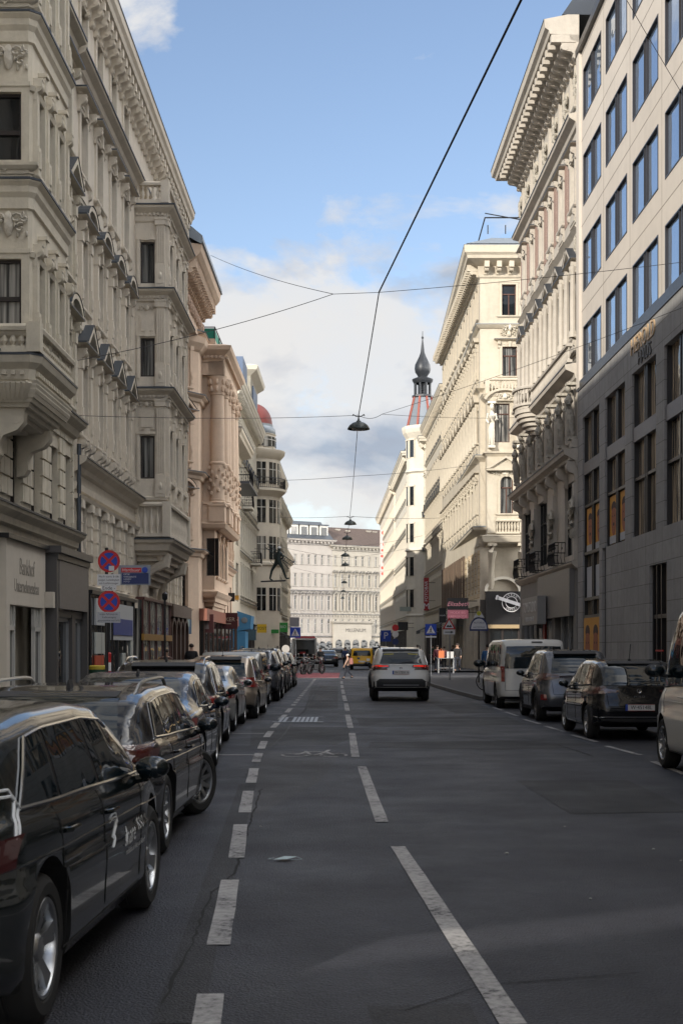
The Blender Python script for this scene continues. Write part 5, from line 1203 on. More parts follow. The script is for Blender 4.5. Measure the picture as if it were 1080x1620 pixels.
# ---- far terrace closing the view ----
def far(name,label,P0,P1,H,nw,mat,roofm,dorm,arc):
    d=Vector((P1[0]-P0[0],P1[1]-P0[1])); L=d.length; root=empty(name,(P0[0],P0[1],0),label,'building',math.atan2(d.y,d.x)); ms=[mat,METAL_D]
    us=[L*(i+.5)/nw for i in range(nw)]; w=L/nw*.34
    rows=[dict(z=4.6,h=3.1,w=w,us=us,kind='cross',fr=FR_WHITE,gl=GL),dict(z=9.6,h=3.0,w=w,us=us,kind='cross',fr=FR_WHITE,gl=GL,sur='tri',ms=ms),dict(z=14.6,h=2.7,w=w,us=us,kind='cross',fr=FR_WHITE,gl=GL,sur='seg' if arc else 'plain',ms=ms),dict(z=19.2,h=2.1,w=w,us=us,kind='cross',fr=FR_WHITE,gl=GL,sur='plain',ms=ms)]
    facade(root,0,L,0,H-.4,rows,mat,dep=.3); body(root,[(0,.4),(L,.4),(L,12),(0,12)],0,H-.4,mat)
    b=MB(); pth=[(0,.3),(0,0),(L,0),(L,.3)]
    for z in (3.9,8.6,13.6): b.sweep(pth,[(0,z-.2),(.15,z-.1),(.25,z+.1),(0,z+.2)],top=1)
    b.sweep(pth,[(0,H-1.3),(.15,H-1.2),(.2,H-.8),(.7,H-.4),(.8,H),(0,H+.1)],top=1); brackets(b,.2,L-.2,.9,.3,.6,.35,H-.85,scroll=False); dentils(b,[(0,0),(L,0)],8.2,.7,.35,.3,.2); b.build('cornice',ms,root)
    if arc:
        b=MB()
        for u in us:
            for s in (-1,1): x=u+s*(w/2+.25); b.box(x-.14,-.25,9.4,x+.14,0,13.0); b.box(x-.18,-.3,12.7,x+.18,0,13.1)
        b.build('half_columns',mat,root)
    b=MB(); rustic(b,0,L,.5,3.6,.5,.08,.08,blk=1.2); b.build('rusticated_band',mat,root); b=MB(); rustic(b,0,L,4.3,8.0,.5,.07,.08,blk=1.0,holes=[(u-w/2,u+w/2,4.5,7.8) for u in us]); b.build('rusticated_band',mat,root)
    b=MB()
    for u in us:
        pts=[(u-.75,0),(u+.75,0)]+[(u+.75*math.cos(a),2.2+.75*math.sin(a)) for a in [PI*i/8 for i in range(9)]]; b.prism(pts,-.12,-.09)
    b.build('arched_shop_opening',GLD,root)
    b=MB(); b.add([(0,-.6,H+.05),(L,-.6,H+.05),(L,12,H+.05),(0,12,H+.05),(0,5,H+4.2),(L,5,H+4.2)],[(0,1,5,4),(2,3,4,5),(1,2,5),(3,0,4)]); b.build('roof',roofm,root)
    if dorm:
        for k in range(dorm):
            u=L*(k+.7)/(dorm+.4); b=MB(); b.box(u-1.0,.6,H+.3,u+1.0,4,H+3.0); b.box(u-1.15,.4,H+3.0,u+1.15,4,H+3.25,1); b.box(u-.65,.5,H+.9,u+.65,.59,H+2.6,2); b.build('dormer',[FR_WHITE,METAL_D,GLD],root)
    return root,L
# heights fall slightly to the right because the terrace stands farther away there
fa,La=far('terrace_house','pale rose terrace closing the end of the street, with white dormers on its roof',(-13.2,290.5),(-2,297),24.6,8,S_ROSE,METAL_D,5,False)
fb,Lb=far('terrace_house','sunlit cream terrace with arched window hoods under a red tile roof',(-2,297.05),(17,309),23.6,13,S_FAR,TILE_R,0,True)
b=MB(); b.box(0,-.6,0,Lb*.43,0,7.0); b.sweep([(0,0),(0,-.6),(Lb*.43,-.6),(Lb*.43,0)],[(0,6.6),(.3,6.9),(.4,7.2),(-.3,7.3)]); b.build('arcade_front',S_FAR,fb)
b=MB()
for k in range(5):
    u=1.3+k*2.15; pts=[(u-.75,0),(u+.75,0)]+[(u+.75*math.cos(a),2.6+.75*math.sin(a)) for a in [PI*i/8 for i in range(9)]]; b.prism(pts,-.68,-.62)
b.build('arched_opening',GLD,fb); text('MILLENIUM',1.15,LDK,fb,Tz(5.6,-.62,5.3),name='house_lettering',sx=.9)
b=MB()
for u,z,h in ((4,26,1.2),(6.5,26.2,.8),(12,26.2,1.0),(13.5,26.2,.9),(20,26.2,1.3)): b=MB(); b.box(u-.5,4,z-1,u+.5,5,z+h); b.box(u-.6,3.9,z+h,u+.6,5.1,z+h+.2); b.build('chimney',S_FAR,fb)
b=MB()
for u,h in ((1.5,2.3),(4,1.5),(7,2.0),(10,1.2)): b=MB(); b.box(u-.5,5,26.8,u+.5,6,27.6+h*.6); b.build('chimney',METAL_G,fa)
b=MB(); b.tube([(3.2,4.5,27),(3.2,4.5,31.3),(3.6,4.5,31.8),(4.4,4.5,31.8)],.3,8); b.build('chimney',METAL_G,fa)
# far domes and roofs peeping over
t=empty('distant_dome',(-4,380,0),'small pale dome peeping above the terrace roof','dome'); b=MB(); b.box(-4,-2,0,4,4,31.2); b.build('drum_base',S_OFF,t); b=MB(); b.lathe([(1.7,31.1),(1.7,32.9),(1.9,33.0)]+[(1.7*math.cos(a),33+1.9*math.sin(a)) for a in [i*PI/16 for i in range(9)]]+[(.1,35.9)],(0,0,0),16); b.build('dome',flat('dome_pale',(.30,.33,.35),.5),t)
# behind-camera building that shades the near road, and the near right one
g,L,us=generic('apartment_building','grey stone building behind the camera on the left','L',-50,-16,21.8,[(6,2,'cross',None),(10,2,'cross',None),(14,2,'cross',None),(18,1.6,'cross',None)],S_LEFT,pitch=3.0,fsur=False,dep=5)
g,L,us=generic('apartment_building','light stone building on the near right beside the office building','R',-25,11.3,22,[(6,2,'cross','plain'),(10,2,'cross','hood'),(14,2,'cross','plain'),(18,1.6,'cross','plain')],S_CREAM,pitch=2.8)
# unseen wall added between the left buildings; its slit shapes one streak of sun
w=empty('courtyard_wall',(XL(-8),-16,0),'tall courtyard wall closing the gap between the buildings behind the camera','wall',R(90)-.007); b=MB()
def slot(gx,gy): t=gx-XL(-4); return (gy-1.5*t+16,.65*t)   # (u,z) of the ray that lands at ground point (gx,gy)
B_=slot(-.2,7.45); A=slot(3.4,9.35); hw=.24; LW=14.55
b.prism([(0,0),(LW,0),(LW,B_[1]-hw),(B_[0],B_[1]-hw),(A[0],A[1]-hw),(0,A[1]-hw)],0,.25)
b.prism([(0,A[1]-hw),(A[0],A[1]-hw),(A[0],A[1]+hw),(0,A[1]+hw)],0,.25)
b.prism([(B_[0],B_[1]-hw),(LW,B_[1]-hw),(LW,B_[1]+hw),(B_[0],B_[1]+hw)],0,.25)
b.prism([(0,A[1]+hw),(A[0],A[1]+hw),(B_[0],B_[1]+hw),(LW,B_[1]+hw),(LW,22),(0,22)],0,.25)
b.build('wall',S_LEFT,w)
# ================= CARS =================
def interp(tab,x):
    if x<=tab[0][0]: return tab[0][1]
    for i in range(len(tab)-1):
        a,b_=tab[i],tab[i+1]
        if x<=b_[0]:
            t=(x-a[0])/(b_[0]-a[0]); t2=t*t*(3-2*t); t=t*.5+t2*.5 if len(tab)>2 else t
            return a[1]+(b_[1]-a[1])*t
    return tab[-1][1]
GLASS_CAR=None
def car_glass():
    m,nt,n,l,p=newmat('car_glass'); p.inputs['Base Color'].default_value=(.006,.012,.016,1); p.inputs['Roughness'].default_value=.02; p.inputs['IOR'].default_value=1.6
    tc=n.new('ShaderNodeTexCoord'); t=n.new('ShaderNodeTexNoise'); t.inputs['Scale'].default_value=2.2; t.inputs['Detail'].default_value=1; l.new(tc.outputs['Object'],t.inputs[0])
    b=n.new('ShaderNodeBump'); b.inputs['Strength'].default_value=.05; b.inputs['Distance'].default_value=.15; l.new(t.outputs[0],b.inputs['Height']); l.new(b.outputs[0],p.inputs['Normal']); return m
CG=car_glass(); TYRE=flat('tyre_rubber',(.018,.018,.018),.85); RIM=flat('alloy_rim',(.42,.43,.44),.28,.9); RIMD=flat('alloy_rim_dark',(.10,.10,.105),.35,.8); PLAST=flat('black_plastic',(.022,.022,.024),.6)
CHROME=flat('chrome',(.62,.62,.62),.12,1.0); LAMP_R=flat('tail_lamp_red',(.28,.008,.006),.12,coat=1); LAMP_D=flat('lamp_dark_red',(.06,.006,.006),.12,coat=1); LAMP_C=flat('lamp_clear',(.5,.5,.5),.1,coat=1)
LAMP_R=flat('tail_lamp_red_deep',(.20,.008,.006),.12,coat=1); PLATE=flat('plate_white',(.62,.62,.60),.5); PBLUE=flat('plate_blue',(.02,.06,.35),.5); SEAM=flat('panel_gap',(.004,.004,.004),.9); WELL=flat('wheel_well',(.006,.006,.006),.95)
_wc={}
def wheel_meshes(Rr,spokes,dark,width=.21):
    key=(round(Rr,3),spokes,dark)
    if key in _wc: return _wc[key]
    ri=Rr*.68; w=width/2
    b=MB(); b.lathe([(ri,-w+.01),(ri+.01,-w),(Rr-.045,-w-.004),(Rr-.012,-w+.02),(Rr,-w+.045),(Rr,-.02),(Rr-.008,-.015),(Rr-.008,-.005),(Rr,0),(Rr,w-.045),(Rr-.012,w-.02),(Rr-.045,w+.004),(ri+.01,w),(ri,w-.01)],n=40,axis='x')
    ty=b.mesh('tyre',TYRE)
    b=MB(); b.lathe([(ri+.004,-w+.012),(ri+.004,w-.012)],n=40,axis='x'); b.lathe([(ri+.004,w-.015),(ri-.006,w-.004),(ri-.02,w-.008),(ri-.03,w-.03),(ri-.035,-w+.03)],n=40,axis='x')
    sp=RIMD if dark else RIM
    # spokes: tapered, dished towards the hub, each a split pair when 5
    n=spokes; dish=.035
    for k in range(n):
        a0=2*PI*k/n
        for off in ((-.10,.10) if n==5 else (0,)):
            wd0,wd1=(.028,.022) if n==5 else (.030,.018)
            if n<=7 and n!=5: wd0,wd1=.05,.03
            vs=[]
            for rr,wd,x in ((.045,wd0,w-dish-.012),(ri*.55,wd1*1.1,w-dish*.5-.01),(ri-.012,wd1*1.25,w-.014)):
                a=a0+off*(rr/ri)*1.3; ca,sa=math.cos(a),math.sin(a)
                for s,dx in ((-1,-.03),(-1,0),(1,0),(1,-.03)): vs.append((x+dx,rr*ca-s*wd*sa,rr*sa+s*wd*ca))
            fs=[]
            for i in range(2):
                for j in range(4): fs.append((i*4+j,i*4+(j+1)%4,(i+1)*4+(j+1)%4,(i+1)*4+j))
            b.add(vs,fs)
    b.lathe([(.0,w-dish+.012),(.055,w-dish+.008),(.075,w-dish-.012),(.08,w-dish-.05)],n=20,axis='x')
    for k in range(5): a=2*PI*k/5+.3; b.ell((w-dish+.003,.05*math.cos(a),.05*math.sin(a)),(.006,.009,.009),6,3)
    rm=b.mesh('rim',[sp])
    b=MB(); b.lathe([(0,0),(ri*.78,0),(ri*.78,.02),(0,.02)],n=28,axis='x',c=(w-.085,0,0)); b.lathe([(ri-.036,-w+.02),(0,-w+.02)],n=28,axis='x')
    hb=b.mesh('wheel',[flat('brake_disc',(.05,.05,.05),.4,.8)])
    _wc[key]=(hb,ty,rm); return _wc[key]
def car(name,S,loc,rz=0,label='',group='cars parked along the kerb',cat='car',steer=0,sx=1):
    """local axes: x right, y forward, z up; rear bumper at y=0."""
    root=empty(name,(loc[0],loc[1],0),label,cat,rz,group)
    Lc,Wd,H=S['L'],S['W']/2,S['H']; top=S['top']; belt=S['belt']; bot=S.get('bot',[(0,.34),(.5,.22),(Lc-.7,.2),(Lc,.28)])
    wid=S.get('wid',[(0,.86),(.18,.94),(.55,.985),(1.2,1),(Lc-1.3,1),(Lc-.6,.95),(Lc-.2,.84),(Lc,.62)])
    tail=S.get('tail',[(.2,.10),(.38,.02),(.55,0),(.68,.03),(.8,.07),(1.0,.10),(3,.10)])
    nose=S.get('nose',[(.2,.12),(.4,0),(.55,.02),(.8,.12),(1.2,.2)])
    rw=S.get('rw',.74); paintm=S['paint']
    N=64
    ys=sorted(set([0,.03,.08,.15]+[Lc*i/N for i in range(1,N)]+[Lc-.15,Lc-.08,Lc-.03,Lc]))
    FY=[(.0,0),(.80,0),(.955,.02),(.985,.14),(.99,.30),(1.0,.48),(1.0,.62),(.985,.64),(.985,.80),(.97,.93),(.945,1.0)]
    def section(y):
        zb=interp(bot,y); zs=interp(belt,y); zt=max(interp(top,y),zs+.02); w=Wd*interp(wid,y); g=zt-zs; t=min(1,max(0,(g-.12)/.30)); t=t*t*(3-2*t)
        P=[(w*a,zb+(zs-zb)*q) for a,q in FY]
        wt=w*(.80*(1-t)+rw*t); wb=w*.925
        for f,q in ((.0,.05),(.25,.28),(.5,.52),(.75,.75),(.93,.90)):
            # gentle tumblehome curve
            P.append((wb+(wt-wb)*(f**1.25),zs+g*(q if t>.5 else q*.75)))
        zr=.965 if t>.5 else .90
        P+= [(wt*.965,zs+g*(.955 if t>.5 else .86)),(wt*.86,zs+g*(.982 if t>.5 else .95)),(wt*.6,zs+g*.995),(wt*.3,zt),(0,zt)]
        return P
    secs=[section(y) for y in ys]; M_=len(secs[0])
    def warp(x,y,z):
        if y<.9: y=y+(interp(tail,z)+.10*(min(1,abs(x)/Wd))**4)*(1-y/.9)**1.5
        if y>Lc-1.0: y=y-(interp(nose,z)+.05*(abs(x)/Wd)**2)*(1-(Lc-y)/1.0)**1.5
        return (x,y,z)
    bm=bmesh.new(); grid=[]
    for y,P in zip(ys,secs):
        row=[]
        for s in (1,-1):
            rr=[]
            for (x,z) in P:
                if s==-1 and abs(x)<1e-9: rr.append(None); continue
                rr.append(bm.verts.new(warp(s*x,y,z)))
            row.append(rr)
        for j in range(M_):
            if row[1][j] is None: row[1][j]=row[0][j]
        grid.append(row)
    clz=S.get('clad',0)
    for i in range(len(ys)-1):
        for s in (0,1):
            for j in range(M_-1):
                q=[grid[i][s][j],grid[i+1][s][j],grid[i+1][s][j+1],grid[i][s][j+1]]
                if s==1: q=q[::-1]
                uq=[]; [uq.append(v) for v in q if v not in uq]
                if len(uq)>2:
                    try: f=bm.faces.new(uq); f.smooth=True
                    except ValueError: pass
    # end caps
    for i,flip in ((0,False),(len(ys)-1,True)):
        nx=10; prev=None
        for j in range(M_):
            a,c=grid[i][0][j],grid[i][1][j]
            if a is c: cur=[a]*(nx+1)
            else:
                x=secs[i][j][0]; z=secs[i][j][1]; cur=[a]+[bm.verts.new(warp(x*(1-2*k/nx),ys[i],z)) for k in range(1,nx)]+[c]
            if prev:
                for k in range(nx):
                    q=[prev[k],prev[k+1],cur[k+1],cur[k]]; uq=[]; [uq.append(v) for v in q if v not in uq]
                    if len(uq)>2:
                        try: f=bm.faces.new(uq[::-1] if flip else uq); f.smooth=True
                        except ValueError: pass
            prev=cur
    bmesh.ops.remove_doubles(bm,verts=bm.verts,dist=1e-5); bmesh.ops.recalc_face_normals(bm,faces=bm.faces)
    me=bpy.data.meshes.new('body'); bm.to_mesh(me); bm.free()
    me.materials.append(paintm); me.materials.append(WELL); me.materials.append(PLAST)
    o=bpy.data.objects.new('body',me); C.objects.link(o)
    bvh=BVHTree.FromObject(o,bpy.context.evaluated_depsgraph_get())
    # wheel arches
    ax=S['ax']; Rw=S.get('R',.325); ra=Rw+S.get('gap',.055)
    cb=MB()
    for ya in ax:
        for s in (-1,1): cb.lathe([(0,Wd-.34),(ra,Wd-.34),(ra,Wd+.3),(0,Wd+.3)],(0,ya,Rw+.02),36,axis='x') if s>0 else cb.lathe([(0,-Wd-.3),(ra,-Wd-.3),(ra,-Wd+.34),(0,-Wd+.34)],(0,ya,Rw+.02),36,axis='x')
    cut=cb.build('cut',WELL,fix=True)
    md=o.modifiers.new('b','BOOLEAN'); md.operation='DIFFERENCE'; md.object=cut; md.solver='EXACT'
    dg=bpy.context.evaluated_depsgraph_get(); me2=bpy.data.meshes.new_from_object(o.evaluated_get(dg)); o.modifiers.clear(); bpy.data.objects.remove(cut)
    me2.materials.clear(); [me2.materials.append(m) for m in (paintm,WELL,PLAST)]
    for p in me2.polygons:
        c=p.center; p.material_index=0; dmin=min(math.hypot(c.y-ya,c.z-Rw-.02) for ya in ax)
        inner=any(abs(math.hypot(me2.vertices[v].co.y-ya,me2.vertices[v].co.z-Rw-.02)-ra)<.004 for v in p.vertices for ya in ax)
        allin=all(any(math.hypot(me2.vertices[v].co.y-ya,me2.vertices[v].co.z-Rw-.02)<ra+.004 for ya in ax) for v in p.vertices)
        if allin: p.material_index=1; p.use_smooth=False
        elif c.z<clz or c.z<interp(bot,c.y)+.03 : p.material_index=2
    o.data=me2; o.parent=root
    # ---- projection of shapes on to the body ----
    def hit(view,a,c):
        if view=='R': r=bvh.ray_cast(Vector((3,a,c)),Vector((-1,0,0)))
        elif view=='L': r=bvh.ray_cast(Vector((-3,a,c)),Vector((1,0,0)))
        elif view=='B': r=bvh.ray_cast(Vector((a,-3,c)),Vector((0,1,0)))
        elif view=='F': r=bvh.ray_cast(Vector((a,Lc+3,c)),Vector((0,-1,0)))
        else: r=bvh.ray_cast(Vector((a,c,5)),Vector((0,0,-1)))
        return r
    def pt(view,a,c,off):
        r=hit(view,a,c)
        if r[0] is None: return None
        return r[0]+r[1]*off
    def patchm(b,view,lo,hi,off=.006,nu=16,nv=6,m=0):
        """lo/hi polylines of (a,c) with the same length"""
        def at(pl,t):
            q=t*(len(pl)-1); i=min(int(q),len(pl)-2); f=q-i; return (pl[i][0]+(pl[i+1][0]-pl[i][0])*f,pl[i][1]+(pl[i+1][1]-pl[i][1])*f)
        vs=[];ok=[];last=None
        for i in range(nu+1):
            A,B=at(lo,i/nu),at(hi,i/nu)
            for j in range(nv+1):
                t=j/nv; p=pt(view,A[0]+(B[0]-A[0])*t,A[1]+(B[1]-A[1])*t,off)
                ok.append(p is not None); vs.append(p if p is not None else Vector((0,0,0)))
        fs=[]
        for i in range(nu):
            for j in range(nv):
                q=(i*(nv+1)+j,(i+1)*(nv+1)+j,(i+1)*(nv+1)+j+1,i*(nv+1)+j+1)
                if all(ok[k] for k in q):
                    if max((vs[q[a]]-vs[q[(a+1)%4]]).length for a in range(4))<.9: fs.append(q)
        b.add(vs,fs,m,True)
        return vs,nu,nv
    def line(b,view,pts,r=.006,off=.003,n=5,m=0,seg=.06):
        P=[]
        for i in range(len(pts)-1):
            k=max(1,int(math.hypot(pts[i+1][0]-pts[i][0],pts[i+1][1]-pts[i][1])/seg))
            for j in range(k):
                t=j/k; q=pt(view,pts[i][0]+(pts[i+1][0]-pts[i][0])*t,pts[i][1]+(pts[i+1][1]-pts[i][1])*t,off)
                if q is not None: P.append(q)
        q=pt(view,*pts[-1],off)
        if q is not None: P.append(q)
        if len(P)>1: b.tube(P,r,n,m)
    Z=lambda y:interp(top,y); BZ=lambda y:interp(belt,y)
    sides=('R','L')
    # side windows
    gb,gt=S.get('gb',.045),S.get('gt',.105)
    ws=S['side']  # list of (y0b,y0t,y1b,y1t): bottom and top start and end of each pane
    for v in sides:
        sg=1 if v=='R' else -1; edge_lo=[];edge_hi=[]
        for (a,at_,c,ct) in ws:
            lo=[(a+(c-a)*i/8,BZ(a+(c-a)*i/8)+gb) for i in range(9)]
            hi=[(at_+(ct-at_)*i/8,max(Z(at_+(ct-at_)*i/8)-gt,BZ(at_+(ct-at_)*i/8)+gb+.015)) for i in range(9)]
            b=MB(); patchm(b,v,lo,hi,.007,14,6); b.build('side_window',CG,root); edge_lo+=lo; edge_hi+=hi
        b=MB(); line(b,v,edge_lo,.009,.012); 
        if S.get('chrome',True) and S.get('chrome_top',True): line(b,v,edge_hi,.008,.010)
        if S.get('chrome',True): line(b,v,[edge_lo[0],edge_hi[0]],.008,.01)
        b.build('window_trim',CHROME if S.get('chrome',True) else PLAST,root)
        # black pillar strips between panes
        b=MB()
        for k in range(len(ws)-1):
            p0,p1=ws[k],ws[k+1]; patchm(b,v,[(p0[2],BZ(p0[2])+gb),(p1[0],BZ(p1[0])+gb)],[(p0[3],Z(p0[3])-gt),(p1[1],Z(p1[1])-gt)],.0045,3,6)
        b.build('pillar_trim',BLACK,root)
    # rear window
    if 'rwin' in S:
        zb,zt,xb,xt=S['rwin']
        lo=[(-xb+2*xb*i/10,zb+.025*(1-(2*i/10-1)**2)*0) for i in range(11)]; hi=[(-xt+2*xt*i/10,zt+.012*(1-(2*i/10-1)**2)) for i in range(11)]
        b=MB(); patchm(b,'B',lo,hi,.008,20,8); b.build('rear_window',CG,root)
        b=MB(); line(b,'B',[(-.02,zb+.02),(.20,zb+.055),(.40,zb+.05)],.009,.03); b.build('rear_wiper',PLAST,root) if S.get('wiper',True) else None
    elif 'rtop' in S:
        y0,y1,x0,x1=S['rtop']; b=MB(); patchm(b,'T',[(-x0,y0),(x0,y0)],[(-x1,y1),(x1,y1)],.007,16,6); b.build('rear_window',CG,root)
    y0,y1,x0,x1=S['wtop']; b=MB(); patchm(b,'T',[(-x0,y0),(x0,y0)],[(-x1,y1),(x1,y1)],.007,16,8); b.build('windscreen',CG,root)
    # door gaps, handles
    for v in sides:
        b=MB()
        for (yt,yb) in S['doors']:
            line(b,v,[(yt,BZ(yt)+.02),(yb,.55),(yb,.27)],.0045,.0)
        line(b,v,[(S['doors'][0][1],.28),(S['doors'][-1][1],.28)],.004,.0)
        b.build('panel_gap',SEAM,root)
    if S.get('rear_gap'):
        b=MB()
        for pl in S['rear_gap']: line(b,'B',pl,.005,0)
        b.build('panel_gap',SEAM,root)
    for v in sides:
        for yh in S['handles']:
            p=pt(v,yh,BZ(yh)-.10,.0); sg=1 if v=='R' else -1
            if p is None: continue
            b=MB(); b.tube([(p.x,p.y-.09,p.z),(p.x+sg*.028,p.y-.07,p.z+.004),(p.x+sg*.03,p.y+.07,p.z+.004),(p.x,p.y+.09,p.z)],.013,6); b.build('door_handle',S.get('handle_m',paintm),root)
    # crease line and sill, bumper plastics
    if 'crease' in S:
        b=MB(); 
        for v in sides: line(b,v,S['crease'],.006,.0)
        b.build('side_crease',paintm,root)
    if 'rear_black' in S:
        b=MB()
        for lo,hi in S['rear_black']: patchm(b,'B',lo,hi,.012,18,5)
        b.build('rear_bumper_insert',PLAST,root)
    for lo,hi,mm,nm in S.get('extra',[]):
        b=MB(); patchm(b,'B',lo,hi,.014,14,4); b.build(nm,mm,root)
    # tail lights
    for s in (-1,1):
        b=MB()
        for view,lo,hi in S['tail_lamp']:
            if view=='B': patchm(b,'B',[(s*x,z) for x,z in lo],[(s*x,z) for x,z in hi],.012,12,5)
            else: patchm(b,'R' if s>0 else 'L',lo,hi,.012,10,5)
        b.build('tail_light',S.get('lampm',LAMP_R),root)
        if 'head_lamp' in S:
            b=MB(); lo,hi=S['head_lamp']; patchm(b,'R' if s>0 else 'L',lo,hi,.01,8,4); patchm(b,'F',[(s*Wd*.5,.66),(s*Wd*.86,.7)],[(s*Wd*.5,.76),(s*Wd*.86,.84)],.01,8,3); b.build('headlight',LAMP_C,root)
    # grille
    b=MB(); patchm(b,'F',[(-.45,.4),(.45,.4)],[(-.5,.62),(.5,.62)],.01,8,3); b.build('grille',PLAST,root)
    # plates
    zp=S.get('plate_z',.85); xp=S.get('plate_x',0); q=pt('B',xp,zp,0)
    b=MB(); yq=(q.y if q is not None else 0)-.02; b.box(xp-.26,yq-.008,zp-.055,xp+.26,yq+.03,zp+.055,0); b.box(xp-.262,yq-.010,zp-.057,xp-.222,yq+.02,zp+.057,1); pl=b.build('number_plate',[PLATE,PBLUE],root)
    if S.get('plate'):
        tm=text_mesh(S['plate'],.095,BLACK,ext=.001,sx=.95); link('plate_lettering',tm,pl,M=Tz(xp+.02,yq-.0105,zp)@FRONT)
        for zz in (.052,-.056): 
            bb=MB(); bb.box(xp-.22,yq-.0105,zp+zz-.001,xp+.26,yq-.008,zp+zz+.004); bb.build('plate_border',REDP,pl)
    # mirrors
    ym,zm=S['mirror']
    for s in (-1,1):
        p=pt('R' if s>0 else 'L',ym,BZ(ym)-.0,0); bx=(p.x if p is not None else s*Wd*.93)
        b=MB(); k=S.get('mk',.82)
        b.ell((bx+s*.13*k,ym,zm),(.125*k,.075,.082*k),14,8); b.tube([(bx-s*.02,ym+.02,zm-.08),(bx+s*.08,ym+.02,zm-.06)],.028,6); 
        mo=b.build('mirror',S.get('mirror_m',paintm),root)
        b=MB(); b.ell((bx+s*.13*k,ym-.055,zm),(.10*k,.035,.066*k),12,6); b.build('mirror_glass',CG,mo)
    # roof rails, antenna, exhausts
    if S.get('rails'):
        y0,y1=S['rails']
        for s in (-1,1):
            xr=s*Wd*interp(wid,(y0+y1)/2)*rw*.93; P=[]
            for i in range(17):
                y=y0+(y1-y0)*i/16; P.append((xr*(1-.02*abs(i-8)/8),y,Z(y)+.045-.075*max(0,abs(i-8)/8-.8)*5))
            b=MB(); b.tube(P,.017,6); 
            for k in (0,16): b.ell(P[k],(.02,.08,.03),6,4)
            b.build('roof_rail',S.get('rail_m',CHROME),root)
    if S.get('ant'):
        ya=S['ant']; b=MB()
        if S.get('fin',False): b.prism([(-.02,Z(ya)),(.02,Z(ya)),(0,Z(ya)+.07)],ya,ya+.16)
        else: b.lathe([(.03,Z(ya)-.02),(.025,Z(ya)+.02),(.01,Z(ya)+.03)],(0,ya,0),8); b.tube([(0,ya,Z(ya)+.02),(0,ya-.12,Z(ya)+.30)],.006,5)
        b.build('antenna',PLAST,root)
    if S.get('spoiler'):
        ys_,xs_=S['spoiler']; b=MB(); pts=[]; z=Z(ys_)
        b.add([(-xs_,ys_-.14,z-.02),(xs_,ys_-.14,z-.02),(xs_*1.0,ys_+.12,Z(ys_+.12)+.003),(-xs_,ys_+.12,Z(ys_+.12)+.003),(-xs_,ys_-.12,z-.045),(xs_,ys_-.12,z-.045),(xs_,ys_+.14,z-.05),(-xs_,ys_+.14,z-.05)],[(0,1,2,3),(4,5,1,0),(5,6,2,1),(7,4,0,3),(4,7,6,5)])
        b.build('roof_spoiler',S.get('spoil_m',PLAST),root)
    # badge
    bp_=pt('B',0,S.get('badge_z',.98),.0)
    if bp_ is not None and S.get('badge',True):
        b=MB(); b.lathe([(.030,0),(.042,-.006),(.042,0)],(0,bp_.y-.004,S.get('badge_z',.98)),18,axis='y'); b.tube([(-.02,bp_.y-.01,bp_.z+.02),(0,bp_.y-.01,bp_.z-.02),(.02,bp_.y-.01,bp_.z+.02)],.004,4); b.build('badge',CHROME,root)
    # wheels
    hb,ty,rm=wheel_meshes(Rw,S.get('spokes',5),S.get('dark_rim',False))
    for i,ya in enumerate(ax):
        for s in (-1,1):
            x=s*(Wd-.105-S.get('inset',.03)); ang=steer if i==1 else 0
            w=link('wheel',hb,root,loc=(x,ya,Rw),rot=(random.uniform(0,1),0,(0 if s>0 else PI)+ang))
            link('tyre',ty,w); link('rim',rm,w)
    if S.get('cladarch'):
        for i,ya in enumerate(ax):
            b=MB()
            for s in (-1,1):
                P=[]
                for k in range(19):
                    a=R(-8+196*k/18); q=pt('R' if s>0 else 'L',ya+(ra+.02)*math.cos(a),Rw+.02+(ra+.02)*math.sin(a),.0)
                    if q is not None: P.append(q)
                if len(P)>2: b.tube(P,.032,6)
            b.build('wheel_arch_trim',PLAST,root)
    root['_']=0; del root['_']
    return root,pt,line,patchm
P_BLACK=paint('paint_black_green',(.006,.010,.010),.2,.2); P_BLACK2=paint('paint_black',(.010,.010,.012),.3,.2); P_BLUE=paint('paint_dark_blue',(.012,.022,.045),.5,.25)
P_SILVER=paint('paint_silver',(.42,.42,.40),.6,.3); P_CHAMP=paint('paint_champagne',(.34,.28,.22),.6,.3); P_WHITE=paint('paint_white',(.62,.61,.58),.05,.3); P_GREY=paint('paint_grey',(.11,.115,.13),.6,.25); P_LGREY=paint('paint_light_grey',(.36,.36,.35),.4,.3)
P_ANTH=paint('paint_anthracite',(.03,.035,.04),.5,.2); P_YEL=paint('paint_yellow',(.75,.42,.02),.0,.3); P_RED=paint('paint_red',(.30,.02,.02),.1,.3); P_POLO=paint('paint_deep_black',(.008,.009,.012),.3,.15)
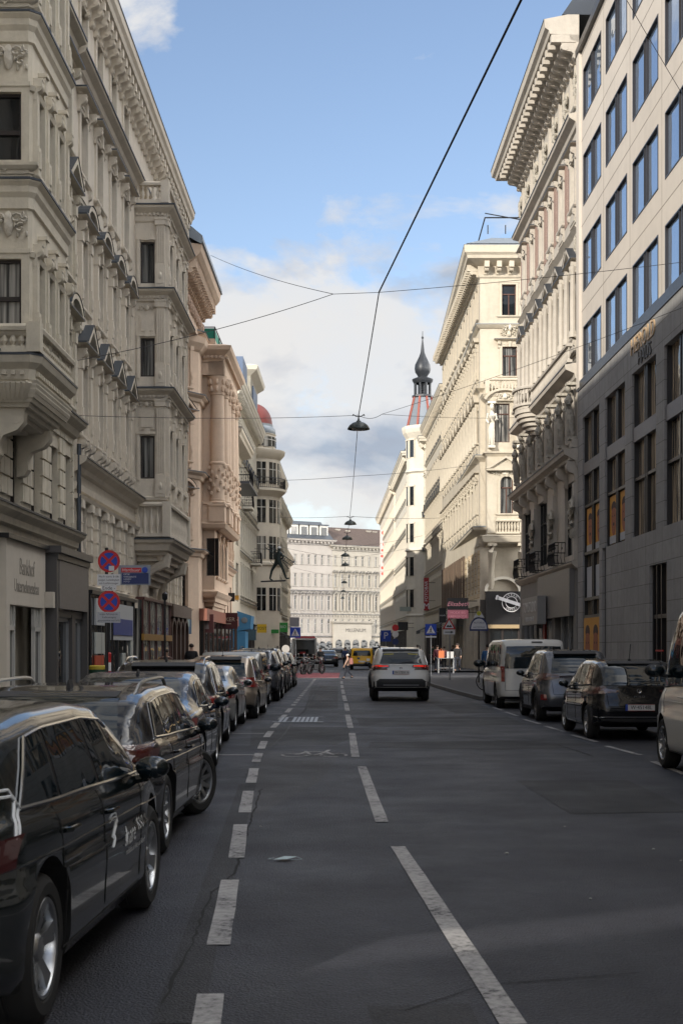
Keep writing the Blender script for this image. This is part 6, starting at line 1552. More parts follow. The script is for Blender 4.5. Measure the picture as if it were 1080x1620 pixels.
def estate(L=4.68,W=1.82,H=1.47,**k):
    d=dict(L=L,W=W,H=H,top=[(0,1.0),(.10,1.06),(.32,1.20),(.62,1.36),(.95,H-.045),(1.5,H-.005),(2.3,H),(2.75,H-.03),(3.05,H-.12),(3.75,1.06),(3.95,.99),(4.3,.9),(L-.12,.80),(L,.66)],
      belt=[(0,.96),(.5,.985),(1.5,.955),(3.3,.90),(3.8,.88),(4.2,.80),(L-.12,.68),(L,.58)],ax=(.93,.93+2.69),
      side=[(.62,.98,1.12,1.12+.12),(1.17,1.29,2.12,2.10),(2.18,2.16,3.35,2.90)],wtop=(2.98,3.66,.56,.70),rwin=(1.03,1.385,.60,.52),doors=[(1.2,1.25),(2.15,2.15),(3.3,3.15)],handles=(1.38,2.32),
      tail_lamp=[('B',[(.50,.86),(.86,.86)],[(.55,.97),(.86,1.0)]),('R',[(.06,.86),(.34,.90)],[(.12,.99),(.40,.985)])],head_lamp=([(4.15,.66),(4.5,.62)],[(4.1,.76),(4.5,.72)]),mirror=(3.20,.99),plate_z=.74,badge_z=.93,
      rear_gap=[[(-.62,1.0),(-.62,.62),(.62,.62),(.62,1.0)]],R=.33,rails=None,ant=1.25,fin=True,spoiler=(.86,.50))
    d.update(k); return d
def hatch(L=4.05,W=1.75,H=1.45,**k):
    d=dict(L=L,W=W,H=H,top=[(0,.98),(.08,1.04),(.22,1.18),(.42,1.34),(.7,H-.035),(1.3,H),(1.9,H),(2.3,H-.05),(2.6,H-.15),(3.2,1.06),(3.4,.99),(3.75,.88),(L-.1,.76),(L,.62)],
      belt=[(0,.93),(.5,.955),(1.5,.92),(2.9,.88),(3.3,.85),(3.7,.76),(L-.1,.66),(L,.56)],ax=(.72,.72+2.56),
      side=[(.52,.78,.95,1.0),(1.0,1.05,1.72,1.74),(1.78,1.80,2.85,2.45)],wtop=(2.48,3.12,.54,.66),rwin=(.99,1.36,.61,.53),doors=[(1.05,1.05),(1.76,1.74),(2.8,2.68)],handles=(1.2,1.95),
      tail_lamp=[('B',[(.42,.86),(.84,.84)],[(.44,.93),(.84,.98)]),('R',[(.06,.84),(.26,.88)],[(.1,.97),(.32,.96)])],head_lamp=([(3.55,.64),(3.9,.6)],[(3.5,.74),(3.9,.7)]),mirror=(2.72,.97),plate_z=.52,badge_z=.88,
      rear_gap=[[(-.6,.97),(-.55,.62),(.55,.62),(.6,.97)]],R=.315,spoiler=(.62,.48),ant=1.0,spokes=7)
    d.update(k); return d
def sedan(L=4.6,W=1.8,H=1.42,**k):
    d=dict(L=L,W=W,H=H,top=[(0,.94),(.1,1.0),(.65,1.05),(.9,1.09),(1.55,H-.06),(2.0,H),(2.5,H),(2.85,H-.07),(3.1,H-.16),(3.65,1.04),(3.85,.97),(4.3,.86),(L-.1,.75),(L,.62)],
      belt=[(0,.88),(.6,.93),(1.2,.95),(2,.92),(3.3,.88),(3.75,.84),(4.2,.75),(L-.1,.64),(L,.56)],ax=(.95,.95+2.72),
      side=[(1.22,1.62,1.62,1.72),(1.66,1.76,2.28,2.26),(2.34,2.32,3.4,2.98)],wtop=(2.98,3.6,.54,.68),rtop=(1.52,.86,.53,.66),doors=[(1.5,1.35),(2.3,2.28),(3.35,3.2)],handles=(1.55,2.5),
      tail_lamp=[('B',[(.48,.72),(.85,.72)],[(.46,.86),(.85,.88)]),('R',[(.05,.73),(.30,.76)],[(.1,.87),(.34,.85)])],head_lamp=([(4.1,.62),(4.45,.58)],[(4.05,.73),(4.45,.68)]),mirror=(3.22,.97),plate_z=.62,badge_z=.9,R=.33,
      rear_gap=[[(-.6,.93),(-.6,.56),(.6,.56),(.6,.93)]],ant=1.75,fin=True,spokes=10)
    d.update(k); return d
def suv(L=4.6,W=1.855,H=1.685,**k):
    d=dict(L=L,W=W,H=H,top=[(0,1.12),(.08,1.2),(.2,1.36),(.38,1.54),(.62,H-.05),(1.2,H-.005),(2.0,H),(2.5,H-.04),(2.85,H-.15),(3.45,1.2),(3.65,1.12),(4.2,1.02),(L-.1,.88),(L,.7)],
      belt=[(0,1.08),(.5,1.10),(1.5,1.06),(3.1,1.0),(3.5,.97),(4.1,.9),(L-.1,.76),(L,.62)],ax=(.93,.93+2.69),bot=[(0,.42),(.5,.3),(L-.7,.28),(L,.36)],
      tail=[(.3,.12),(.45,.02),(.6,0),(.75,.03),(.9,.08),(1.1,.12),(3,.12)],
      side=[(.62,.85,1.2,1.25),(1.25,1.3,2.05,2.05),(2.11,2.11,3.2,2.78)],wtop=(2.82,3.4,.56,.7),rwin=(1.16,1.50,.66,.55),doors=[(1.3,1.25),(2.08,2.06),(3.15,3.0)],handles=(1.42,2.25),
      tail_lamp=[('B',[(.42,1.03),(.88,.98)],[(.44,1.11),(.88,1.15)]),('R',[(.1,1.0),(.4,1.04)],[(.14,1.14),(.46,1.12)])],head_lamp=([(4.0,.8),(4.4,.74)],[(3.95,.9),(4.4,.86)]),mirror=(3.0,1.14),plate_z=.90,badge_z=1.03,R=.365,clad=.42,cladarch=True,
      rear_black=[([(-.78,.36),(.78,.36)],[(-.66,.66),(.66,.66)])],spoiler=(.55,.56),rails=(.75,2.4),rail_m=PLAST,ant=1.0,fin=True,mirror_m=PLAST)
    d.update(k); return d
def van(L=4.9,W=1.92,H=1.9,**k):
    d=dict(L=L,W=W,H=H,top=[(0,1.5),(.03,1.66),(.08,H-.10),(.18,H-.02),(.6,H),(2.8,H),(3.4,H-.06),(3.75,H-.2),(4.3,1.35),(4.5,1.2),(4.75,1.08),(L-.05,.95),(L,.8)],
      belt=[(0,1.10),(2,1.10),(3.9,1.05),(4.4,.98),(4.75,.9),(L,.74)],ax=(.85,.85+3.2),bot=[(0,.32),(.5,.25),(L-.6,.25),(L,.3)],wid=[(0,.93),(.15,.97),(.5,1),(L-1.1,1),(L-.5,.94),(L-.15,.82),(L,.7)],
      tail=[(.2,.04),(.4,0),(.6,.02),(1.0,.04),(1.5,.05),(1.9,.10)],rw=.87,gt=.15,
      side=[(.35,.38,1.35,1.35),(1.45,1.45,2.75,2.75),(2.85,2.85,4.1,3.62)],wtop=(3.62,4.3,.6,.76),rwin=(1.20,1.68,.80,.74),doors=[(1.4,1.4),(2.8,2.8),(4.0,3.85)],handles=(2.65,3.0),chrome=False,
      tail_lamp=[('B',[(.79,.74),(.885,.74)],[(.79,1.16),(.885,1.16)])],head_lamp=([(4.4,.72),(4.7,.7)],[(4.35,.85),(4.7,.82)]),mirror=(3.95,1.2),mk=1.4,mirror_m=PLAST,plate_z=.8,badge_z=1.1,R=.34,
      rear_gap=[[(-.78,1.75),(-.78,.5),(.78,.5),(.78,1.75)]],spokes=10)
    d.update(k); return d

def low(S,f):
    h=lambda z: z if z<.35 else .35+(z-.35)*f
    for k in ('top','belt','crease'):
        if k in S: S[k]=[(y,h(z)) for y,z in S[k]]
    if 'rwin' in S: S['rwin']=(h(S['rwin'][0]),h(S['rwin'][1]))+S['rwin'][2:]
    S['tail_lamp']=[(v,[(a,h(z)) for a,z in lo],[(a,h(z)) for a,z in hi]) for v,lo,hi in S['tail_lamp']]
    if 'head_lamp' in S: S['head_lamp']=tuple([(a,h(z)) for a,z in q] for q in S['head_lamp'])
    S['mirror']=(S['mirror'][0],h(S['mirror'][1])); S['plate_z']=h(S['plate_z']); S['badge_z']=h(S['badge_z']); S['gt']=S.get('gt',.105)*f; S['H']=h(S['H']); return S
# ---- the parked and driving cars (x = centre line, y = rear bumper) ----
def place_right_flank(X,S): return X-S['W']/2
# nearest: black estate with car-sharing lettering
S=estate(L=4.65,W=1.80,H=1.46,paint=P_BLACK,spokes=5,rails=None,R=.335,crease=[(.3,.80),(1.2,.78),(3.2,.75),(4.2,.70)],mirror_m=P_BLACK,mk=.85,plate='W·93817K',
   side=[(.70,1.15,1.35,1.42),(1.40,1.47,2.22,2.18),(2.28,2.24,3.42,2.95)],lampm=LAMP_D,tail_lamp=[('B',[(.55,.80),(.86,.80)],[(.60,.92),(.86,.93)]),('R',[(.12,.80),(.30,.83)],[(.16,.93),(.36,.93)])])
S['ax']=(.98,3.72)
c1_,pt1,ln1,pm1=car('parked_car',low(S,0.94),(-2.22,5.27),-.036,'black estate car with car-sharing lettering on its doors, nearest on the left')
WLET=flat('vinyl_lettering',(.72,.74,.75),.5)
def decal(root,ptf,body_,size,y,z,view='R',sx=1,mat=WLET,name='door_lettering',shear=0):
    me=text_mesh(body_,size,mat,ext=0,align='LEFT',sx=sx,shear=shear); 
    bm=bmesh.new(); bm.from_mesh(me); bmesh.ops.triangulate(bm,faces=bm.faces)
    for v in bm.verts:
        q=ptf(view,y+v.co.x,z+v.co.y,.006)
        if q is not None: v.co=q
    bm.to_mesh(me); bm.free(); return link(name,me,root)
decal(c1_,pt1,'share',.155,2.62,.60,sx=.98,shear=.1); decal(c1_,pt1,'too',.155,3.02,.64,sx=.98,shear=.1); decal(c1_,pt1,'mobilität in Wien auf Abruf',.05,2.66,.515,sx=1.05)
def logo(y,z,s):
    b=MB()
    for o in (0,.028):
        pts=[(y-.05+o,z-.09),(y+.06+o*1.5,z+.02),(y+.16+o,z+.10-o),(y+.13,z+.145-o),(y+.02,z+.15-o),(y-.08,z+.13-o)]
        pts=[(y+(a-y)*s,z+(c-z)*s*.9) for a,c in pts]; ln1(b,'R',pts,.0065*s,.002,seg=.03)
    return b
logo(2.34,.66,.8).build('door_logo',WLET,c1_); logo(.52,.93,1.1).build('quarter_logo',WLET,c1_)
# second: black estate with silver roof rails, front wheels turned out
S=estate(paint=P_BLACK2,lampm=LAMP_D,spokes=10,rails=(.95,2.75),rail_m=flat('rail_silver',(.45,.45,.44),.3,.8),crease=[(.3,.82),(3.9,.74)],plate='W·27604D')
car('parked_car',low(S,0.9),(-2.31,10.45),-.01,'black estate car with silver roof rails and its front wheels turned outwards',steer=-.42)
# third: dark blue saloon
S=sedan(paint=P_BLUE,plate='W·88213F'); car('parked_car',low(S,0.95),(-2.53,15.75),.02,'dark blue saloon with shiny blue rear window behind the railed estate')
S=estate(L=4.75,W=1.86,H=1.56,paint=P_BLACK2,spokes=5,rails=(.95,2.8)); S['top']=[(y,z+.07 if z>1.1 else z) for y,z in S['top']]
car('parked_car',low(S,0.88),(-2.80,21.3),.03,'black crossover with curved chrome window line, roof seen above the blue saloon')
S=sedan(L=4.5,W=1.76,H=1.40,paint=P_SILVER,plate=None,spokes=5); car('parked_car',low(S,0.91),(-2.96,26.9),.0,'small silver saloon with red tail lights and black mirrors')
S=hatch(L=4.3,W=1.80,H=1.60,paint=P_CHAMP,tail_lamp=[('B',[(.62,.85),(.88,.82)],[(.66,1.10),(.80,1.10)]),('R',[(.02,.84),(.22,.9)],[(.1,1.12),(.26,1.1)])],rwin=(1.06,1.50,.64,.56)); S['top']=[(y,z+.12 if z>1.1 else z+.05) for y,z in S['top']]
car('parked_car',low(S,0.83),(-2.85,32.2),-.02,'champagne people carrier with tall red tail lights')
S=van(L=4.4,W=1.84,H=1.70,paint=P_LGREY,rwin=(1.15,1.5,.74,.66)); S['ax']=(.8,3.5); S['top']=[(0,1.3),(.05,1.45),(.14,1.62),(.3,1.69),(2.6,1.70),(3.0,1.62),(3.4,1.4),(3.8,1.12),(4.1,1.02),(4.35,.9),(4.4,.75)]; S['side']=[(.35,.4,1.2,1.2),(1.3,1.3,2.3,2.3),(2.4,2.4,3.5,3.05)]; S['doors']=[(1.25,1.25),(2.35,2.35),(3.4,3.2)]; S['handles']=(1.5,2.6); S['wtop']=(3.1,3.72,.56,.7); S['mirror']=(3.35,1.18); S['belt']=[(0,1.05),(3.2,1.0),(3.8,.95),(4.2,.85),(4.4,.7)]; S['head_lamp']=([(3.9,.72),(4.2,.7)],[(3.9,.84),(4.2,.8)])
car('parked_car',low(S,0.9),(-2.98,37.4),0,'pale grey van with dark rear window standing between the people carrier and the grey estate')
S=suv(L=4.5,H=1.6,paint=P_GREY,clad=0,rear_black=[([(-.7,.36),(.7,.36)],[(-.7,.5),(.7,.5)])]); car('parked_car',S,(-2.82,42.6),.0,'dark grey crossover with orange-red tail light in the left row')
S=suv(L=4.5,H=1.66,paint=P_BLACK2); car('parked_car',S,(-2.9,47.8),.0,'black off-road style car with roof rails in the left row')
S=hatch(paint=P_ANTH,H=1.5); car('parked_car',S,(-2.85,53.0),.0,'anthracite hatchback parked before the last car of the left row')
S=hatch(paint=P_POLO,H=1.47); car('parked_car',S,(-2.8,57.9),.0,'black hatchback, last of the left row before the motorcycles')
# right row
S=hatch(L=4.07,W=1.75,H=1.46,paint=P_POLO,plate='W·45148L',plate_z=.60,badge_z=.90,lampm=LAMP_D,ant=.95,tail_lamp=[('B',[(.36,.875),(.84,.83)],[(.36,.905),(.84,.965)]),('R',[(.05,.83),(.28,.88)],[(.1,.97),(.32,.955)])],chrome=False,
   extra=[([(-.74,.42),(.74,.42)],[(-.8,.44),(.8,.44)],CHROME,'bumper_chrome_strip')],rear_black=[([(-.72,.30),(.72,.30)],[(-.74,.40),(.74,.40)])],crease=[(.2,.87),(3.0,.80)])
cp_,ptp,_,_=car('parked_car',S,(5.34,24.9),.0,'black hatchback showing a rear plate reading W 45148 L on the right'); decalm=text_mesh('POLO',.05,CHROME,ext=.003,sx=1.5); q=ptp('B',0,.79,.004); link('rear_lettering',decalm,cp_,M=Tz(0,q.y,.79)@FRONT)
S=hatch(L=4.2,W=1.8,H=1.54,paint=P_GREY,R=.345,spokes=10,dark_rim=True,ant=1.1,tail_lamp=[('B',[(.42,.98),(.86,.93)],[(.42,1.06),(.86,1.10)]),('R',[(.05,.94),(.35,1.0)],[(.1,1.10),(.4,1.09)])],lampm=LAMP_D,plate_z=.62,clad=.34,cladarch=True,extra=[([(-.82,.50),(-.70,.50)],[(-.82,.62),(-.72,.62)],LAMP_R,'reflector')],rwin=(1.10,1.46,.60,.52),mirror_m=BLACK,mirror=(2.72,1.06))
S['top']=[(y,z+.09 if z>1.1 else z+.06) for y,z in S['top']]; S['belt']=[(y,z+.08) for y,z in S['belt']]
car('parked_car',S,(5.30,31.1),.0,'slate grey small crossover with rounded hips between the white van and the black hatchback')
S=van(L=5.3,W=1.95,H=1.91,paint=P_WHITE,spokes=7,dark_rim=True,rwin=(1.10,1.70,.80,.74),extra=[([(-.05,1.80),(.25,1.80)],[(-.05,1.83),(.25,1.83)],BLACK,'high_stop_light')],chrome=False)
car('parked_van',S,(5.24,37.9),.0,'white passenger van with dark glazing, first in the right row beside the bus stop',cat='van')
S=van(L=5.2,W=2.0,H=2.3,paint=P_WHITE,spokes=10,top=[(0,2.1),(.1,2.25),(.5,2.3),(3.2,2.3),(3.6,2.22),(4.0,1.9),(4.6,1.35),(4.85,1.15),(5.1,1.0),(5.2,.8)],belt=[(0,1.15),(3.5,1.12),(4.4,1.08),(4.9,.95),(5.2,.75)],side=[(3.0,3.0,4.35,3.85)],wtop=(3.85,4.6,.62,.78),doors=[(2.9,2.9),(4.1,4.0)],handles=(3.1,),mirror=(4.15,1.36),mk=1.15,R=.35,clad=.30,crease=[(.3,.95),(4.3,.95)])
S['ax']=(1.0,4.25); S['rwin']=(1.4,1.9,.75,.7); S['head_lamp']=([(4.75,.78),(5.0,.75)],[(4.7,.98),(5.0,.95)])
car('parked_van',S,(5.42,15.1),.0,'white delivery van cut off by the right edge of the picture',cat='van')
# driving white crossover
S=suv(paint=P_WHITE,plate='W·17551 A',spokes=5,extra=[([(-.55,.50),(.55,.50)],[(-.55,.525),(.55,.525)],STEEL,'bumper_strip')],tail_lamp=[('B',[(.34,1.06),(.90,.95)],[(.36,1.12),(.92,1.14)]),('R',[(.1,.98),(.4,1.04)],[(.14,1.14),(.46,1.12)])],lampm=LAMP_D,
   rear_black=[([(-.84,.34),(.84,.34)],[(-.84,.62),(.84,.62)]),([(-.80,.60),(.80,.60)],[(-.66,.70),(.66,.70)])])
cr,ptr,_,pmr=car('driving_car',S,(1.84,43.0),.0,'white crossover with black lower bumper driving away in the right lane','cars driving in the lane')
b=MB(); 
for s in (-1,1): pmr(b,'B',[(s*.38,1.085),(s*.86,1.06)],[(s*.40,1.115),(s*.86,1.115)],.016,8,2)
b.build('brake_light',flat('brake_lamp',(.6,.02,.01),.2,emit=.5),cr)
b=MB(); 
for s in (-1,1): pmr(b,'B',[(s*.22,1.455),(s*.52,1.445)],[(s*.22,1.475),(s*.52,1.465)],.012,8,2)
b.build('window_sticker',flat('sticker_yellow',(.5,.42,.03),.5),cr)
# far vehicles
S=van(L=4.2,W=1.83,H=1.64,paint=P_YEL,rwin=(1.04,1.42,.66,.60)); S['ax']=(.75,3.3); S['top']=[(0,1.3),(.03,1.42),(.1,1.56),(.25,1.63),(2.5,1.64),(2.9,1.55),(3.3,1.3),(3.6,1.08),(4.0,.95),(4.2,.8)]; S['belt']=[(0,1.0),(3.2,.98),(3.7,.9),(4.2,.7)]; S['side']=[(.3,.35,1.2,1.2),(1.3,1.3,2.3,2.3),(2.4,2.4,3.3,2.9)]; S['doors']=[(1.25,1.25),(2.35,2.35),(3.2,3.0)]; S['handles']=(1.5,2.6); S['wtop']=(2.95,3.5,.56,.68); S['mirror']=(3.1,1.15); S['tail_lamp']=[('B',[(.80,.6),(.88,.6)],[(.78,1.0),(.86,1.0)])]; S['head_lamp']=([(3.8,.7),(4.0,.7)],[(3.8,.82),(4.0,.8)]); S['clad']=.42; S['rear_black']=[([(-.85,.3),(.85,.3)],[(-.85,.46),(.85,.46)])]; S['plate_z']=.62
YV=dict(S)
ye,pty,_,pmy=car('driving_van',S,(1.52,104.0),-.02,'yellow high-roofed van driving away beyond the crossing','cars driving in the lane',cat='van')
b=MB(); pmy(b,'B',[(-.35,.78),(-.15,.78)],[(-.35,.92),(-.15,.92)],.014,4,3); b.build('door_sign',flat('sign_dark_blue',(.03,.06,.12),.5),ye); b=MB(); pmy(b,'B',[(.35,.66),(.6,.66)],[(.35,.84),(.6,.84)],.014,4,3); b.build('paper_notice',WHITEP,ye)
S=sedan(paint=P_ANTH,plate=None); car('driving_car',S,(-1.1,118),.06,'dark saloon with red tail lights braking near the red van','cars driving in the lane')
S=dict(YV); S['paint']=P_WHITE; car('driving_van',S,(-.5,160),.0,'small white van seen far off beside the dark saloon','cars driving in the lane',cat='van')
S=suv(paint=P_BLACK2,H=1.75); car('parked_car',S,(3.1,110),.0,'dark tall car half hidden between the yellow van and the white crossover','cars driving in the lane')
S=dict(YV); S['paint']=P_LGREY; S['H']=1.9; car('driving_van',S,(4.5,128),.0,'pale grey van behind the white crossover, only its roof showing','cars driving in the lane',cat='van')
S=estate(paint=P_SILVER,rails=(.9,2.7)); car('parked_car',S,(2.95,70.5),.0,'silver estate driving ahead of the white crossover','cars driving in the lane')
for k,(x,y,pm,lab) in enumerate(((-2.9,135,P_SILVER,'silver hatchback parked far off on the left'),(-.6,200,P_RED,'tiny red car near the far terrace'),(1.2,215,P_BLUE,'tiny dark blue car near the far terrace'),(3.0,150,P_WHITE,'far white hatchback on the right side of the lane'),(-2.9,146,P_BLACK2,'far black hatchback parked on the left'),(0.4,180,P_ANTH,'far grey hatchback in the middle of the street'))):
    S=hatch(paint=pm); car('distant_car',S,(x,y),0,lab,'distant cars')
# ================= OVERHEAD WIRES AND LAMPS =================
def sag(P,Q,s,n=14):
    P,Q=Vector(P),Vector(Q); return [P.lerp(Q,i/n)-Vector((0,0,s*4*(i/n)*(1-i/n))) for i in range(n+1)]
def wire(name,P,Q,r,label,s=.15):
    b=MB(); b.tube(sag(P,Q,s),r,5); return tag(b.build(name,WIREM),label,'cable')
N=(1.14,42.4,12.5); N1=(-.25,42.4,12.45); K1=(.675,55,10.86); K2=(.60,100,11.1)
wire('cable',(5.4,2.0,13.2),N,.024,'thick overhead cable running from above the camera to the first wire junction',.0)
wire('cable',N,K1,.018,'overhead cable sloping from the junction down to the nearest street lamp',.05)
wire('cable',K1,K2,.015,'overhead cable between the nearest and the second street lamp',.25)
wire('span_wire',N,(9.95,40.5,12.9),.009,'span wire from the junction to the office building',.05)
wire('span_wire',N,N1,.009,'short wire joining the two overhead junctions',.0)
wire('span_wire',N1,(-6.1,65,20.0),.010,'span wire rising left to the eaves of the pink building',.15)
wire('span_wire',N1,(-7.1,36.6,9.2),.010,'span wire dropping left across the grey stone facades',.15)
wire('span_wire',(9.95,40.6,17.8),(2,27,20.5),.009,'thin wire crossing the office windows at the top right',.1)
J=(1.6,55,10.9)
wire('span_wire',K1,J,.010,'short wire right of the nearest street lamp'); wire('span_wire',J,(9.95,40.6,11.6),.008,'span wire from the nearest lamp up to the office building',.1)
wire('span_wire',J,(9.6,72,13.6),.008,'span wire from the nearest lamp to the caryatid building',.1); wire('span_wire',K1,(-7.2,37.3,7.9),.009,'nearly level span wire from the nearest lamp to the left facades',.1)
wire('span_wire',(.58,75,10.9),(-6.9,100,13.7),.012,'second level wire to the white building on the left',.1); wire('span_wire',(.58,75,10.9),(9.3,94.2,14.1),.012,'second level wire to the cream corner building',.1)
wire('span_wire',K2,(-6.5,125,13.4),.014,'third level wire to the round tower',.1); wire('span_wire',K2,(8.8,125,13.3),.014,'third level wire to the brown-eaved building',.1)
for k,(Yw,z) in enumerate(((133,11.2),(149,11.2),(190,11.2))):
    wire('span_wire',(.45,Yw,z),(-6.8,Yw+8,z+1.8),.014,('fourth','fifth','sixth')[k]+' far span wire on its left half',.1); wire('span_wire',(.45,Yw,z),(8.2,Yw+8,z+1.8),.014,('fourth','fifth','sixth')[k]+' far span wire on its right half',.1)
b=MB()
for p in (N,N1,J): b.ell(p,(.05,.05,.06),8,5)
b.tube([N,(N[0]+.02,N[1],N[2]-.14)],.02,6)
def lamp_proto():
    root=empty('street_lamp',(0,0,0),'x','street lamp',0,'street lamps hanging on the overhead cable')
    b=MB(); b.lathe([(.03,.30),(.05,.22),(.09,.20),(.11,.16),(.24,.12),(.36,.03),(.43,-.08),(.445,-.13),(.43,-.135),(.40,-.08),(.30,-.02),(.05,.05)],n=28); b.build('lamp_shade',flat('lamp_shade_green_grey',(.035,.045,.042),.35,.2),root)
    b=MB(); b.lathe([(.0,-.19),(.16,-.17),(.26,-.12),(.30,-.06)],n=20); b.build('diffuser',flat('lamp_diffuser',(.35,.36,.33),.2),root)
    b=MB(); b.tube([(0,0,.28),(0,0,.38)],.03,6); b.tube([(-.22,0,.46),(-.1,0,.38),(.1,0,.38),(.22,0,.46)],.02,5); b.tube([(-.24,0,.40),(-.2,0,.47)],.02,5); b.tube([(.24,0,.40),(.2,0,.47)],.02,5); b.build('hanger',IRON,root)
    return root
lp=lamp_proto(); lab=['nearest hanging street lamp, a dark dish over the middle of the road','second hanging street lamp down the road','third hanging street lamp, close behind the second','fourth hanging street lamp','fifth hanging street lamp','sixth hanging street lamp, small against the terrace','seventh hanging street lamp, small against the terrace','farthest hanging street lamp']
for i,(x,y,Yl) in enumerate(((567,674,55),(554,827,100),(549,851,114),(546,878,133),(546,893,149),(544.5,921,190),(543,935,222),(542,946,255))):
    o=lp if i==0 else copy_tree(lp); o.location=(px(x,Yl),Yl,pz(y,Yl)); o['label']=lab[i]; o['category']='street lamp'
Ls_=[(px(x,Yl),Yl,pz(y,Yl)+.4) for x,y,Yl in ((554,827,100),(549,851,114),(546,878,133),(546,893,149),(544.5,921,190),(543,935,222),(542,946,255))]
b=MB()
for i in range(len(Ls_)-1): b.tube(sag(Ls_[i],Ls_[i+1],.1),.016,5)
tag(b.build('cable',WIREM),'long overhead cable carrying the far street lamps','cable')
# ================= SIGNS =================
def pole(root,x,y,z0,z1,r=.03,m=STEEL,name='pole'):
    b=MB(); b.tube([(x,y,z0),(x,y,z1)],r,10); return b.build(name,m,root)
def disc(root,x,y,z,r,col,name,th=.01,y0=0):
    b=MB(); b.lathe([(0,y0-th),(r,y0-th),(r,y0),(0,y0)],(x,y,z),28,axis='y',sm=False); return b.build(name,col,root)
def plate(root,x,y,z,w,h,col,name='sign_plate',th=.012):
    b=MB(); b.box(x-w/2,y-th,z-h/2,x+w/2,y,z+h/2); return b.build(name,col,root)
def T3(x,y,z): return Matrix.Translation((x,y,z))
SRED=flat('sign_red',(.50,.015,.02),.4); SBLU=flat('sign_blue',(.01,.05,.38),.4); SWHI=flat('sign_white',(.62,.62,.64),.5); SDB=flat('sign_navy',(.015,.03,.13),.4)
root=empty('parking_sign',(-4.34,26,.12),'pole on the left pavement with two round no stopping signs and white plates','sign')
pole(root,-.05,.03,0,3.42,.032,BLACK)
for z,nm in ((3.17,'a'),(2.41,'b')):
    r=.207; d0=disc(root,0,0,z,r,SRED,'no_stopping_disc'); disc(d0,0,0,z,r*.77,SBLU,'blue_field',.003,-.0105)
    b=MB()
    for s in (-1,1):
        c,sn=math.cos(PI/4)*s,math.sin(PI/4); w=.024; L_=r*.8
        b.add([(-c*L_-sn*w,-.0155,z-sn*L_+c*w),(-c*L_+sn*w,-.0155,z-sn*L_-c*w),(c*L_+sn*w,-.0155+.0004*s,z+sn*L_-c*w),(c*L_-sn*w,-.0155+.0004*s,z+sn*L_+c*w)],[(0,1,2,3)])
    b.build('red_cross',SRED,d0)
b=MB(); b.box(.0,-.019,2.99,.10,-.017,3.08); b.build('sticker',SWHI,root)
p1=plate(root,0,0,2.82,.43,.21,SWHI); 
for k,tx in enumerate(('Mo-Fr werkt. 8-18h','ausgen. Ladetätigkeit','mit Lastfahrzeugen')): text(tx,.052,BLACK,p1,T3(0,-.0125,2.88-.062*k),ext=.001,sx=.9)
p2_=plate(root,.0,0,2.665,.28,.095,SWHI); text('Ende -',.095,BLACK,p2_,T3(0,-.0125,2.665),ext=.001)
p3_=plate(root,0,0,2.12,.43,.20,flat('sign_white_dim',(.40,.41,.45),.5)); 
for k,tx in enumerate(('ausgen. Fahrzeuge der','Straßenreinigung','gekennzeichnet nach StVO')): text(tx,.045,BLACK,p3_,T3(0,-.0125,2.18-.06*k),ext=.001,sx=.85)
root=empty('advertising_sign',(-3.88,26.1,.12),'blue and red optician board with a spectacled lion badge beside the no stopping signs','sign')
b=MB(); b.box(-.30,-.02,2.73,.30,.02,3.10); b.build('sign_board',flat('sign_frame_grey',(.25,.28,.33),.5),root)
b=MB(); b.box(-.23,-.025,2.75,.27,-.021,2.95); b.build('navy_field',SDB,root); b=MB(); b.box(-.24,-.028,2.965,.13,-.021,3.05); b.build('red_field',SRED,root)
text('Hartlauer',.085,SWHI,root,T3(-.055,-.029,3.007),ext=.001); 
for k,tx in enumerate(('OPTIK','HÖRGERÄTE','HANDY','FOTO')): text(tx,.042,SWHI,root,T3(-.2,-.026,2.925-.045*k),ext=.001,align='LEFT')
disc(root,.2,-.022,3.01,.055,SBLU,'badge'); pole(root,-.42,.03,0,2.95,.02,BLACK)
# slender black post farther left
root=empty('street_post',(px(261,44),44,.12),'slender black post with a collar standing on the left pavement','post'); pole(root,0,0,0,3.1,.035,BLACK); b=MB(); b.lathe([(.05,3.05),(.09,3.1),(.09,3.25),(.03,3.3)],n=10); b.lathe([(.06,.8),(.09,.85),(.09,1.0),(.06,1.05)],n=10); b.build('collar',BLACK,root)
# crossing signs
def crossing(x,y,Y,lab,back=False):
    root=empty('pedestrian_crossing_sign',(px(x,Y),Y,.0),lab,'sign',0,'pedestrian crossing signs'); zc=pz(y,Y); w=.62
    pole(root,0,.02,0,zc+.3); p=plate(root,0,0,zc,w,w,SBLU); b=MB(); b.prism([(-.25,zc-.21),(.25,zc-.21),(0,zc+.24)],-.016,-.0125); b.build('white_triangle',SWHI,p)
    b=MB(); y0=-.020
    b.ell((0,y0,zc+.10),(.028,.003,.032),8,5); 
    for a,c,rr in (((0,.07),(0,-.03),.028),((0,-.03),(-.07,-.17),.018),((0,-.03),(.06,-.17),.018),((0,.05),(-.06,-.02),.013),((0,.05),(.06,.0),.013)): b.tube([(a[0],y0,zc+a[1]),(c[0],y0,zc+c[1])],rr,5)
    for k in (-.17,-.06,.05,.16): b.box(k-.02,y0,zc-.20,k+.02,y0+.004,zc-.18)
    b.build('walking_figure',BLACK,p); return root
r_=crossing(467,1000.5,82,'blue pedestrian crossing sign on the left, in front of a grey sign back'); plate(r_,-.05,.05,pz(984,82),.56,.56,flat('sign_back_grey',(.22,.23,.25),.5),'sign_back')
r_=crossing(681,996,78,'blue pedestrian crossing sign on the right pavement beside the bump warning'); plate(r_,0,0,pz(1007.5,78),.62,.08,SWHI)
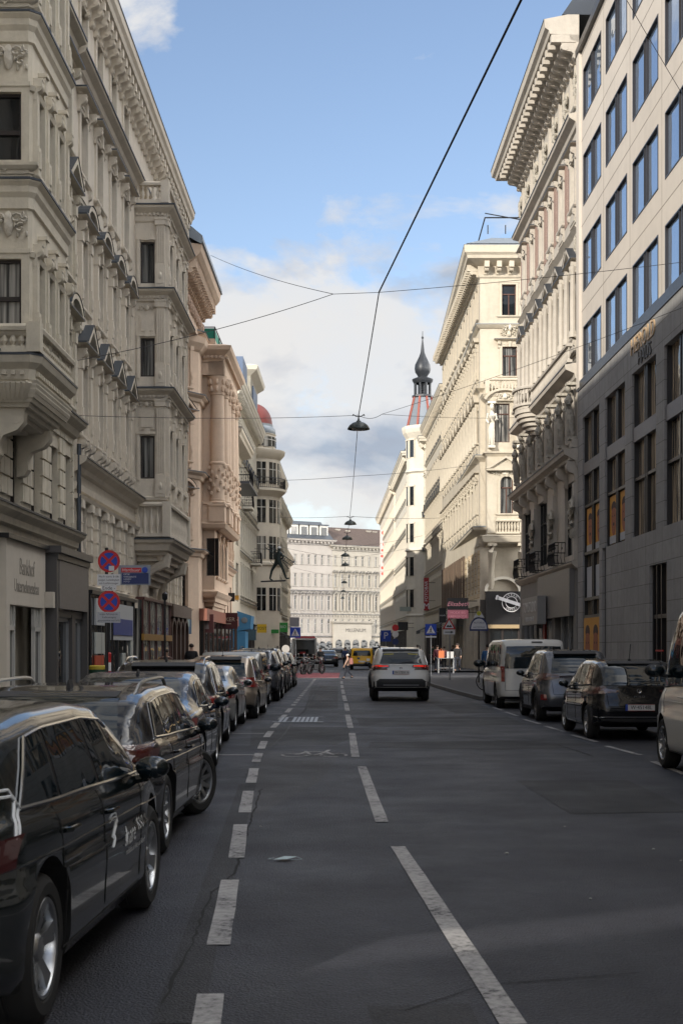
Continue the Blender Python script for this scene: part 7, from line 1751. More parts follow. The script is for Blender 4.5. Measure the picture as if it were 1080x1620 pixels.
root=empty('warning_sign',(px(710,66),66,.12),'red bordered triangular bump warning sign with an arrow plate below','sign'); zc=pz(988,66)-.12; pole(root,.03,.02,0,zc+.3)
b=MB(); b.prism([(-.32,zc-.22),(.32,zc-.22),(0,zc+.34)],-.012,0); t_=b.build('red_triangle',SRED,root); b=MB(); b.prism([(-.22,zc-.17),(.22,zc-.17),(0,zc+.22)],-.016,-.013); b.build('white_field',SWHI,t_)
b=MB(); b.prism([(-.13,zc-.12),(.13,zc-.12),(.11,zc-.06),(.06,zc-.01),(.01,zc-.06),(-.01,zc-.06),(-.06,zc-.01),(-.11,zc-.06)],-.02,-.017); b.build('bump_symbol',BLACK,t_)
q=plate(root,0,0,zc-.36,.56,.22,SWHI); b=MB(); b.box(-.2,-.016,zc-.38,.1,-.0125,zc-.34); b.prism([(.08,zc-.42),(.21,zc-.36),(.08,zc-.30)],-.016,-.0125); b.build('arrow',BLACK,q)
root=empty('bus_stop_sign',(px(757,61.5),61.5,.12),'half round white bus stop sign with yellow H on a slim pole','sign'); zc=pz(996,61.5)-.12; pole(root,0,.03,0,zc+.1,.035,BLACK)
b=MB(); n=16; b.prism([(-.41,zc-.06),(.41,zc-.06)]+[(.41*math.cos(PI*i/n),zc+.56*math.sin(PI*i/n)) for i in range(n+1)],-.02,.0); t_=b.build('sign_rim',SDB,root)
b=MB(); b.prism([(.35*math.cos(PI*i/n),zc+.02+.47*math.sin(PI*i/n)) for i in range(n+1)],-.026,-.021); b.build('white_field',SWHI,t_)
text('AUTOBUS',.105,SDB,t_,T3(0,-.027,zc+.30),ext=.001); text('HALTESTELLE',.085,SDB,t_,T3(0,-.027,zc+.10),ext=.001)
b=MB(); b.prism([(-.24,zc+.52),(.24,zc+.52),(.06,zc+.82),(-.06,zc+.82)],-.02,0); b.build('route_plate',SWHI,root); disc(root,0,-.02,zc+.72,.10,flat('sign_yellow',(.55,.50,.03),.4),'yellow_disc'); text('H',.13,flat('sign_green',(.01,.18,.05),.5),root,T3(0,-.032,zc+.72),ext=.001,name='letter_h')
# shop signs hanging out from the facades
def box_sign(name,x0,x1,y0,y1,Y,col,lab,texts=(),tcol=SWHI,th=.18,arm=None,cat='sign'):
    X0,X1=px(x0,Y),px(x1,Y); Z1,Z0=pz(y0,Y),pz(y1,Y); root=empty(name,((X0+X1)/2,Y,Z0),lab,cat)
    w=(X1-X0)/2; b=MB(); b.box(-w,-th/2,0,w,th/2,Z1-Z0); bo=b.build('sign_board',col,root)
    for (t,s,fx,fz,tc) in texts: text(t,s*(Z1-Z0),tc or tcol,bo,T3(fx*2*w-w,-th/2-.002,fz*(Z1-Z0)),ext=.002)
    if arm: b=MB(); b.tube([(arm*w,0,(Z1-Z0)*.85),(arm*(w+.6),0,(Z1-Z0)*.85)],.03,6); b.tube([(arm*w,0,(Z1-Z0)*.3),(arm*(w+.6),0,(Z1-Z0)*.3)],.025,6); b.build('bracket',IRON,root)
    return root,w,Z1-Z0
MAR=flat('sign_maroon',(.075,.014,.014),.5); CREAMT=flat('letter_cream',(.55,.50,.38),.5); PINKS=flat('sign_pink',(.40,.13,.17),.5); PINKT=flat('letter_pink',(.65,.28,.33),.5)
r_,w,h=box_sign('shop_sign',340,376,969.5,995,79,MAR,'dark maroon bakery sign reading ANKER on the left',[('- ANKER -',.34,.5,.58,CREAMT)],arm=-1)
b=MB(); b.box(-.28,-.095,h*.3,.28,-.09,h*.34); b.build('underline',CREAMT,r_)
box_sign('shop_sign',337.5,371.5,938,951.5,79.5,BLACK,'blank black sign hanging above the maroon bakery sign',arm=-1)
r_,w,h=box_sign('lantern_sign',372,378,942,949,86,flat('sign_amber',(.55,.30,.05),.4),'small amber sign beside the black sign on the left')
r_,w,h=box_sign('shop_sign',314,338,972,1001,70,flat('sign_rust',(.16,.05,.045),.5),'rust brown pub sign with a pale figure, left of the bakery sign'); b=MB(); b.ell((0,-.1,h*.75),(.1,.02,.1),10,6); b.prism([(-.16,h*.2),(.16,h*.2),(.12,h*.65),(-.14,h*.62)],-.115,-.09); b.build('painted_figure',flat('figure_pale',(.35,.28,.26),.6),r_)
r_,w,h=box_sign('pub_lantern',277,303,966,1003,62.5,flat('lantern_blue_black',(.02,.035,.06),.3),'large dark blue pub lantern on the left pavement side',arm=-1,cat='lantern'); b=MB(); b.box(-w*.8,-.095,h*.3,w*.8,-.092,h*.75); b.build('lantern_pane',flat('lantern_pane',(.10,.13,.14),.2),r_); b=MB(); b.prism([(-w*1.1,h),(w*1.1,h),(w*.4,h*1.2),(-w*.4,h*1.2)],-.12,.12); b.build('lantern_roof',IRON,r_)
bl=flat('shopfront_blue',(.04,.16,.30),.45); root=empty('blue_shopfront',(px(386,90),90,.12),'bright blue timber shopfront projecting on the left beyond the bakery','shopfront')
b=MB(); b.box(-.42,-.3,0,.1,2.5,2.6); b.add([(-.42,-.35,2.6),(.42,-.35,2.75),(.42,2.6,2.75),(-.42,2.6,2.6),(-.42,-.35,3.9),(.5,-.35,3.6),(.5,2.6,3.6),(-.42,2.6,3.9)],[(0,1,2,3),(4,7,6,5),(0,4,5,1),(1,5,6,2),(2,6,7,3),(3,7,4,0)]); b.build('timber_front',bl,root,fix=True); b=MB(); b.ell((.05,-.37,3.3),(.22,.02,.2),10,6); b.build('painted_emblem',flat('emblem_grey',(.12,.14,.16),.6),root)
box_sign('shop_sign',392,405,996,1013,95,flat('sign_slate',(.03,.06,.08),.5),'small slate coloured sign right of the blue shopfront',arm=-1)
box_sign('shop_sign',407,421.5,987.5,1001,112,flat('sign_yellow_shop',(.70,.45,.02),.5),'bright yellow shop sign on the left',[('POST',.5,.5,.5,BLACK)],arm=-1)
GRN=flat('sign_green_shop',(.03,.28,.05),.5)
box_sign('shop_sign',441,455,985,1000,125,GRN,'green and white pharmacy-like sign by the round tower',[('BIO',.4,.5,.55,SWHI)],arm=-1)
r_,w,h=box_sign('shop_sign',420,441,996,1002,122,GRN,'long low green sign band under the yellow sign')
root=empty('round_sign',(px(452,70),70,.12),'back of a pale round traffic sign above the parked cars','sign'); pole(root,0,.02,0,1.6); disc(root,0,0,1.48,.2,flat('sign_back_pale',(.40,.38,.36),.5),'disc')
# awnings and signs on the right
r_,w,h=box_sign('shop_sign',707,740,946,978.5,94.5,BLACK,'black and pink sign with the script name Elisabeth',(),th=.2,arm=1)
b=MB(); b.box(-w,-.105,0,w,-.1,h*.42); b.build('pink_field',PINKS,r_); text('Elisabeth',h*.3,PINKT,r_,T3(0,-.108,h*.7),ext=.002,shear=.35); text('MODE BIS',h*.17,PINKT,r_,T3(0,-.108,h*.28),ext=.002); text('ÜBERGRÖSSE',h*.15,PINKT,r_,T3(0,-.108,h*.1),ext=.002)
box_sign('shop_sign',694,705,962,985,99,BLACK,'small black hanging sign left of the Elisabeth sign',[('moda',.18,.5,.5,SWHI)],arm=1)
r_,w,h=box_sign('banner_sign',670,678,914,966,130,flat('banner_red',(.28,.012,.015),.5),'tall red vertical banner on the cream facade',(),arm=1); text('M',.75,SWHI,r_,T3(0,-.1,.4),ext=.002); link('lettering',text_mesh('FOTOBAR',.42,SWHI,ext=.002,align='LEFT'),r_,M=T3(0,-.1,.85)@Matrix.Rotation(-PI/2,4,'Y')@FRONT)
box_sign('shop_sign',632,652,960,967,150,flat('sign_pale_green',(.30,.34,.30),.5),'pale green sign on the far right row',arm=1); box_sign('shop_sign',629,645,984,997,140,BLACK,'far black sign below the pale green one',arm=1)
root=empty('hanging_banner',(px(606.5,236),236,pz(912,236)),'long white banner with red splashes near the end of the right row','banner'); W_=.6; H_=pz(838,236)-pz(912,236); b=MB(); b.box(-W_,-.03,0,W_,.03,H_); b.build('cloth',flat('banner_white',(.58,.52,.52),.7),root); b=MB(); rr=random.Random(4)
for k in range(8): b.ell((rr.uniform(-.3,.3),-.035,H_*(.06+.125*k)),(rr.uniform(.2,.5),.012,rr.uniform(.15,.45)),8,5)
b.build('red_pattern',flat('banner_red_splash',(.60,.08,.06),.7),root)
def awning(x,y,Y,w,lab,col,sg=1):
    root=empty('awning',(x,Y,0),lab,'awning'); b=MB(); b.add([(0,0,y),(0,w,y),(-1.7*sg,w,y-.75),(-1.7*sg,0,y-.75),(0,0,y-.04),(0,w,y-.04),(-1.7*sg,w,y-.79),(-1.7*sg,0,y-.79)],[(0,1,2,3),(7,6,5,4),(0,3,7,4),(1,5,6,2),(3,2,6,7)]); b.box(-1.72*sg,0,y-1.05,-1.68*sg,w,y-.76); b.build('canvas',col,root)
    b=MB(); b.tube([(0,.1,y-.9),(-1.65*sg,.1,y-.8)],.025,5); b.tube([(0,w-.1,y-.9),(-1.65*sg,w-.1,y-.8)],.025,5); b.build('awning_arm',STEEL,root)
awning(9.1,4.2,104,8,'dark awning sloping over the right pavement',flat('awning_dark',(.03,.035,.04),.8)); awning(8.9,4.0,128,6,'second dark awning farther down the right pavement',flat('awning_dark',(.03,.035,.04),.8))
awning(-7.0+.2,3.6,126,6,'dark awning by the round tower on the left',flat('awning_dark',(.03,.035,.04),.8),-1)
# cafe sign with ring logo
root=empty('cafe_sign',(px(808,93),92.9,pz(953,93)),'round white ring logo crossed by a white plank on the black cafe board','sign')
b=MB(); b.lathe([(.36,-.06),(.40,-.06),(.40,0),(.36,0),(.36,-.06)],n=36,axis='y',sm=False); b.lathe([(.60,-.06),(.64,-.06),(.64,0),(.60,0),(.60,-.06)],n=36,axis='y',sm=False); b.build('ring',SWHI,root)
for k,ch in enumerate('URBAN'): a=R(130-20*k); link('ring_letter',text_mesh(ch,.17,SWHI,ext=.002),root,M=T3(.5*math.cos(a),-.05,.5*math.sin(a))@Matrix.Rotation(PI/2-a,4,'Y')@FRONT)
for k,ch in enumerate('COFFEE'): a=R(232+16*k); link('ring_letter',text_mesh(ch,.16,SWHI,ext=.002),root,M=T3(.5*math.cos(a),-.05,.5*math.sin(a))@Matrix.Rotation(-PI/2-a,4,'Y')@FRONT)
b=MB(); b.T=Matrix.Rotation(R(18),4,'Y'); b.box(-1.0,-.14,-.10,1.15,-.08,.12); b.prism([(-1.0,-.16),(-.86,0),(-1.0,.18),(-1.1,.14),(-1.1,-.12)],-.14,-.08); b.build('plank',SWHI,root)
root=empty('street_flag',(px(836,90),90,pz(972,90)),'striped white cloth and small street name plate on a pole at the corner','flag'); b=MB()
for k in range(5): b.add([(-.1+.05*k,-.02,.25+.16*k),(.75,-.1,.45+.16*k),(.75,-.1,.55+.16*k),(-.1+.05*k,-.02,.35+.16*k)],[(0,1,2,3)])
b.build('striped_cloth',SWHI,root); pole(root,-.15,0,-3.7,.5,.04,SWHI); b=MB(); b.box(-.45,-.03,.0,.05,0,.2); b.build('name_plate',SBLU,root)
# shop name box on the grey building (R2 local coordinates)
root=empty('shop_sign',(XR(66),66,0),'pale grey box sign reading TOM STUDIO beside the grey shop cover','sign',-R(90)+.0123)
b=MB(); b.box(-2.7,-.75,2.75,2.2,-.35,4.05); b.build('sign_board',flat('sign_board_grey',(.24,.235,.225),.5),root); text('TOM STUDIO',.72,flat('letter_pale',(.50,.50,.49),.5),root,T3(-.2,-.752,3.55),ext=.01,sx=.95); text('FRISEUR & KOSMETIK',.30,flat('letter_pale',(.50,.50,.49),.5),root,T3(-.2,-.752,3.0),ext=.01)
# distant parking sign etc
root=empty('parking_place_sign',(px(610,150),150,0),'small blue parking sign with a white P in the distance','sign'); zc=pz(1006,150); plate(root,0,0,zc,1.1,1.2,SBLU); text('P',1.0,SWHI,root,T3(0,-.02,zc),ext=.003); pole(root,0,.03,0,zc,.04)
root=empty('no_stopping_sign',(px(625,110),110,.12),'small round signs stacked on a pole far down the right','sign'); pole(root,0,.03,0,3.3); 
for z,c_ in ((3.1,SRED),(2.6,flat('sign_yellow')if False else SWHI),(2.0,SDB)): disc(root,0,0,z,.26,c_,'disc')
# ================= SCULPTURE: sweep carrying a ladder, on a beam =================
def skin_mesh(name,V,E,Rd,mat,sub=1):
    me=bpy.data.meshes.new(name); me.from_pydata([tuple(v) for v in V],E,[]); o=bpy.data.objects.new(name,me); C.objects.link(o)
    md=o.modifiers.new('s','SKIN'); md.use_smooth_shade=True
    for i,r in enumerate(Rd): me.skin_vertices[0].data[i].radius=(r,r) if not isinstance(r,tuple) else r
    me.skin_vertices[0].data[0].use_root=True
    if sub: m2=o.modifiers.new('u','SUBSURF'); m2.levels=sub
    r_=bpy.data.meshes.new_from_object(o.evaluated_get(bpy.context.evaluated_depsgraph_get())); bpy.data.objects.remove(o); r_.materials.clear(); r_.materials.append(mat); r_.name=name; return r_
BASEJ=dict(pel=(0,0,.95),sp=(0,0,1.15),ch=(0,0,1.36),nk=(0,.01,1.50),hd=(0,.02,1.56),ht=(0,.03,1.70))
def figure(root,Hh,legs,arms,skin,coat,trous,shoe,hair,hat=None,coat_len=.85,lean=0,cap_name='hair'):
    """legs: ((hipx,knee(y,z),ankle(y,z)),..) arms: ((elbow xyz),(wrist xyz)) right then left; figure faces +y locally"""
    k=Hh/1.75; S=lambda p:(p[0]*k,p[1]*k,p[2]*k)
    V=[];E=[];Rd=[]
    def add(p,r,par=None):
        V.append(S(p)); Rd.append(tuple(q*k for q in r) if isinstance(r,tuple) else r*k); 
        if par is not None: E.append((par,len(V)-1))
        return len(V)-1
    pe=add((0,0,.95),(.145,.10)); sp=add((0,lean*.3,1.13),(.135,.095),pe); ch=add((0,lean*.7,1.34),(.17,.11),sp); nk=add((0,lean+.0,1.48),.055,ch); hd=add((0,lean+.015,1.57),.075,nk); h2=add((0,lean+.02,1.64),.085,hd); add((0,lean+.015,1.71),.06,h2)
    LV=[];AR=[]
    for s,(kn,an) in zip((1,-1),legs):
        hp=add((s*.10,0,.90),.095,pe); kk=add((s*.11,kn[0],kn[1]),.06,hp); aa=add((s*.11,an[0],an[1]),.042,kk); add((s*.12,an[0]+.13,max(an[1]-.06,.03)),.035,aa); LV.append((kn,an))
    for s,(el,wr) in zip((1,-1),arms):
        sh=add((s*.19,lean*.7,1.40),.062,ch); ee=add(el,.047,sh); ww=add(wr,.032,ee); d=(Vector(wr)-Vector(el)).normalized(); hnd=Vector(wr)+d*.07; hh=add(tuple(hnd),.034,ww)
        AR.append((Vector(el),Vector(wr),hnd,d,s))
    me=skin_mesh('body',V,E,Rd,skin); body_=link('body',me,root)
    fb=MB()
    for el,wr,hnd,d,s in AR:
        sd=d.cross(Vector((1,0,0))); sd=sd.normalized() if sd.length>.1 else Vector((0,1,0))
        for f in range(4):
            a=hnd+sd*(.030-.02*f); L_=(.07,.08,.075,.055)[f]; fb.tube([S(a),S(a+d*L_*.6),S(a+d*L_+Vector((-s*.02,0,0)))],[.010*k,.009*k,.007*k],5)
        fb.tube([S(hnd-d*.03+sd*.03),S(hnd+d*.0+sd*.065),S(hnd+d*.03+sd*.07)],[.011*k,.010*k,.008*k],5)
    hz=lean+.015
    fb.ell(S((0,hz+.095,1.625)),(.012*k,.02*k,.025*k),6,4); 
    for s in (-1,1): fb.ell(S((s*.085,hz,1.635)),(.012*k,.02*k,.03*k),6,4)
    fb.build('hand_and_face_detail',skin,body_)
    eb=MB(); 
    for s in (-1,1): eb.ell(S((s*.032,hz+.088,1.65)),(.011*k,.006*k,.008*k),6,4)
    eb.box(*S((-.025,hz+.088,1.578)),*S((.025,hz+.094,1.584))); eb.build('eyes_and_mouth',flat('eye_dark',(.03,.015,.015),.4),body_)
    b=MB(); b.ell(S((0,hz-.015,1.675)),(.095*k,.105*k,.085*k),12,8); b.build(cap_name,hat or hair,root)
    if hat: b=MB(); b.ell(S((0,hz-.04,1.60)),(.09*k,.07*k,.10*k),10,6); b.build('hair',hair,root)
    # coat: torso skirt and sleeves
    V=[];E=[];Rd=[]
    p0=add((0,0,coat_len),(.19,.145)); p1=add((0,lean*.3,1.1),(.165,.125),p0); p2=add((0,lean*.7,1.33),(.20,.135),p1); p3=add((0,lean,1.46),.075,p2)
    for s,(el,wr) in zip((1,-1),arms):
        sh=add((s*.19,lean*.7,1.39),.08,p2); ee=add(el,.065,sh); add(tuple(Vector(el).lerp(Vector(wr),.92)),.05,ee)
    link('coat',skin_mesh('coat',V,E,Rd,coat),root)
    V=[];E=[];Rd=[]
    p0=add((0,0,.93),(.15,.115))
    for s,(kn,an) in zip((1,-1),legs):
        hp=add((s*.10,0,.86),.105,p0); kk=add((s*.11,kn[0],kn[1]),.075,hp); add((s*.11,an[0],an[1]+.03),.058,kk)
    link('trousers',skin_mesh('trousers',V,E,Rd,trous),root)
    b=MB()
    for s,(kn,an) in zip((1,-1),legs): b.ell(S((s*.115,an[0]+.07,max(an[1]-.045,.045))),(.05*k,.13*k,.05*k),10,6)
    b.build('shoes',shoe,root)
SK=flat('skin',(.45,.27,.19),.55); NAVY=flat('cloth_navy',(.015,.018,.03),.8); BLK=flat('cloth_black',(.012,.012,.014),.85); HAIRD=flat('hair_dark',(.03,.018,.012),.7)
walk=(((.16,.52),(.26,.10)),((-.05,.50),(-.34,.16))); stand=(((.02,.5),(.0,.09)),((.03,.5),(.02,.09)))
armw=(((.24,-.10,1.14),(.25,.02,.92)),((-.24,.12,1.14),(-.24,.24,.95))); arms_=(((.24,.0,1.13),(.25,.05,.88)),((-.24,.0,1.13),(-.25,.05,.88)))
def person(x,y,Y,rz,Hh,label,legs,arms,coat,trous,hat=None,hair=HAIRD,z=0,**k):
    root=empty('person',(px(x,Y),Y,z),label,'person',rz); figure(root,Hh,legs,arms,SK,coat,trous,BLK,hair,hat,**k); return root
pr=person(550,0,74.0,R(90),1.32,'child in a beige coat and white beanie walking left over the crossing',walk,armw,flat('cloth_beige_pink',(.42,.28,.22),.85),NAVY,hat=flat('beanie_white',(.62,.60,.58),.9),cap_name='beanie')
b=MB(); b.box(-.12,-.26,.78,.12,-.10,1.10); b.ell((0,-.24,.88),(.1,.06,.09),8,5); b.build('backpack',flat('backpack_rose',(.35,.15,.13),.8),pr)
person(507,0,97,R(20),1.68,'person in black clothes standing in the road behind the red van',stand,arms_,BLK,BLK)
person(723,0,88,R(170),1.80,'person in a long dark coat walking towards the camera on the right pavement',walk,armw,BLK,NAVY,z=.12,coat_len=.6)
person(660,0,105,0,1.75,'dark haired person seen above the silver car roof on the right',stand,arms_,BLK,BLK,z=.12)
person(691,0,90,R(200),1.7,'person in a wine red jacket standing by the crossing sign',stand,arms_,flat('cloth_wine',(.10,.02,.03),.8),NAVY,z=.12)
person(702,0,96,R(30),1.62,'person in a pink top beside the clothes rack',stand,arms_,flat('cloth_pink',(.40,.15,.17),.8),BLK,z=.12)
person(771,0,60,R(-20),1.70,'person in a blue jacket behind the white passenger van',stand,arms_,flat('cloth_blue',(.03,.10,.25),.8),NAVY,z=.12)
person(263,0,45,R(180),1.50,'dark haired person on the left pavement, only the head above the car roofs',walk,armw,flat('cloth_brown',(.06,.03,.025),.8),BLK,z=.12)
person(546,0,108,0,1.7,'distant cyclist-like person in a blue jacket behind the child',stand,arms_,flat('cloth_blue2',(.03,.06,.16),.8),BLK)
person(716,0,112,R(185),1.72,'person in a grey coat far along the right pavement',walk,armw,flat('cloth_grey',(.12,.12,.13),.8),BLK,z=.12)
person(684,0,120,R(0),1.78,'person in a dark green jacket walking away far along the right pavement',walk,armw,flat('cloth_green',(.02,.05,.03),.8),BLK,z=.12)
person(303,0,54,R(0),1.7,'person in a black coat on the left pavement near the pub lantern',walk,armw,BLK,NAVY,z=.12)
# sweep sculpture
Ysw=112; BRON=flat('sculpture_green_black',(.02,.032,.034),.45,.4); root=empty('hanging_sculpture',(px(440,Ysw),Ysw,pz(919,Ysw)),'dark green statue of a chimney sweep striding on a beam with a ladder','sculpture')
k_=2.72/1.75; V=[(0,0,1.0),(0,0,1.2),(.03,0,1.4),(.05,0,1.52),(.06,0,1.60),(.06,0,1.70),(-.1,.08,.95),(-.33,.08,.55),(-.43,.08,.10),(-.27,.08,.03),(.1,-.08,.95),(.27,-.08,.55),(.42,-.08,.12),(.60,-.08,.14),(-.1,.1,1.42),(-.2,.1,1.2),(-.05,.12,1.05),(.15,-.1,1.42),(.28,-.12,1.22),(.12,-.14,1.1)]
E=[(0,1),(1,2),(2,3),(3,4),(4,5),(0,6),(6,7),(7,8),(8,9),(0,10),(10,11),(11,12),(12,13),(2,14),(14,15),(15,16),(2,17),(17,18),(18,19)]
Rd=[.15,.14,.16,.07,.09,.08,.11,.07,.05,.04,.11,.07,.05,.04,.08,.06,.045,.08,.06,.045]
link('figure',skin_mesh('figure',[tuple(q*k_ for q in v) for v in V],E,[r*k_ for r in Rd],BRON),root)
b=MB(); b.ell((.06*k_,0,1.72*k_),(.12*k_,.12*k_,.07*k_),12,6); b.build('cap',flat('cap_white',(.55,.57,.60),.5),root)
b=MB(); A1=Vector((-.85,.1,1.95*k_*.98)); B1=Vector((1.25,-.1,.95*k_)); off=Vector((-.28,.0,-.33))*.75
for o in (Vector((0,0,0)),off): b.tube([A1+o,B1+o],.035,6)
for i in range(1,14): p=A1.lerp(B1,i/14); b.tube([p,p+off],.018,5)
b.build('ladder',BRON,root)
b=MB(); b.tube([(-1.4,0,-.05),(.62,0,.02)],.06,8); b.tube([(-1.9,0,1.85*k_*.9),(-.1,0,1.25*k_*1.3)],.02,5); b.build('beam',BLACK,root)
b=MB(); pts=[(-.2+.0*i,.1,1.1*k_) for i in range(1)]; b.tube([(-.15,.1,1.35*k_),(-.55,.1,1.3*k_),(-.58,.1,1.0*k_),(-.35,.1,.85*k_)],.02,5); b.tube([(-.62,.1,1.22*k_),(-.54,.1,1.42*k_)],.06,6); b.build('brush',BRON,root)
b=MB(); 
for i in range(7): a=i*PI/3.5; b.tube([(1.25,-.1,.98*k_),(1.25+.25*math.cos(a),-.1,.98*k_+.25*math.sin(a))],.02,4)
b.build('star_ornament',flat('ornament_grey',(.12,.14,.2),.5),root)
# ================= MOTORCYCLES, TRUCK, BICYCLE, SMALL THINGS =================
def motorcycle():
    root=empty('motorcycle',(0,0,0),'x','motorcycle',0,'motorcycles parked in a cluster'); b=MB()
    b.tube([(0,.35,.33),(0,.45,.6),(0,.75,.72),(0,1.25,.82),(0,1.4,.95)],.035,6); b.ell((0,.95,.82),(.13,.24,.11),10,6); b.box(-.13,.55,.35,.13,1.05,.62); b.tube([(.14,.3,.35),(.14,.9,.3)],.045,6); b.build('frame',PLAST,root)
    b=MB(); b.ell((0,.5,.80),(.12,.32,.06),10,5); b.ell((0,.15,.86),(.10,.16,.10),8,5); b.build('seat',BLK,root)
    b=MB(); b.tube([(.07,1.62,.33),(.07,1.35,1.0)],.022,6); b.tube([(-.07,1.62,.33),(-.07,1.35,1.0)],.022,6); b.build('fork',CHROME,root)
    b=MB(); b.tube([(-.36,1.2,1.02),(-.2,1.3,1.06),(.2,1.3,1.06),(.36,1.2,1.02)],.018,6); b.tube([(-.25,1.28,1.05),(-.3,1.3,1.22)],.008,4); b.tube([(.25,1.28,1.05),(.3,1.3,1.22)],.008,4); b.ell((-.31,1.3,1.24),(.06,.015,.04),8,4); b.ell((.31,1.3,1.24),(.06,.015,.04),8,4); b.build('handlebar',CHROME,root)
    b=MB(); b.ell((0,1.45,.92),(.09,.08,.09),10,6); b.build('headlight',LAMP_C,root); b=MB(); b.box(-.06,-.02,.72,.06,.02,.80); b.build('tail_light',LAMP_R,root); b=MB(); b.box(-.1,-.06,.5,.1,-.05,.66); b.build('number_plate',PLATE,root)
    for yy in (.3,1.62):
        b=MB(); b.lathe([(.22,-.05),(.31,-.05),(.33,0),(.31,.05),(.22,.05),(.22,-.05)],(0,yy,.33),24,axis='x'); w=b.build('wheel',TYRE,root); b=MB(); b.lathe([(.0,-.04),(.05,-.04),(.05,.04),(0,.04)],(0,yy,.33),10,axis='x')
        for i in range(8): a=i*PI/4; b.tube([(0,yy,.33),(0,yy+.22*math.cos(a),.33+.22*math.sin(a))],.012,4)
        b.build('rim',RIM,w)
    return root
mp=motorcycle()
for i,(x,y,a,lab_) in enumerate(((-3.5,84,-.25,'leftmost motorcycle of the cluster, beside the parked cars'),(-3.0,84.5,-.45,'second motorcycle of the cluster, leaning beside the leftmost'),(-2.5,85.2,-.3,'third motorcycle of the cluster, with a chrome handlebar'),(-2.15,86.4,-.6,'rightmost motorcycle of the cluster, nearest the lane'))):
    o=mp if i==0 else copy_tree(mp); o.location=(x,y,0); o.rotation_euler=(0,.06,a); o['label']=lab_
root=empty('delivery_truck',(px(481,117),117,0),'red and white delivery truck with its dark cargo hold open at the back','truck')
b=MB(); 
b.box(-1.0,0,.55,-.88,4.5,2.35,0); b.box(.88,0,.55,1.0,4.5,2.35,0); b.box(-1,0,2.3,1,4.5,2.42,0); b.box(-1,0,.5,1,4.5,.6,0); b.box(-.88,4.3,.6,.88,4.5,2.3,0); b.build('cargo_box',P_WHITE,root)
b=MB(); b.box(-.87,.1,.61,.87,4.3,.65); b.box(-.6,1.2,.65,.3,2.4,1.5); b.box(.1,.8,.65,.7,1.6,1.1); b.build('cargo',flat('cargo_dark',(.03,.03,.028),.8),root)
b=MB(); b.box(-.4,.9,1.12,.1,1.3,1.3); b.build('red_crate',REDP,root)
b=MB(); b.add([(-.75,.0,2.43),(1.02,0,2.43),(1.02,4.5,2.43),(-.75,4.5,2.43),(-.55,.1,2.62),(.86,.1,2.62),(.86,4.4,2.62),(-.55,4.4,2.62)],[(0,1,5,4),(1,2,6,5),(2,3,7,6),(3,0,4,7),(4,5,6,7)]); b.box(1.0,0,1.3,1.03,4.5,2.43); b.build('roof_fairing',P_RED,root)
b=MB(); b.box(-.98,4.5,.5,.98,6.2,1.3); b.add([(-.98,4.5,1.3),(.98,4.5,1.3),(.98,6.1,1.3),(-.98,6.1,1.3),(-.9,4.5,2.2),(.9,4.5,2.2),(.9,5.4,2.2),(-.9,5.4,2.2)],[(0,1,5,4),(1,2,6,5),(2,3,7,6),(3,0,4,7),(4,5,6,7)]); b.build('cab',P_RED,root)
for s in (-1,1):
    b=MB(); b.box(s*.9-.09,-.03,.7,s*.9+.09,0,1.0); b.build('tail_light',LAMP_R,root)
    for yy in (1.0,5.2): b=MB(); b.lathe([(0,-.12),(.2,-.12),(.36,-.1),(.38,0),(.36,.1),(.2,.12),(0,.12)],(s*.84,yy,.38),20,axis='x'); b.build('wheel',TYRE,root)
    b=MB(); b.box(s*1.0,-.85,.6,s*1.04,.0,2.3); b.build('open_door',P_WHITE,root)
root=empty('bicycle',(5.15,50.2,.12),'dark bicycle whose front wheel shows left of the white passenger van','bicycle',R(-70)); b=MB()
for yy in (0,1.05):
    b2_=MB(); b2_.lathe([(.315,-.018),(.335,0),(.315,.018),(.30,0),(.315,-.018)],(0,yy,.34),32,axis='x'); 
    for i in range(12): a=i*PI/6; b2_.tube([(0,yy,.34),(0,yy+.3*math.cos(a),.34+.3*math.sin(a))],.003,3)
    b2_.build('wheel',TYRE,root)
b.tube([(0,0,.34),(0,.42,.30),(0,.28,.85)],.016,6); b.tube([(0,0,.34),(0,.3,.78),(0,.88,.86)],.015,6); b.tube([(0,.42,.3),(0,.9,.80)],.018,6); b.tube([(0,1.05,.34),(0,.9,.80),(0,.87,.98)],.016,6); b.build('frame',flat('bicycle_blue_grey',(.05,.07,.10),.4),root)
b=MB(); b.tube([(-.28,.8,1.0),(0,.9,1.0),(.28,.8,1.0)],.014,6); b.build('handlebar',CHROME,root); b=MB(); b.ell((0,.24,.9),(.08,.14,.03),8,5); b.build('saddle',BLK,root)
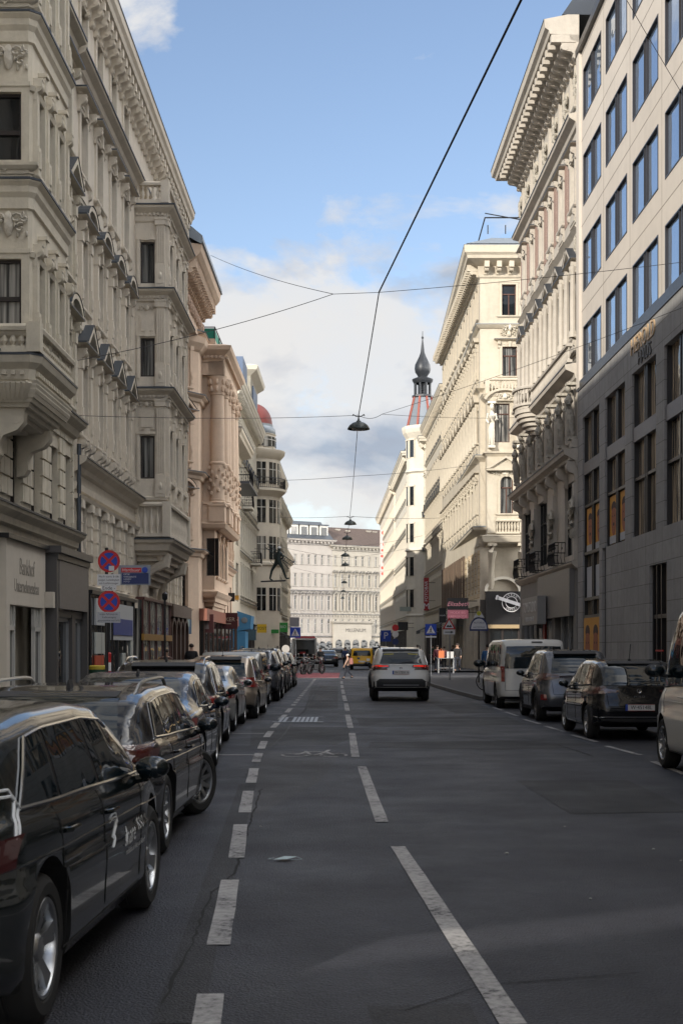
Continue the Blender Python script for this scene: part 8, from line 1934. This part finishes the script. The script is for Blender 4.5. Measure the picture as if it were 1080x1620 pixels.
# clothes rack with bags on the right pavement
root=empty('display_rack',(px(705,84),84,.12),'small metal rack with an orange bag and white boxes on the right pavement','rack'); b=MB()
for x in (-.45,.45):
    for y in (-.25,.25): b.tube([(x,y,0),(x,y,.9)],.02,6)
b.box(-.5,-.3,.88,.5,.3,.92); b.box(-.48,-.28,.3,.48,.28,.33); b.build('frame',STEEL,root)
b=MB(); b.box(-.45,-.2,.92,-.12,.1,1.35); b.tube([(-.38,-.05,1.35),(-.3,-.05,1.5),(-.2,-.05,1.35)],.012,5); tag(b.build('shopping_bag',flat('bag_orange',(.55,.16,.06),.7)),'orange bag standing on the metal rack','bag').location=root.location
b=MB(); b.box(.05,-.2,.92,.45,.15,1.3); tag(b.build('carton',flat('box_white',(.5,.5,.5),.7)),'white carton beside the orange bag on the metal rack','box').location=root.location
# litter
b=MB(); X,Y_=gp(450,1361); b.add([(-.09,-.05,.014),(.02,-.07,.02),(.10,.04,.024),(-.01,.07,.016),(0,0,.034)],[(0,1,4),(1,2,4),(2,3,4),(3,0,4)]); b.tube([(-.09,-.05,.015),(-.13,.0,.012),(-.08,.05,.012)],.002,3); b.tube([(.1,.04,.02),(.14,-.02,.012),(.05,-.07,.014)],.002,3); o=b.build('paper_scrap',flat('paper_pale_blue',(.45,.55,.58),.8)); o.location=(X,Y_,0); tag(o,'crumpled pale blue paper scrap lying in the cycle lane','litter')
rr=random.Random(3)
for k in range(9):
    b=MB(); s=rr.uniform(.008,.02); b.ell((0,0,s*.5),(s,s*.8,s*.5),6,4); o=b.build('pebble',flat('pebble_pale',(.4,.4,.38),.8)); o.location=(rr.uniform(-.9,3.8),rr.uniform(6.5,14),0); tag(o,'tiny pale pebble scattered on the near road surface','pebble','pebbles scattered on the road')
# striped bollard and waste bin by the left glass shopfront
root=empty('striped_bollard',(px(173,33),33,.12),'red and white striped bollard in front of the left glass shopfront','bollard'); b=MB()
for k in range(7): b.lathe([(.06,.2*k),(.06,.2*k+.2)],(0,0,0),12,m=k%2)
b.build('post',[REDP,WHITEP],root); b=MB(); b.ell((0,0,1.4),(.06,.06,.04),10,5); b.build('cap',REDP,root)
root=empty('waste_bin',(px(157,34),34,.12),'green waste bin with a yellow rim beside the striped bollard','bin'); b=MB(); b.lathe([(.2,.3),(.24,1.0),(.24,1.05)],n=16); b.lathe([(0,0),(.08,0),(.05,.3)],n=10); b.build('bin_body',flat('bin_green',(.02,.07,.04),.5),root); b=MB(); b.lathe([(.25,1.02),(.25,1.1),(.2,1.12)],n=16); b.build('bin_rim',flat('bin_yellow',(.5,.38,.04),.5),root)
print('objects',len(bpy.data.objects),'faces',sum(len(o.data.polygons) for o in bpy.data.objects if o.type=='MESH'))
